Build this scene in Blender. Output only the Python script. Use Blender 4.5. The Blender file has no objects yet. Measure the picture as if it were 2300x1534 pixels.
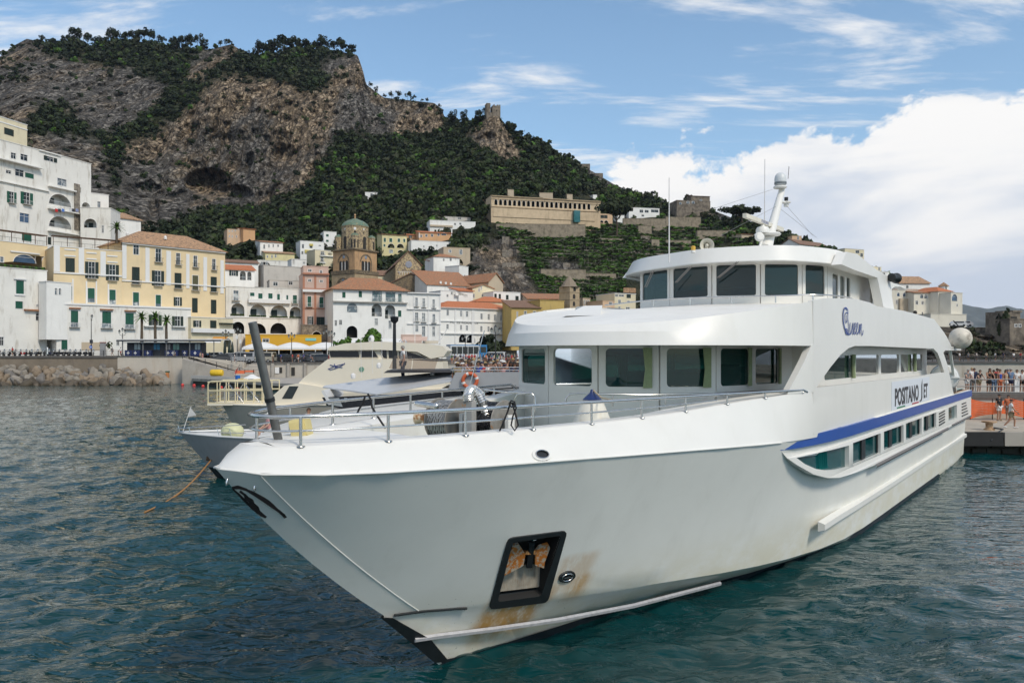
import bpy,bmesh,math,random
import numpy as np
from mathutils import Vector,Matrix,noise
from mathutils.geometry import tessellate_polygon
random.seed(7);rng=np.random.default_rng(7)
S=bpy.context.scene;COL=S.collection
R=math.radians
# ------------------------------------------------------------------ camera
F=28/36*2300;HZ=790.0;EYE=6.0
cam=bpy.data.cameras.new('camera');cam.lens=28;cam.sensor_width=36
cam.shift_y=(HZ-767)/2300;cam.clip_start=.1;cam.clip_end=40000
co=bpy.data.objects.new('camera',cam);COL.objects.link(co)
co.location=(0,0,EYE);co.rotation_euler=(R(90),0,0);S.camera=co
# ------------------------------------------------------------------ exposure, sky, sun
S.view_settings.view_transform='Standard';S.view_settings.look='None'
S.view_settings.gamma=1;S.view_settings.use_curve_mapping=False
S.view_settings.exposure=0.43
S.cycles.max_bounces=8;S.cycles.transparent_max_bounces=8;S.cycles.caustics_reflective=False;S.cycles.caustics_refractive=False
SUN_EL,SUN_AZ=R(44),R(140)
W=bpy.data.worlds.new('World');S.world=W;W.use_nodes=True
def world():
 nt=W.node_tree;N=nt.nodes;L=nt.links;N.clear()
 def n(t,**k):
  o=N.new(t)
  for a,b in k.items():setattr(o,a,b)
  return o
 def val(sock,v):
  if isinstance(v,(int,float)):sock.default_value=v
  else:L.new(v,sock)
 def m(op,a,b=0.,c=None,clamp=False):
  o=n('ShaderNodeMath',operation=op,use_clamp=clamp);val(o.inputs[0],a);val(o.inputs[1],b)
  if c is not None:val(o.inputs[2],c)
  return o.outputs[0]
 def sstep(x,a,b):
  o=n('ShaderNodeMapRange',interpolation_type='SMOOTHSTEP');val(o.inputs[0],x);o.inputs[1].default_value=a;o.inputs[2].default_value=b
  return o.outputs[0]
 out=n('ShaderNodeOutputWorld');sky=n('ShaderNodeTexSky',sky_type='NISHITA')
 sky.sun_disc=False;sky.sun_elevation=SUN_EL;sky.sun_rotation=SUN_AZ;sky.altitude=0;sky.air_density=1.0;sky.dust_density=.6;sky.ozone_density=1.3
 tc=n('ShaderNodeTexCoord');sp=n('ShaderNodeSeparateXYZ');L.new(tc.outputs['Generated'],sp.inputs[0])
 X,Y,Z=sp.outputs
 az=m('ARCTAN2',X,Y)
 hyp=m('SQRT',m('ADD',m('MULTIPLY',X,X),m('MULTIPLY',Y,Y)))
 el=m('ARCTAN2',Z,hyp)
 zc=m('ADD',m('MAXIMUM',Z,0.0),.12)
 cv=n('ShaderNodeCombineXYZ');L.new(m('DIVIDE',X,zc),cv.inputs[0]);L.new(m('DIVIDE',Y,zc),cv.inputs[1])
 def fbm(vec,scale,detail,rough,sc=(1,1,1),rot=0.,off=(0,0,0),dist=0.):
  mp=n('ShaderNodeMapping');mp.inputs['Scale'].default_value=sc;mp.inputs['Rotation'].default_value=(0,0,rot);mp.inputs['Location'].default_value=off
  L.new(vec,mp.inputs[0]);t=n('ShaderNodeTexNoise');t.inputs['Scale'].default_value=scale;t.inputs['Detail'].default_value=detail
  t.inputs['Roughness'].default_value=rough;t.inputs['Distortion'].default_value=dist;L.new(mp.outputs[0],t.inputs[0]);return t.outputs[0]
 wisp=fbm(cv.outputs[0],1.35,8,.62,(.75,2.3,1),R(28),(3.1,1.7,0),.35)
 brk=fbm(cv.outputs[0],.8,3,.5,(1,1,1),0,(7.4,2.2,0))
 w=sstep(m('ADD',m('MULTIPLY',wisp,.72),m('MULTIPLY',brk,.42)),.535,.655)
 ce=n('ShaderNodeCombineXYZ');L.new(az,ce.inputs[0]);L.new(m('MULTIPLY',el,1.55),ce.inputs[1])
 puff=fbm(ce.outputs[0],6.5,10,.60,(1,1,1),0,(1.3,.4,0),.2)
 big=fbm(ce.outputs[0],1.5,2,.4,(1,1,1),0,(4.8,2.3,0))
 top=m('ADD',m('MULTIPLY',m('COSINE',m('ADD',m('MULTIPLY',az,2.0),-1.2)),.18),.10)
 top=m('ADD',top,m('MULTIPLY',m('SUBTRACT',puff,.5),.30))
 top=m('ADD',top,m('MULTIPLY',m('SUBTRACT',big,.5),.10))
 c=sstep(m('SUBTRACT',top,el),-.003,.014)
 shade=fbm(ce.outputs[0],4.2,6,.55,(.8,1.9,1),R(-12),(9.2,3.3,0),.3)
 low=sstep(el,.02,.21)
 g=m('MULTIPLY',sstep(m('ADD',shade,m('MULTIPLY',low,.16)),.47,.74),1.0)
 ccol=n('ShaderNodeMix',data_type='RGBA');L.new(g,ccol.inputs[0]);ccol.inputs[6].default_value=(5.0,5.5,6.3,1);ccol.inputs[7].default_value=(7.7,7.6,7.45,1)
 blue=n('ShaderNodeMix',data_type='RGBA',blend_type='MULTIPLY');blue.inputs[0].default_value=1;L.new(sky.outputs[0],blue.inputs[6]);blue.inputs[7].default_value=(.84,1.13,1.24,1)
 haze=n('ShaderNodeMix',data_type='RGBA');hz=m('MULTIPLY',sstep(el,.75,.0),.34);L.new(hz,haze.inputs[0]);L.new(blue.outputs[2],haze.inputs[6]);haze.inputs[7].default_value=(4.6,5.7,6.6,1)
 m1=n('ShaderNodeMix',data_type='RGBA');L.new(m('MULTIPLY',w,.9),m1.inputs[0]);L.new(haze.outputs[2],m1.inputs[6]);m1.inputs[7].default_value=(7.6,7.5,7.35,1)
 m2=n('ShaderNodeMix',data_type='RGBA');L.new(c,m2.inputs[0]);L.new(m1.outputs[2],m2.inputs[6]);L.new(ccol.outputs[2],m2.inputs[7])
 bg=n('ShaderNodeBackground');bg.inputs[1].default_value=.1;L.new(m2.outputs[2],bg.inputs[0]);L.new(bg.outputs[0],out.inputs[0])
world()
sl=bpy.data.lights.new('sun','SUN');sl.energy=1.75;sl.angle=R(12);sl.color=(1,.90,.76)
so=bpy.data.objects.new('sun',sl);COL.objects.link(so)
so.rotation_euler=Vector((-math.sin(SUN_AZ)*math.cos(SUN_EL),-math.cos(SUN_AZ)*math.cos(SUN_EL),-math.sin(SUN_EL))).to_track_quat('-Z','Y').to_euler()
# ------------------------------------------------------------------ helpers
def P(x,y,Y):return Vector(((x-1150)/F*Y,Y,EYE-(y-HZ)/F*Y))
def lerp(a,b,t):return a+(b-a)*t
def interp(tab):
 xs=[q[0]for q in tab];ys=[q[1]for q in tab]
 return lambda s:float(np.interp(s,xs,ys))
def tag(o,label=None,cat=None,group=None,kind=None):
 for k,v in(('label',label),('category',cat),('group',group),('kind',kind)):
  if v:o[k]=v
 return o
def thing(name,label,cat,loc=(0,0,0),rz=0,group=None):
 o=bpy.data.objects.new(name,None);COL.objects.link(o);o.location=loc;o.rotation_euler=(0,0,rz);o.empty_display_size=.2
 return tag(o,label,cat,group)
def link(name,me,parent=None,loc=None):
 o=bpy.data.objects.new(name,me);COL.objects.link(o)
 if parent is not None:o.parent=parent
 if loc is not None:o.location=loc
 return o
CH={}
def dup(o,loc=None,rz=None,label=None,parent=None):
 c=o.copy();COL.objects.link(c)
 if parent is not None:c.parent=parent
 if loc is not None:c.location=loc
 if rz is not None:c.rotation_euler=(0,0,rz)
 if label:c['label']=label
 for k in CH.get(o.name)or list(o.children):dup(k,parent=c)
 return c
class MB:
 def __init__(s):s.v=[];s.f=[];s.mi=[];s.m=0
 def add(s,vs,fs):
  b=len(s.v);s.v+=[tuple(q)for q in vs];s.f+=[tuple(b+i for i in f)for f in fs];s.mi+=[s.m]*len(fs);return s
 def box(s,x0,x1,y0,y1,z0,z1):
  return s.add([(x0,y0,z0),(x1,y0,z0),(x1,y1,z0),(x0,y1,z0),(x0,y0,z1),(x1,y0,z1),(x1,y1,z1),(x0,y1,z1)],[(3,2,1,0),(4,5,6,7),(0,1,5,4),(1,2,6,5),(2,3,7,6),(3,0,4,7)])
 def hexa(s,q):return s.add(q,[(3,2,1,0),(4,5,6,7),(0,1,5,4),(1,2,6,5),(2,3,7,6),(3,0,4,7)])
 def bar(s,a,b,w,h=None):
  a=Vector(a);b=Vector(b);d=(b-a).normalized();h=h or w
  u=d.cross(Vector((0,0,1)));u=u.normalized()if u.length>1e-4 else Vector((1,0,0));k=u.cross(d)
  u*=w/2;k*=h/2
  return s.hexa([a-u-k,a+u-k,b+u-k,b-u-k,a-u+k,a+u+k,b+u+k,b-u+k])
 def grid(s,rows,closed=False):
  n=len(rows[0]);b=len(s.v)
  for r in rows:s.v+=[tuple(q)for q in r]
  for i in range(len(rows)-1):
   for j in range(n if closed else n-1):
    k=(j+1)%n;s.f.append((b+i*n+j,b+i*n+k,b+(i+1)*n+k,b+(i+1)*n+j));s.mi.append(s.m)
  return s
 def tube(s,path,r,n=8,caps=True,closed=False):
  path=[Vector(q)for q in path];rows=[];m=len(path)
  up=None
  for i,q in enumerate(path):
   a=path[(i-1)%m]if(i or closed)else q;b=path[(i+1)%m]if(i<m-1 or closed)else q
   d=(b-a).normalized()
   if up is None:up=d.orthogonal().normalized()
   up=(up-d*up.dot(d)).normalized();sd=d.cross(up);rr=r[i]if isinstance(r,(list,tuple))else r
   rows.append([q+(up*math.cos(t)+sd*math.sin(t))*rr for t in[2*math.pi*k/n for k in range(n)]])
  if closed:rows.append(rows[0])
  b=len(s.v);s.grid(rows,True)
  if caps and not closed:
   s.f.append(tuple(b+k for k in range(n))[::-1]);e=b+(m-1)*n;s.f.append(tuple(e+k for k in range(n)));s.mi+=[s.m]*2
  return s
 def lathe(s,prof,n=16,c=(0,0,0),ax=None):
  M=Vector((0,0,1)).rotation_difference(Vector(ax)).to_matrix()if ax else Matrix.Identity(3);c=Vector(c)
  s.grid([[c+M@Vector((r*math.cos(t),r*math.sin(t),z))for t in[2*math.pi*k/n for k in range(n)]]for r,z in prof],True);return s
 def prism(s,poly,vec):
  n=len(poly);vec=Vector(vec);a=[Vector(q)for q in poly]
  return s.add(a+[q+vec for q in a],[tuple(range(n))[::-1],tuple(range(n,2*n))]+[(i,(i+1)%n,n+(i+1)%n,n+i)for i in range(n)])
 def plate(s,outer,holes,to,th):
  """flat polygon with holes; to(u, v, d) places it, th is the thickness (d from 0 to th)"""
  loops=[outer]+list(holes);tri=tessellate_polygon([[Vector((u,v,0))for u,v in l]for l in loops]);pts=[q for l in loops for q in l];n=len(pts)
  vs=[to(u,v,0)for u,v in pts]+[to(u,v,th)for u,v in pts];fs=[]
  for t in tri:fs.append(tuple(t));fs.append(tuple(n+i for i in reversed(t)))
  o=0
  for l in loops:
   k=len(l);fs+=[(o+i,o+(i+1)%k,n+o+(i+1)%k,n+o+i)for i in range(k)];o+=k
  return s.add(vs,fs)
 def build(s,name,mat,parent=None,smooth=None,recalc=True):
  me=bpy.data.meshes.new(name);me.from_pydata(s.v,[],s.f)
  for q in(mat if isinstance(mat,(list,tuple))else[mat]):me.materials.append(q)
  if isinstance(mat,(list,tuple)):me.polygons.foreach_set('material_index',s.mi)
  if recalc:
   bm=bmesh.new();bm.from_mesh(me);bmesh.ops.remove_doubles(bm,verts=bm.verts,dist=1e-4);bmesh.ops.recalc_face_normals(bm,faces=bm.faces);bm.to_mesh(me);bm.free()
  if smooth:
   me.polygons.foreach_set('use_smooth',[True]*len(me.polygons));me.set_sharp_from_angle(angle=R(smooth))
  me.update();return link(name,me,parent)
def arc(c,r,a0,a1,n,rz=None):
 rz=rz or r
 return[(c[0]+r*math.cos(R(lerp(a0,a1,i/n))),c[1]+rz*math.sin(R(lerp(a0,a1,i/n))))for i in range(n+1)]
def rrect(u0,u1,v0,v1,r=.08,n=3):
 return arc((u1-r,v0+r),r,-90,0,n)+arc((u1-r,v1-r),r,0,90,n)+arc((u0+r,v1-r),r,90,180,n)+arc((u0+r,v0+r),r,180,270,n)
def archpoly(u0,u1,v0,v1,n=8,k=1.0):
 """opening with a round head whose crown is at v1"""
 r=(u1-u0)/2;h=min(r*k,v1-v0);return[(u0,v0),(u1,v0)]+arc(((u0+u1)/2,v1-h),r,0,180,n,h)
 # ------------------------------------------------------------------ materials
MATS={}
def mat(name,col,rough=.6,metal=0.,var=.12,scale=3.,bump=0.,bscale=30.,stain=None,stains=.5,sscale=(1,1,.25),col2=None,c2=(.5,.62),spec=.5,emit=None):
 """procedural surface: base colour with noise variation, optional second colour by noise, streaky stains, relief"""
 if name in MATS:return MATS[name]
 m=bpy.data.materials.new(name);m.use_nodes=True;N=m.node_tree.nodes;L=m.node_tree.links;b=N['Principled BSDF']
 b.inputs['Roughness'].default_value=rough;b.inputs['Metallic'].default_value=metal;b.inputs['Specular IOR Level'].default_value=spec
 tc=N.new('ShaderNodeTexCoord')
 def noi(sc,det=4,r=.6,vec=None):
  t=N.new('ShaderNodeTexNoise');t.inputs['Scale'].default_value=sc;t.inputs['Detail'].default_value=det;t.inputs['Roughness'].default_value=r;L.new(vec or tc.outputs['Object'],t.inputs[0]);return t.outputs[0]
 def mix(f,a,c,bl='MIX'):
  x=N.new('ShaderNodeMix');x.data_type='RGBA';x.blend_type=bl
  for i,v in((0,f),(6,a),(7,c)):
   if isinstance(v,(int,float)):x.inputs[i].default_value=v
   elif isinstance(v,tuple):x.inputs[i].default_value=(*v,1)[:4]
   else:L.new(v,x.inputs[i])
  return x.outputs[2]
 def step(v,a,c):
  x=N.new('ShaderNodeMapRange');x.interpolation_type='SMOOTHSTEP';L.new(v,x.inputs[0]);x.inputs[1].default_value=a;x.inputs[2].default_value=c;return x.outputs[0]
 c=tuple(col)
 if col2:c=mix(step(noi(scale*.8,6,.65),*c2),c,tuple(col2))
 if stain:
  mp=N.new('ShaderNodeMapping');mp.inputs['Scale'].default_value=sscale;L.new(tc.outputs['Object'],mp.inputs[0])
  q=step(noi(scale*1.3,7,.68,mp.outputs[0]),.5,.74);x=N.new('ShaderNodeMath');x.operation='MULTIPLY';L.new(q,x.inputs[0]);x.inputs[1].default_value=stains;c=mix(x.outputs[0],c,tuple(stain))
 if var:
  r=N.new('ShaderNodeMapRange');L.new(noi(scale,5),r.inputs[0]);r.inputs[1].default_value=.25;r.inputs[2].default_value=.75;r.inputs[3].default_value=1-var;r.inputs[4].default_value=1+var
  g=N.new('ShaderNodeCombineXYZ')
  for i in range(3):L.new(r.outputs[0],g.inputs[i])
  c=mix(1.,c,g.outputs[0],'MULTIPLY')
 if isinstance(c,tuple):b.inputs['Base Color'].default_value=(*c,1)
 else:L.new(c,b.inputs['Base Color'])
 if bump:
  bp=N.new('ShaderNodeBump');bp.inputs['Strength'].default_value=bump;bp.inputs['Distance'].default_value=.05;L.new(noi(bscale,5),bp.inputs['Height']);L.new(bp.outputs[0],b.inputs['Normal'])
 if emit:b.inputs['Emission Color'].default_value=(*emit,1);b.inputs['Emission Strength'].default_value=1
 MATS[name]=m;return m
def glass(name,tint,clear=.6,rough=.02):
 """tinted pane: partly see-through, with a mirror reflection that grows at grazing angles"""
 if name in MATS:return MATS[name]
 m=bpy.data.materials.new(name);m.use_nodes=True;N=m.node_tree.nodes;L=m.node_tree.links;N.remove(N['Principled BSDF']);o=N['Material Output']
 t=N.new('ShaderNodeBsdfTransparent');t.inputs[0].default_value=(*[q*clear for q in tint],1)
 d=N.new('ShaderNodeBsdfDiffuse');d.inputs[0].default_value=(*[q*.06 for q in tint],1)
 g=N.new('ShaderNodeBsdfGlossy');g.inputs[1].default_value=rough;g.inputs[0].default_value=(.9,.95,.95,1)
 f=N.new('ShaderNodeFresnel');f.inputs[0].default_value=1.5;a=N.new('ShaderNodeAddShader');x=N.new('ShaderNodeMixShader')
 L.new(t.outputs[0],a.inputs[0]);L.new(d.outputs[0],a.inputs[1]);L.new(f.outputs[0],x.inputs[0]);L.new(a.outputs[0],x.inputs[1]);L.new(g.outputs[0],x.inputs[2]);L.new(x.outputs[0],o.inputs[0])
 MATS[name]=m;return m
DARKGLASS=mat('dark_glass',(.012,.022,.025),.04,var=.2,scale=.8,spec=.6)
STEEL=mat('stainless_steel',(.62,.61,.59),.22,1.,var=.1,scale=8)
BLACK=mat('black_paint',(.012,.014,.016),.45,var=.2)
def font(name,text,size,mt,parent=None,M=None,ext=.004,bold=0.,space=1.,align='CENTER',sx=1.):
 c=bpy.data.curves.new(name,'FONT');c.body=text;c.size=size;c.extrude=ext;c.offset=bold;c.space_character=space;c.align_x=align;c.align_y='CENTER';c.resolution_u=3
 t=bpy.data.objects.new(name,c);COL.objects.link(t);bpy.context.view_layer.update()
 me=bpy.data.meshes.new_from_object(t.evaluated_get(bpy.context.evaluated_depsgraph_get()));bpy.data.objects.remove(t);me.materials.clear();me.materials.append(mt)
 o=link(name,me,parent)
 if M is not None:o.matrix_local=M@Matrix.Diagonal((sx,1,1,1))
 return o
def _hash(i,j,k,seed):
 h=(i*374761393+j*668265263+k*2147483647+seed*1442695041)&0xffffffff;h=((h^(h>>13))*1274126177)&0xffffffff
 return((h^(h>>16))&0xffff)/65535.
def vnoise(p,seed=0):
 p=np.asarray(p,float);f=np.floor(p).astype(np.int64);t=p-f;t=t*t*(3-2*t);o=0
 for a in(0,1):
  for b in(0,1):
   for c in(0,1):o=o+_hash(f[...,0]+a,f[...,1]+b,f[...,2]+c,seed)*(t[...,0]if a else 1-t[...,0])*(t[...,1]if b else 1-t[...,1])*(t[...,2]if c else 1-t[...,2])
 return o
def fbm(p,octaves=4,seed=0,gain=.5,ridge=False):
 o=0;a=1;tot=0;p=np.asarray(p,float)
 for k in range(octaves):
  n=vnoise(p*2**k,seed+k)
  if ridge:n=1-np.abs(2*n-1)
  o=o+a*n;tot+=a;a*=gain
 return o/tot
def npmesh(name,v,q,mt,smooth=False,attrs=()):
 """mesh from arrays: v (n, 3), q (m, 3 or 4)"""
 me=bpy.data.meshes.new(name);v=np.asarray(v,np.float32);q=np.asarray(q,np.int32);k=q.shape[1]
 me.vertices.add(len(v));me.vertices.foreach_set('co',v.ravel());me.loops.add(q.size);me.loops.foreach_set('vertex_index',q.ravel())
 me.polygons.add(len(q));me.polygons.foreach_set('loop_start',np.arange(0,q.size,k,dtype=np.int32));me.polygons.foreach_set('loop_total',np.full(len(q),k,np.int32))
 if smooth:me.polygons.foreach_set('use_smooth',np.ones(len(q),bool))
 me.update(calc_edges=True);me.materials.append(mt)
 for nm,arr in attrs:a=me.attributes.new(nm,'FLOAT','POINT');a.data.foreach_set('value',np.asarray(arr,np.float32))
 return me
def gridq(n,m,wrap=False):
 i=np.arange(n-1)[:,None]*m+np.arange(m-1)[None,:];return np.stack([i,i+1,i+m+1,i+m],-1).reshape(-1,4)
def inpoly(x,y,poly):
 x=np.asarray(x,float);y=np.asarray(y,float);r=np.zeros(x.shape,bool);n=len(poly)
 for i in range(n):
  x0,y0=poly[i];x1,y1=poly[(i+1)%n]
  if y0==y1:continue
  c=((y0>y)!=(y1>y))&(x<(x1-x0)*(y-y0)/(y1-y0)+x0);r^=c
 return r
 # ------------------------------------------------------------------ sea
def sea():
 m=bpy.data.materials.new('sea_water');m.use_nodes=True;N=m.node_tree.nodes;L=m.node_tree.links;b=N['Principled BSDF']
 b.inputs['Base Color'].default_value=(.002,.036,.039,1);b.inputs['Roughness'].default_value=.015;b.inputs['IOR'].default_value=1.333;b.inputs['Specular IOR Level'].default_value=.52
 tc=N.new('ShaderNodeTexCoord')
 def noi(sc,scale,det,rot=0.):
  mp=N.new('ShaderNodeMapping');mp.inputs['Scale'].default_value=sc;mp.inputs['Rotation'].default_value=(0,0,rot);L.new(tc.outputs['Object'],mp.inputs[0]);t=N.new('ShaderNodeTexNoise');t.inputs['Scale'].default_value=scale;t.inputs['Detail'].default_value=det;t.inputs['Roughness'].default_value=.55;t.inputs['Distortion'].default_value=.6;L.new(mp.outputs[0],t.inputs[0]);return t.outputs[0]
 def bump(h,st,dist,nrm=None):
  x=N.new('ShaderNodeBump');x.inputs['Strength'].default_value=st;x.inputs['Distance'].default_value=dist;L.new(h,x.inputs['Height'])
  if nrm is not None:L.new(nrm,x.inputs['Normal'])
  return x.outputs[0]
 n1=bump(noi((1,2.3,1),1.1,2,R(14)),.5,.16);n2=bump(noi((1,1.9,1),3.0,1.5,R(-16)),.22,.045,n1);L.new(n2,b.inputs['Normal'])
 ys=np.concatenate([np.geomspace(3,190,600),np.geomspace(205,16000,30)]);us=np.concatenate([np.linspace(-3.2,-.95,30)[:-1],np.linspace(-.95,.95,520),np.linspace(.95,3.2,30)[1:]])
 Y,U=np.meshgrid(ys,us,indexing='ij');X=U*np.maximum(Y,9);Z=np.zeros_like(X);far=np.clip(1-Y/190,0,1)**.6
 def n2d(sx,sy,ang,seed):c,s=math.cos(ang),math.sin(ang);return vnoise(np.stack([(X*c+Y*s)*sx,(-X*s+Y*c)*sy,np.zeros_like(X)],-1),seed)-.5
 Z+=.20*n2d(.33,.5,.3,1)+.19*n2d(.8,1.15,-.25,2)+.115*n2d(1.8,2.3,.2,3)+.048*n2d(3.5,3.9,-.3,4)
 Z*=far*(.75+.5*(vnoise(np.stack([X*.06,Y*.06,0*X],-1),9)))
 Z*=1-.88*np.clip(1.35-np.sqrt(((X-20)/10)**2+((Y-27)/17)**2),0,1)
 me=npmesh('sea',np.stack([X,Y,Z],-1).reshape(-1,3),gridq(*X.shape),m,True);tag(link('sea',me),kind='structure')
 me2=npmesh('sea',[(-16000,-8000,-.05),(16000,-8000,-.05),(16000,3.2,-.05),(-16000,3.2,-.05)],[(0,1,2,3)],m);tag(link('sea',me2),kind='structure')
 bd=mat('sea_bed',(.02,.04,.04),1);tag(link('sea_bed',npmesh('sea_bed',[(-3000,-500,-9),(3000,-500,-9),(3000,160,-9),(-3000,160,-9)],[(0,1,2,3)],bd)),kind='structure')
sea()
# ------------------------------------------------------------------ mountain, cliffs, woods
KY=1.2
CREST=interp([(-700,330),(-400,250),(-150,150),(0,128),(30,104),(60,88),(100,96),(175,100),(230,105),(300,92),(400,108),(470,112),(520,100),(545,116),(560,130),(600,128),(640,118),(700,115),(770,118),(803,124),(815,158),(822,190),(862,220),(920,226),(975,232),(992,245),(1003,276),(1060,272),(1095,262),(1120,262),(1145,290),(1170,310),(1215,318),(1240,338),(1280,358),(1330,385),(1380,415),(1430,436),(1480,450),(1520,462),(1600,472),(1650,492),(1700,512),(1760,535),(1830,556),(1900,590),(1960,622),(2010,655),(2100,690),(2140,712),(2165,742)])
DP=[(-600,640,230),(-600,300,600),(-200,640,235),(-200,200,640),(0,640,240),(-600,790,260),(-300,790,255),(0,790,250),(0,450,400),(60,250,560),(0,130,720),(180,460,440),(220,300,570),(250,500,430),(300,520,420),(300,440,520),(320,300,600),(280,90,780),(400,500,500),(420,440,565),(470,415,580),(400,300,610),(500,200,640),(520,100,780),(560,560,350),(560,470,540),(600,420,580),(640,300,610),(640,200,640),(680,110,760),(760,400,565),(780,300,620),(800,130,740),(860,225,700),(820,500,460),(820,590,360),(900,400,560),(1000,280,680),(1000,460,470),(1000,390,560),(1110,262,620),(1100,340,580),(1150,370,575),(1120,410,530),(1220,330,640),(1220,425,545),(1220,480,480),(1220,512,455),(1200,560,395),(1150,600,345),(1080,600,330),(1120,690,280),(1220,690,290),(1300,620,350),(1300,400,650),(1320,500,470),(1400,425,660),(1400,480,560),(1400,530,440),(1400,620,360),(1400,700,300),(1500,470,560),(1560,470,560),(1600,490,520),(1600,560,440),(1600,700,300),(1750,545,430),(1750,700,300),(1850,560,400),(1950,640,360),(2050,690,330),(2150,740,320),(700,760,262),(300,760,245),(1000,760,262),(1500,770,280),(2000,770,300)]
ROCKS=[[(255,440),(262,380),(275,330),(335,300),(400,255),(470,185),(520,165),(570,178),(640,186),(700,205),(745,190),(720,150),(760,130),(808,122),(825,190),(865,222),(980,232),(1003,276),(985,300),(900,312),(830,312),(775,300),(745,335),(722,370),(700,402),(690,420),(640,442),(580,470),(500,470),(430,482),(385,510),(340,518),(310,505),(262,470)],[(-700,300),(-200,160),(0,126),(60,84),(105,120),(200,135),(260,150),(330,172),(390,182),(360,235),(310,275),(250,300),(185,290),(150,245),(90,235),(40,300),(-100,400),(-700,600)],[(430,135),(470,110),(520,96),(545,112),(500,150),(440,190),(400,200)],[(1038,318),(1062,292),(1095,262),(1122,262),(1142,300),(1170,340),(1168,370),(1140,378),(1112,350),(1085,332)],[(60,300),(150,300),(230,320),(255,380),(250,470),(200,480),(60,330)],[(1050,575),(1080,545),(1130,530),(1160,550),(1170,590),(1195,640),(1210,690),(1150,700),(1075,670),(1050,620)],[(1230,580),(1300,590),(1310,640),(1230,620)],[(1270,345),(1330,378),(1380,408),(1440,432),(1430,440),(1370,428),(1320,398)],[(1560,455),(1620,462),(1660,490),(1640,500),(1570,480)]]
def hills():
 pts=np.array(DP,float);p=pts[:,:2]/100;A=np.linalg.norm(p[:,None]-p[None],axis=-1);n=len(p)
 Mx=np.zeros((n+3,n+3));Mx[:n,:n]=A;Mx[:n,n]=1;Mx[:n,n+1:]=p;Mx[n:,:n]=Mx[:n,n:].T;w=np.linalg.solve(Mx,np.concatenate([pts[:,2],np.zeros(3)]))
 def depth(x,y):
  q=np.stack([x,y],-1)/100;d=np.linalg.norm(q[...,None,:]-p,axis=-1);return d@w[:n]+w[n]+q@w[n+1:]
 xs=np.arange(-640,2166,4.);nr=190;vs=np.linspace(0,1,nr);cr=np.array([CREST(x)for x in xs]);Xp=np.repeat(xs[None],nr,0);Yp=780+(cr[None]-780)*vs[:,None]
 D=np.concatenate([depth(Xp[i:i+20],Yp[i:i+20])for i in range(0,nr,20)]);D=np.maximum.accumulate(D,0)
 for cx,cy,rx,ry,k in((468,412,55,34,34),(345,478,14,34,26),(530,440,40,24,22),(595,450,30,22,14),(330,430,40,20,12),(640,345,30,22,9),(545,235,25,22,9)):
  rr=((Xp-cx)/rx)**2+((Yp-cy)/ry)**2;D=D+k*np.clip(1-rr,0,1)**.55
 rock=np.zeros_like(D)
 for q in ROCKS:rock=np.maximum(rock,inpoly(Xp,Yp,q))
 k=np.ones(7)/7
 for ax in(0,1):rock=np.apply_along_axis(lambda r:np.convolve(np.pad(r,3,mode='edge'),k,'valid'),ax,rock)
 def world(D):return np.stack([(Xp-1150)/F*D,D,EYE-(Yp-HZ)/F*D],-1)
 W0=world(D);c=np.array([1/44,1/130,1/56])
 n1=fbm(W0*c,5,3,.55,True)-.62;n2=fbm(W0*np.array([1/9,1/50,1/24]),4,11,.55,True)-.62;n3=fbm(W0*np.array([1/4.5,1/20,1/8]),3,21,.6)-.5;n4=fbm(W0/34,4,31)-.5
 rk=np.clip(rock+(n4*1.1)*(rock>.02)*(rock<.98),0,1);W1=W0.copy();am=np.clip((D-230)/120,.15,1)
 dr=(W0-np.array([0,0,EYE]));dr/=np.linalg.norm(dr,axis=-1,keepdims=True)
 W1-=dr*(am*(n1*lerp(8,34,rk)+n2*lerp(2,24,rk)+n3*lerp(1.5,9,rk)))[...,None]
 back=W1[-1].copy();b1=back+np.array([0,60,-25]);b2=back+np.array([0,300,-160]);V_=np.concatenate([W1,b1[None],b2[None]]);rk2=np.concatenate([rk,rk[-1:],rk[-1:]*0])
 m=bpy.data.materials.new('hillside');m.use_nodes=True;N=m.node_tree.nodes;L=m.node_tree.links;b=N['Principled BSDF'];b.inputs['Roughness'].default_value=.9;b.inputs['Specular IOR Level'].default_value=.2
 tc=N.new('ShaderNodeTexCoord')
 def noi(sc,scale,det,rough=.6):
  mp=N.new('ShaderNodeMapping');mp.inputs['Scale'].default_value=sc;L.new(tc.outputs['Object'],mp.inputs[0]);t=N.new('ShaderNodeTexNoise');t.inputs['Scale'].default_value=scale;t.inputs['Detail'].default_value=det;t.inputs['Roughness'].default_value=rough;t.inputs['Distortion'].default_value=.4;L.new(mp.outputs[0],t.inputs[0]);return t.outputs[0]
 def ramp(v,st):
  r=N.new('ShaderNodeValToRGB');L.new(v,r.inputs[0]);e=r.color_ramp.elements
  for i,(q,col)in enumerate(st):
   x=e[i]if i<2 else e.new(q);x.position=q;x.color=(*col,1)
  return r.outputs[0]
 def mix(f,a,c2):
  x=N.new('ShaderNodeMix');x.data_type='RGBA';L.new(f,x.inputs[0]);L.new(a,x.inputs[6]);L.new(c2,x.inputs[7]);return x.outputs[2]
 def step(v,a,c2):
  x=N.new('ShaderNodeMapRange');x.interpolation_type='SMOOTHSTEP';L.new(v,x.inputs[0]);x.inputs[1].default_value=a;x.inputs[2].default_value=c2;return x.outputs[0]
 grey=ramp(noi((1,.25,.7),.36,8,.72),[(.38,(.035,.032,.030)),(.64,(.40,.365,.32)),(.5,(.19,.172,.15))])
 tan=ramp(noi((1,.2,.4),.40,8,.72),[(.39,(.05,.042,.030)),(.62,(.62,.48,.33)),(.5,(.34,.255,.17))])
 wh=step(noi((1,.3,.6),.018,5),.46,.6)
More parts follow.
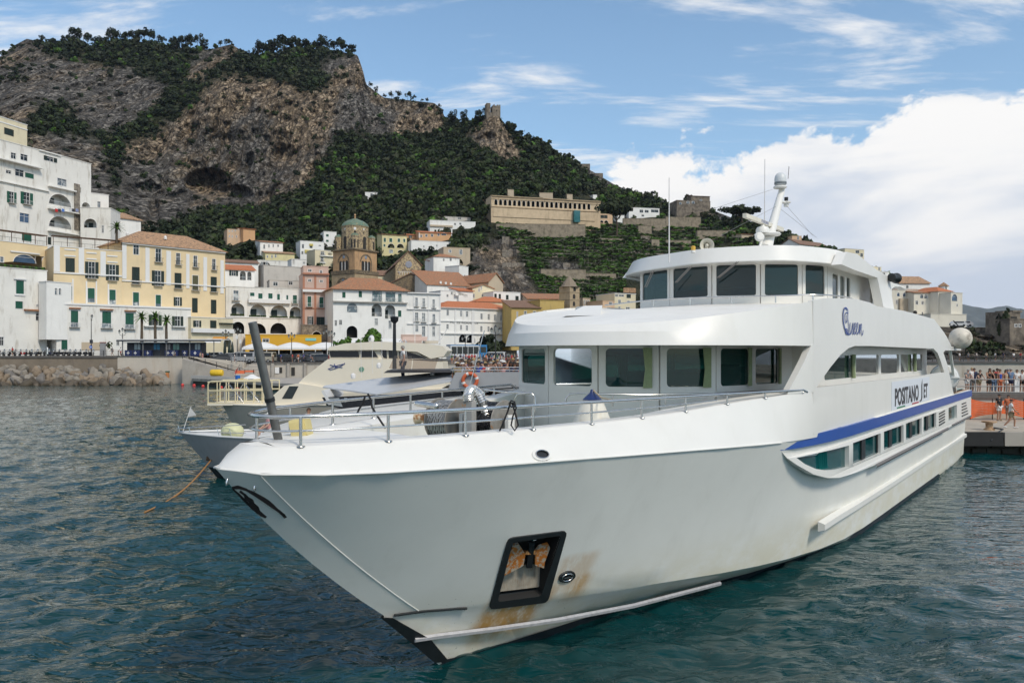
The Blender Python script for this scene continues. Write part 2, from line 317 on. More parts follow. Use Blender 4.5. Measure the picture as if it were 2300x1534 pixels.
 rockc=mix(wh,grey,tan);blk=N.new('ShaderNodeRGB');blk.outputs[0].default_value=(.03,.028,.027,1);rockc=mix(step(noi((1,.25,.35),.42,8,.74),.56,.64),rockc,blk.outputs[0])
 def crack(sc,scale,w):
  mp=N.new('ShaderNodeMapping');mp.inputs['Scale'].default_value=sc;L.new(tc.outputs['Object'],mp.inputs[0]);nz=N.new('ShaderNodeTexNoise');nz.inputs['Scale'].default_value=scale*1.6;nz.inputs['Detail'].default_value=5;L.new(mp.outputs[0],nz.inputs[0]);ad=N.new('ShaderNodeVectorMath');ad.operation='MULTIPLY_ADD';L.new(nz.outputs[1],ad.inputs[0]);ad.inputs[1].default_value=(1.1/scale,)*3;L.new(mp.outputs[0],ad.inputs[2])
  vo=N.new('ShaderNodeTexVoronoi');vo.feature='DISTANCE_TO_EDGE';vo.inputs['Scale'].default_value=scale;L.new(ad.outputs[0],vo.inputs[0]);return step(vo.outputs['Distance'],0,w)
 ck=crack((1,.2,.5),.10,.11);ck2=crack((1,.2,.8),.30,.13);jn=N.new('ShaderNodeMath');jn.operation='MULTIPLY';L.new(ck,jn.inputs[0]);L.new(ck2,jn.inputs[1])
 lo=N.new('ShaderNodeMapRange');L.new(jn.outputs[0],lo.inputs[0]);lo.inputs[3].default_value=.46;rc=N.new('ShaderNodeMix');rc.data_type='RGBA';rc.blend_type='MULTIPLY';rc.inputs[0].default_value=1;L.new(rockc,rc.inputs[6]);L.new(lo.outputs[0],rc.inputs[7]);rockc=rc.outputs[2]  # rock colour darkened along the cracks, standing in for crevice shade
 grass=ramp(noi((1,1,1),.06,6),[(.3,(.018,.026,.012)),(.7,(.10,.085,.04)),(.55,(.04,.045,.02))])
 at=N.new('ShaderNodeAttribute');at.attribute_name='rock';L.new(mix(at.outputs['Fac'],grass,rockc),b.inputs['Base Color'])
 bp=N.new('ShaderNodeBump');bp.inputs['Strength'].default_value=1;bp.inputs['Distance'].default_value=3.0;L.new(noi((1,.3,.5),.4,8,.75),bp.inputs['Height']);b2=N.new('ShaderNodeBump');b2.inputs['Strength'].default_value=1;b2.inputs['Distance'].default_value=2.5;L.new(jn.outputs[0],b2.inputs['Height']);L.new(bp.outputs[0],b2.inputs['Normal']);L.new(b2.outputs[0],b.inputs['Normal'])
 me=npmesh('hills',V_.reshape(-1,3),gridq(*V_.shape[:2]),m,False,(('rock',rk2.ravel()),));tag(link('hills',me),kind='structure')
 return Xp,Yp,W1,rk,depth
HX,HY,HW,HR,HDEPTH=hills()
def on_hill(x,y):
 """point of the hillside seen at pixel x, y"""
 j=int(round((x+640)/4));j=max(0,min(HX.shape[1]-1,j));i=int(np.argmin(np.abs(HY[:,j]-y)));return Vector(HW[i,j])
LEAF={}
def leafmat(name,a,b,sc=.15,tr=.15):
 m=mat(name,a,.75,var=.35,scale=sc,col2=b,c2=(.35,.65),spec=.2);return m
LM=[leafmat('leaf_dark',(.012,.021,.010),(.034,.044,.019)),leafmat('leaf_green',(.020,.036,.012),(.056,.076,.024)),leafmat('leaf_olive',(.028,.036,.019),(.066,.070,.036)),leafmat('leaf_fresh',(.040,.095,.014),(.105,.19,.034))]
def crown_arrays(seed,nleaf=150,sz=.17,kind='round'):
 """leaf sized faces through a lobed crown about one metre in radius, centred on the origin"""
 g=np.random.default_rng(seed);nb=g.integers(5,9);lob=g.normal(size=(nb,3))*np.array([.42,.42,.30]);lr=g.uniform(.38,.62,nb)
 if kind=='flat':lob=g.normal(size=(nb+4,3))*np.array([.55,.55,.08]);lr=g.uniform(.25,.42,nb+4)
 if kind=='tall':lob=np.stack([g.normal(size=8)*.12,g.normal(size=8)*.12,np.linspace(-1,1.3,8)],-1);lr=np.linspace(.5,.14,8)
 i=g.integers(0,len(lob),nleaf);d=g.normal(size=(nleaf,3));d/=np.linalg.norm(d,axis=1,keepdims=True);c=lob[i]+d*(lr[i]*g.uniform(.7,1.05,nleaf))[:,None]
 nrm=d+g.normal(size=(nleaf,3))*.45;nrm/=np.linalg.norm(nrm,axis=1,keepdims=True);t=np.cross(nrm,g.normal(size=(nleaf,3)));t/=np.linalg.norm(t,axis=1,keepdims=True);b=np.cross(nrm,t);s=(sz*g.uniform(.6,1.3,nleaf))[:,None]
 v=np.stack([c-t*s-b*s*.7,c+t*s*.9-b*s,c+t*s+b*s*.8,c-t*s*.8+b*s],1).reshape(-1,3)
 return v,np.arange(len(v)).reshape(-1,4)
CROWN={}
def crown_mesh(k,kind='round',lm=0,n=150,sz=.17):
 key=(k,kind,lm,n)
 if key not in CROWN:v,q=crown_arrays(100+k,n,sz,kind);CROWN[key]=npmesh('crown',v,q,LM[lm])
 return CROWN[key]
BARK=mat('bark',(.09,.065,.045),.9,var=.25,scale=6)
TRUNK={}
def trunk_mesh(k,h=1.):
 if k not in TRUNK:
  g=random.Random(k);m=MB();p=[(0,0,-.4),(g.uniform(-.05,.05),g.uniform(-.05,.05),.5),(g.uniform(-.1,.1),g.uniform(-.1,.1),1.)];m.tube(p,[.075,.055,.035],7)
  for j in range(4):
   a=g.uniform(0,6.28);m.tube([p[2],(p[2][0]+math.cos(a)*.22,p[2][1]+math.sin(a)*.22,1.25),(p[2][0]+math.cos(a)*.5,p[2][1]+math.sin(a)*.5,1.5)],[.03,.022,.012],5)
  o=m.build('trunk',BARK,None,60);TRUNK[k]=o.data;bpy.data.objects.remove(o)
 return TRUNK[k]
def tree(name,label,loc,r,h,kind='round',lm=0,group=None,n=150,sz=.17,k=None,flat=1.):
 """tree of crown radius r whose crown centre stands h above loc"""
 k=random.randrange(9)if k is None else k;t=thing(name,label,'tree',loc,random.uniform(0,6.28),group)
 o=link('crown',crown_mesh(k,kind,lm,n,sz),t,(0,0,h));o.scale=(r,r,r*flat)
 o=link('trunk',trunk_mesh(k%4),t);o.scale=(max(r*.9,h*.16),max(r*.9,h*.16),h*(.8 if kind!='tall' else .5));return t
def woods():
 g=np.random.default_rng(5);spots=[]
 crest=[(x,0)for x in list(range(92,560,13))+list(range(556,800,11))+list(range(1010,1100,14))+list(range(830,1000,17))]
 n_ind=0
 for x,_ in crest:
  x+=g.uniform(-5,5)
  if 520<x<552 or 470<x<490:continue
  p=on_hill(x,CREST(x)+4);hgt=g.uniform(7,13)if(150<x<470 or 580<x<790)else g.uniform(3,7)
  if x>1000:hgt=g.uniform(5,9)
  flat=(600<x<790 or 270<x<330);kd='flat' if flat and g.random()<.6 else 'round';r=hgt*(.55 if kd=='flat' else .42)
  if 1015<x<1100 and g.random()<.35:kd='tall';r=2.2;hgt=5
  tree('pine_tree','dark pine standing in the row of trees along the top of the mountain ridge',p-Vector((0,0,.6)),r,hgt,kd,0,'pine trees along the mountain ridge',420,.10);n_ind+=1
 H,Wd=HX.shape;cand=[]
 while len(cand)<6800:
  x=g.uniform(-150,1990);y0=CREST(x);y=g.uniform(y0,760)
  j=int((x+640)/4);i=int(np.argmin(np.abs(HY[:,j]-y)));rk=HR[i,j]
  if g.random()<rk*(.95 if y>190 else .88):continue
  if 1125<x<1690 and 505<y<700 and not(x>1600 and y<540):continue
  if 1090<x<1355 and 441<y<512:continue
  if any(a-5<x<b+5 and t<y<u and D_<Yh+4 for a,b,t,u,Yh in HB for D_ in(HW[i,j,1],)):continue
  if 1350<x<1640 and 455<y<520 and g.random()<.75:continue
  D=HW[i,j,1]
  if g.random()>(D/640)**2*1.3:continue
  if 560<x<1130 and y>640:continue
  if x<330 and y>520-.2*(330-x)and y>440:continue
  cand.append((D,x,y,HW[i,j],rk))
 cand.sort(key=lambda q:q[0]);near=300-n_ind;VV=[];QQ=[];MI=[[],[],[],[]];base=[0,0,0,0];out=[[],[],[],[]]
 arrs=[crown_arrays(300+k,64,.27)for k in range(8)]
 for n,(D,x,y,p,rk)in enumerate(cand):
  r=g.uniform(2.0,3.9)*(1+.25*(y<200))*(.62 if rk>.4 else 1);fresh=(y>360 and x>700);lm=int(g.choice([0,1,2,3],p=[.34,.36,.2,.10]if fresh else[.55,.25,.16,.04]))
  if n<near:
   tree('hillside_tree',('dark green bushy tree','mid green bushy tree','grey green olive like tree','fresh green bushy tree')[lm]+' on the wooded slope above the town',Vector(p)-Vector((0,0,.5)),r,r*.9,'round',lm,('dark','mid green','olive','fresh green')[lm]+' trees on the lower wooded slope',110,.2);continue
  v,q=arrs[n%8];a=g.uniform(0,6.28);c,s=math.cos(a),math.sin(a);w=v*np.array([r,r,r*g.uniform(.7,1.15)]);w=np.stack([w[:,0]*c-w[:,1]*s,w[:,0]*s+w[:,1]*c,w[:,2]],-1)+p+np.array([0,0,r*.55])
  out[lm].append(w)
 for lm in range(4):
  if not out[lm]:continue
  v=np.concatenate(out[lm]);o=link('woods',npmesh('woods',v,np.arange(len(v)).reshape(-1,4),LM[lm]));tag(o,('dark','mid green','grey green','fresh green')[lm]+' mass of trees and scrub covering the mountain slope','woods',kind='stuff')
HB=[]
# ------------------------------------------------------------------ the town
wm=lambda n,c,st=(.30,.27,.22),k=.45,**kw:mat(n,c,.85,var=.06,scale=.35,stain=st,stains=k,sscale=(1.6,1.6,.35),spec=.2,**kw)
W_WHITE=wm('lime_white_wall',(.80,.785,.745),(.48,.45,.40),.35);W_WORN=wm('worn_white_wall',(.76,.735,.68),(.36,.31,.24),.7);W_YEL=wm('ochre_yellow_wall',(.72,.575,.36),(.54,.45,.31),.35);W_CREAM=wm('cream_wall',(.68,.60,.42),(.40,.35,.26),.4)
W_PINK=wm('pink_wall',(.55,.40,.33),(.35,.27,.22),.4);W_TERRA=wm('terracotta_trim',(.42,.20,.13));W_GREYB=wm('grey_render',(.52,.48,.43),(.30,.27,.23),.6);W_ORANGE=wm('orange_wall',(.62,.36,.19));W_PEACH=wm('peach_wall',(.62,.43,.28));W_LEMON=wm('lemon_wall',(.66,.58,.32));W_MUST=wm('mustard_wall',(.50,.36,.13),(.3,.22,.12),.6)
W_STONE=mat('rubble_stone',(.26,.225,.18),.95,var=.3,scale=1.6,bump=.8,bscale=3,col2=(.14,.12,.10),c2=(.4,.62));W_CONV=wm('convent_wall',(.66,.62,.53),(.42,.38,.30),.4);W_TERR=mat('terrace_stone',(.30,.25,.185),.95,var=.22,scale=.7,bump=.5,bscale=1.5,col2=(.20,.165,.12),c2=(.42,.66),stain=(.07,.08,.04),stains=.5);W_BEIGE=wm('beige_wall',(.50,.41,.30));TRIM=mat('white_trim',(.72,.71,.69),.7,var=.04)
TILE=mat('roof_tiles',(.36,.155,.075),.9,var=.35,scale=2.2,bump=.8,bscale=6,col2=(.24,.15,.09),c2=(.42,.64));TILE_OLD=mat('old_roof_tiles',(.42,.25,.14),.9,var=.35,scale=2.5,bump=.9,bscale=6,col2=(.20,.13,.08),c2=(.45,.62));TILE_RED=mat('red_roof_tiles',(.45,.15,.06),.85,var=.25,scale=2.2,bump=.6,bscale=6);TILE_BROWN=mat('brown_roof_tiles',(.20,.115,.075),.9,var=.3,scale=2.2,bump=.8,bscale=6)
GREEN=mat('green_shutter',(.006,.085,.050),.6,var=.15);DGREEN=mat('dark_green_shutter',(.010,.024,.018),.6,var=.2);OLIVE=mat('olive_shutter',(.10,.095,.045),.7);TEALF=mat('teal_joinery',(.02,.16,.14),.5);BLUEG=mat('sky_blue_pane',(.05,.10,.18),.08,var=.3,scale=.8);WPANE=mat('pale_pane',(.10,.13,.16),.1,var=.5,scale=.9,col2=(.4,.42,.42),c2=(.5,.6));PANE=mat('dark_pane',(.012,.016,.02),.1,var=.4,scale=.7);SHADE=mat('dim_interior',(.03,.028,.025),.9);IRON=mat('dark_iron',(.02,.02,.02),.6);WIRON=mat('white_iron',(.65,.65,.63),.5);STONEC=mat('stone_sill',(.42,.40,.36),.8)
class Crop:
 def __init__(s,x,y,k):s.x,s.y,s.k=x,y,k
 def __call__(s,a,b):return s.x+a/s.k,s.y+b/s.k
C1=Crop(0,220,4.423);C2=Crop(0,500,4.262);C3=Crop(480,480,4.793);C4=Crop(740,480,4.793);C7=Crop(1060,400,4.512);C10=Crop(1800,560,4.512);C9=Crop(1380,340,3.71);PXC=Crop(0,0,1)
class Fac:
 """front of a building: upright plane between two ground points, addressed by pixels or by (u, z)"""
 def __init__(s,c,x0,x1,Y0,Y1,yb,yt,under=5.):
  s.c=c;(a,b),(a1,_)=c(x0,yb),c(x1,yb);s.A=P(a,HZ,Y0);B=P(a1,HZ,Y1);s.A.z=0;B.z=0;s.d=B-s.A;s.L=s.d.length;s.d.normalize();s.n=Vector((s.d.y,-s.d.x,0))
  s.z0=P(*c(x0,yb),Y0).z-under;s.z1=P(*c(x0,yt),Y0).z
 def uv(s,x,y):
  x,y=s.c(x,y);r=Vector(((x-1150)/F,1,-(y-HZ)/F));k=s.A.dot(s.n)/r.dot(s.n);q=r*k;return(q-s.A).dot(s.d),EYE+q.z
 def at(s,u,z,out=0.):return s.A+s.d*u+s.n*out+Vector((0,0,z))
 def rect(s,w):(u0,z1),(u1,z0)=s.uv(w[0],w[1]),s.uv(w[2],w[3]);u1=max(u1,u0+.3);z0=min(z0,z1-.3);return u0,u1,z0,z1
 def slab(s,m,u0,u1,z0,z1,o0,o1):return m.hexa([s.at(u0,z0,o0),s.at(u1,z0,o0),s.at(u1,z0,o1),s.at(u0,z0,o1),s.at(u0,z1,o0),s.at(u1,z1,o0),s.at(u1,z1,o1),s.at(u0,z1,o1)])
def railing(f,m,u0,u1,z,h,o0,o1,gap=.35):
 f.slab(m,u0,u1,z+h-.04,z+h+.02,o1-.05,o1)
 for i in range(int((u1-u0)/gap)+1):u=u0+i*gap;f.slab(m,u,u+.035,z,z+h-.04,o1-.04,o1-.01)
 for u in(u0,u1):f.slab(m,u-.02,u+.02,z+h-.04,z+h+.02,o0,o1-.05)
def window(f,w,par,wall):
 st=w[4];u0,u1,z0,z1=f.rect(w);m=MB();fw=.10;arch='A' in st or 'a' in st
 to=lambda o:(lambda u,z,d:f.at(u,z,o-d))
 if arch:
  hole=archpoly(u0,u1,z0,z1,10);ring=archpoly(u0-.12,u1+.12,z0,z1+.12,10)
 else:hole=[(u0,z0),(u1,z0),(u1,z1),(u0,z1)];ring=[(u0-fw,z0-fw),(u1+fw,z0-fw),(u1+fw,z1+fw),(u0-fw,z1+fw)]
 m.plate(ring,[hole[::-1]]if not arch else[],to(.05),.10)if not arch else m.grid([[f.at(*q,.0)for q in ring],[f.at(*q,.06)for q in ring],[f.at(*q,.06)for q in hole],[f.at(*q,-.15)for q in hole]])
 o=m.build('arch' if 'A' in st else 'window',TRIM if 'k' not in st else IRON,par)
 if 'A' in st:
  dp=2.2;r=MB();mid=f.at((u0+u1)/2,z0,-dp)
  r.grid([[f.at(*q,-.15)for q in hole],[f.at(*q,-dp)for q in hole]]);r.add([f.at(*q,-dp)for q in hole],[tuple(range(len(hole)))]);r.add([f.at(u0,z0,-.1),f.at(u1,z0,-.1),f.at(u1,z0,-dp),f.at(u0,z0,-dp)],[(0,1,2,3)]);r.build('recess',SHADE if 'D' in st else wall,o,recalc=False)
  if 'D' not in st:
   b=MB();f.slab(b,u0+.15*(u1-u0),lerp(u0,u1,.5),z0,lerp(z0,z1,.66),-dp+.02,-dp+.1);b.build('door',DGREEN,o)
  if 'r' in st:b=MB();railing(f,b,u0,u1,z0,.95,-.2,-.05);b.build('balustrade',WIRON,o)
  if 'p' in st:
   b=MB()
   for u in np.arange(u0,u1,.32):b.lathe([(0,.0),(.2,.08),(.24,.28),(.12,.5),(0,.52)],6,f.at(u+random.uniform(-.08,.08),z0,.1))
   b.build('flower_boxes',LM[1],o)
  return o
 pane=MB().add([f.at(*q,-.16)for q in hole],[tuple(range(len(hole)))])
 pm=PANE if 'x' in st or 'd' in st else BLUEG if 's' in st else WPANE
 if 'g' in st or 'k' in st or 'o' in st:
  sm=GREEN if 'g' in st else DGREEN if 'k' in st else OLIVE
  zl=lerp(z0,z1,.30)if 'h' in st else z0
  for a,b_ in((u0,(u0+u1)/2-.015),((u0+u1)/2+.015,u1)):
   s_=MB();f.slab(s_,a,b_,zl,z1,-.12,-.07)
   for z in np.arange(zl+.12,z1-.1,.22):f.slab(s_,a+.06,b_-.06,z,z+.13,-.07,-.045)
   s_.build('shutter',sm,o)
  if 'h' in st:pane.build('pane',pm,o)
 else:
  pane.build('pane',pm,o);bars=MB();um=(u0+u1)/2;jm=TEALF if 'W' in st else TRIM
  if not arch:n=4 if 'W' in st else 2;[f.slab(bars,lerp(u0,u1,i/n)-.035,lerp(u0,u1,i/n)+.035,z0,z1,-.14,-.09)for i in range(1,n)]
  f.slab(bars,u0,u1,lerp(z0,z1,.68)-.03,lerp(z0,z1,.68)+.03,-.14,-.095);f.slab(bars,u0,u0+.07,z0,z1,-.14,-.088);f.slab(bars,u1-.07,u1,z0,z1,-.14,-.088)
  bars.build('glazing_bars',jm,o)
 if 'd' in st:
  for a,b_ in((u0-(u1-u0)*.52,u0-.04),(u1+.04,u1+(u1-u0)*.52)):
   s_=MB();f.slab(s_,a,b_,z0,z1,.06,.11)
   for z in np.arange(z0+.12,z1-.1,.22):f.slab(s_,a+.06,b_-.06,z,z+.13,.11,.135)
   s_.build('shutter',DGREEN if 'G' not in st else GREEN,o)
 if 'b' in st:
  b=MB();e=.35*(1 if u1-u0<2.5 else .4);f.slab(b,u0-e,u1+e,z0-.16,z0-.02,.02,.75);b.build('balcony',STONEC,o);b=MB();railing(f,b,u0-e,u1+e,z0-.02,.95,.02,.75);b.build('balustrade',IRON if 'i' in st else WIRON,o)
 if 't' in st:b=MB();f.slab(b,u0-.3,u1+.3,z1+.2,z1+.34,.0,.45);b.build('hood',TILE,o)
 return o
def house(name,label,c,x0,x1,yb,yt,Y0,Y1=None,depth=12.,wall=None,roof='flat',rm=None,rh=2.,wins=(),under=5.,cat='house',group=None,extra=None,eave=.45):
 wall=wall or W_WHITE;Y0*=KY;Y1=(Y1*KY if Y1 else Y0)
 if c is not C10 and Y0>286 and under>4.5 or cat in('cloister',):(a_,b_)=c((x0+x1)/2,yb);k_=min(on_hill(a_,b_).y,on_hill(c(x0,yb)[0],b_).y,on_hill(c(x1,yb)[0],b_).y)-3;Y1=Y1*k_/Y0;Y0=k_
 HB.append((c(x0,yt)[0],c(x1,yt)[0],c(x0,yt)[1]-2,c(x0,yb)[1]+16,max(Y0,Y1)))
 f=Fac(c,x0,x1,Y0,Y1,yb,yt,under);o=thing(name,label,cat,(0,0,0),0,group);L_,z0,z1=f.L,f.z0,f.z1;m=MB();holes=[]
 for w in wins:
  u0,u1,a,b=f.rect(w)
  holes.append((archpoly(u0,u1,a,b,10)if('A' in w[4]or 'a' in w[4])else[(u0,a),(u1,a),(u1,b),(u0,b)])[::-1])
 gz=[(L_/2,z1+rh)]if roof=='gable_front' else[]
 m.plate([(0,z0),(L_,z0),(L_,z1)]+gz+[(0,z1)],holes,lambda u,v,d:f.at(u,v,-d),.15)
 for u in(0,L_-.2):f.slab(m,u,u+.2,z0,z1,-depth,-.15)
 f.slab(m,.2,L_-.2,z0,z1,-depth,-depth+.2);f.slab(m,.2,L_-.2,z1-.25,z1-.02,-depth+.2,-.15)
 if roof=='gable_front':m.add([f.at(0,z1,-depth),f.at(L_,z1,-depth),f.at(L_/2,z1+rh,-depth)],[(0,1,2)])
 m.build('wall',wall,o,recalc=False);rm=rm or TILE;e=eave
 r=MB()
 if roof=='flat':
  f.slab(r,-.12,L_+.12,z1-.02,z1+.14,-.25,.12);f.slab(r,-.12,L_+.12,z1-.02,z1+.14,-depth-.1,-depth+.2)
  for u in(-.12,L_-.13):f.slab(r,u,u+.25,z1-.02,z1+.14,-depth+.2,-.25)
  r.build('parapet',TRIM if wall in(W_WHITE,W_YEL,W_CREAM)else wall,o)
 elif roof=='hip':
  q=[f.at(-e,z1,e),f.at(L_+e,z1,e),f.at(L_+e,z1,-depth-e),f.at(-e,z1,-depth-e)];k=min(depth,L_)/2;pk=[f.at(k,z1+rh,-depth/2),f.at(L_-k,z1+rh,-depth/2)]if L_>depth else[f.at(L_/2,z1+rh,-k),f.at(L_/2,z1+rh,-depth+k)]
  r.add(q+pk,[(0,1,5,4),(1,2,5),(2,3,4,5),(3,0,4),(3,2,1,0)]if L_>depth else[(0,1,4),(1,2,5,4),(2,3,5),(3,0,4,5),(3,2,1,0)]);r.build('roof',rm,o)
 elif roof in('gable','shed'):
  ri=-depth/2 if roof=='gable' else-depth
  for a,b,za,zb in((e,ri,z1-.1,z1+rh),)+(((-depth-e,ri,z1-.1,z1+rh),)if roof=='gable' else()):
   r.hexa([f.at(-e,za,a),f.at(L_+e,za,a),f.at(L_+e,zb,b),f.at(-e,zb,b),f.at(-e,za+.2,a),f.at(L_+e,za+.2,a),f.at(L_+e,zb+.2,b),f.at(-e,zb+.2,b)])
  r.build('roof',rm,o);g=MB()
  for u in(.05,L_-.05):g.add([f.at(u,z1,-.1),f.at(u,z1,-depth+.1),f.at(u,z1+rh-.1,ri)],[(0,1,2)])
  g.build('gable_end',wall,o)
 elif roof=='gable_front':
  for u0_,u1_ in((-e,L_/2),(L_+e,L_/2)):
   za=z1-.15;zb=z1+rh;r.hexa([f.at(u0_,za,e),f.at(u1_,zb,e),f.at(u1_,zb,-depth-e),f.at(u0_,za,-depth-e),f.at(u0_,za+.25,e),f.at(u1_,zb+.25,e),f.at(u1_,zb+.25,-depth-e),f.at(u0_,za+.25,-depth-e)])
  r.build('roof',rm,o)
 for w in wins:window(f,w,o,wall)
 if extra:extra(f,o)
 return o,f
def band(mt,name,*rects,o0=.01,o1=.14):
 def ex(f,o):
  for q in rects:u0,u1,z0,z1=f.rect(q);b=MB();f.slab(b,u0,u1,z0,z1,o0,q[4]if len(q)>4 else o1);b.build(name,mt,o)
 return ex
def both(*fs):
 def ex(f,o):
  for g in fs:g(f,o)
 return ex
def town():
 S_=lambda st,*ws:[(*w,st)for w in ws]
 house('white_house','top storey block with cream wall and blue shutter above the tall white flats',C1,-120,270,430,150,182,192,10,W_CREAM,'flat',wins=[(45,298,133,383,'k')],extra=band(TRIM,'cornice',(-120,195,270,212)))
 def lines(f,o):
  b=MB();cl=[(.5,.02,.02),(.05,.05,.06),(.1,.2,.5),(.6,.6,.6),(.04,.04,.05),(.25,.3,.5)]
  for i,x in enumerate((530,560,595,670,695,735)):
   u0,u1,z0,z1=f.rect((x-14,1102,x+14,1138));b=MB();f.slab(b,u0,u1,z0,z1,1.1,1.13);tag(b.build('washing',mat('cloth_%s'%'abcdef'[i],cl[i],.9),o))
  (u0,z),(u1,z_)=f.uv(440,1085),f.uv(760,1110);MB().tube([f.at(u0,z,1.1),f.at(u1,z_,1.1)],.03,4).build('clothes_line',IRON,o)
 house('white_house','tall white block of flats with arched loggias stepped up the left hillside',C1,-260,905,1500,345,160,187,14,W_WORN,'flat',wins=S_('x',(108,542,160,612),(203,555,275,632),(58,715,112,758),(150,705,237,790),(788,890,805,945))+S_('d',(468,580,532,640))+S_('g',(248,740,335,808),(217,1345,313,1430))+S_('w',(570,795,662,885))+S_('dGb',(92,930,138,1050),(235,935,295,1065))+S_('s',(195,1140,290,1245))+S_('k',(478,1385,505,1455))+S_('Ar',(485,935,705,1090),(485,1158,708,1310))+S_('A',(812,1030,895,1130)),extra=both(lines,band(W_WHITE,'balcony_parapet',(-260,540,392,655,1.4),(-260,762,480,835,.5),(470,868,735,925,1.0),(470,1090,790,1155,1.1),(470,1312,800,1365,1.2),(380,512,600,545,.4)),band(W_STONE,'bare_stone_strip',(735,850,790,1320,.2))))
 house('white_house','small white house with two flat roof steps behind the tall flats',C1,905,1080,1330,945,196,199,9,W_WHITE,'flat',wins=S_('w',(968,1030,998,1100)))
 house('white_house','plain white house with sloping roof edge below the cliff',C1,1075,1400,1400,1180,192,198,12,W_WHITE,'shed',TILE_OLD,3.5,wins=S_('x',(1088,1262,1108,1320)))
 house('white_house','crumbling white house with open stairs beside the stone strip',C1,800,1100,1480,1090,182,183,8,W_WORN,'flat',wins=S_('A',(835,1200,960,1290))+S_('x',(1010,1270,1030,1340)))
 def terrace(f,o):
  b=MB();railing(f,b,0,f.L,f.z1+.1,1.0,-.3,-.1,1.6);b.build('terrace_railing',IRON,o)
  b=MB()
  for i in range(6):u=f.L*i/5;f.slab(b,u-.06,u+.06,f.z1,f.z1+2.5,-.4,-.28)
  f.slab(b,-.2,f.L+.2,f.z1+2.5,f.z1+2.62,-2.4,-.2);b.build('pergola',mat('pergola_wood',(.10,.055,.035),.8),o)
 fl=lambda f,o:[window(f,w,o,W_YEL)for w in()]
 house('ochre_house','ochre house with wide arched window and flower boxes on a high terrace at far left',C2,-120,455,640,160,148,158,10,W_YEL,'flat',wins=S_('as',(128,298,342,395),(403,325,488,445))+S_('w',(-20,325,35,380)),extra=both(terrace,band(TRIM,'hood',(97,268,378,290,.3))))
 def plants(f,o):
  for i in range(22):
   u,z=f.uv(10+i*20,402);b=MB().lathe([(0,0),(.28,.1),(.36,.35),(.15,.7),(0,.72)],7,f.at(u,f.z1+.1,-.3));b.build('potted_plant',LM[i%3+1],o)
 house('white_house','white house with green shutters and flower terrace at far left',C2,-120,450,1215,418,139.5,148,8,W_WORN,'flat',wins=S_('g',(153,553,228,685),(147,752,217,825))+S_('x',(343,872,393,937),(-10,1095,36,1175),(348,785,366,803)),extra=both(plants,band(TRIM,'sill',(140,685,240,695,.2),(130,530,250,545,.3)),band(TILE,'tile_hood',(228,828,535,856,.7))))
 house('white_chapel_annex','small white annex with twin pointed niches against the ochre palazzo',C2,445,685,900,565,145,149,3,W_WHITE,'flat',wins=S_('a',(525,628,547,690),(563,630,583,690)))
 pil=lambda*xs:band(TRIM,'pilaster',*xs)
 house('ochre_palazzo','long ochre palazzo wing with white panels and roof terrace',C2,512,1165,1000,228,151,158.5,14,W_YEL,'flat',under=2,wins=S_('k',(632,342,711,473))+S_('dbi',(847,375,910,535),(1045,402,1106,555))+S_('gh',(668,607,690,740),(840,627,906,765),(1047,642,1107,782)),extra=both(terrace,pil((515,215,572,470),(752,245,805,500),(960,275,1012,520),(615,250,725,262),(615,310,725,322),(825,282,925,294),(825,340,925,352),(1025,312,1125,324),(1025,370,1125,382)),band(TRIM,'string_course',(512,470,1165,520,.25),(690,540,702,780),(820,560,835,780),(915,560,925,780),(1030,590,1042,790))))
 house('ochre_palazzo','ochre palazzo with white pilasters, tiled hip roof and four rows of windows',C2,1165,2155,1000,190,158.8,175,14,W_YEL,'hip',TILE_OLD,4.2,under=3,eave=.7,wins=S_('x',(1277,213,1330,308))+S_('xbi',(1490,250,1543,380),(1687,292,1725,405),(1853,318,1888,428),(2032,348,2064,455))+S_('kbi',(1267,428,1332,590),(1675,485,1733,632))+S_('dbi',(1483,460,1540,605))+S_('obi',(1842,505,1897,650))+S_('kbi',(2020,522,2071,665))+S_('gh',(1273,667,1330,800),(1490,692,1540,812))+S_('d',(1682,715,1720,798))+S_('k',(1842,725,1888,858),(2022,742,2067,870)),extra=both(pil((1168,210,1210,540),(1390,240,1430,575),(1590,270,1635,600),(1780,300,1812,630),(1945,330,1980,655),(2108,360,2140,680)),band(TRIM,'string_course',(1165,548,2155,590,.25),(1165,190,2155,215,.5)),lambda f,o:[MB().lathe([(0,0),(.35,.0),(.4,.5),(.2,.9),(0,1)],8,f.at(u,f.z1+2.2,-3)).build('chimney',TRIM,o)for u in(2.5,f.L*.45)]))
 house('white_house','long low white front building with green shutters and balconies below the ochre palazzo',C2,540,1828,1225,770,147,165,6,W_WORN,'flat',wins=S_('ghb',(678,842,748,1000),(978,850,1063,1010),(1200,865,1280,1018))+S_('d',(1455,882,1515,985),(1674,897,1726,1000))+S_('ag',(588,1070,645,1215))+S_('x',(1115,1120,1143,1175)),extra=both(band(TRIM,'string_course',(540,770,1828,785,.2)),band(TILE,'hood',(660,812,770,822,.5),(955,825,1080,835,.5),(1190,838,1300,848,.5)),band(WIRON,'terrace_railing',(1375,985,1560,992,.8),(1640,990,1770,997,.8)),band(W_BEIGE,'plinth',(780,1145,960,1220,.1))))
 house('cream_annex','low cream annex with terraces and awnings right of the palms',C2,1828,2230,1225,905,164,172,8,W_CREAM,'flat',wins=S_('d',(1868,938,1905,1000))+S_('k',(2015,940,2068,1008))+S_('A',(2140,1110,2215,1190)),extra=both(band(TRIM,'terrace_parapet',(1828,1010,2230,1060,.9)),band(DGREEN,'sunshade',(2095,960,2225,975,1.2))))
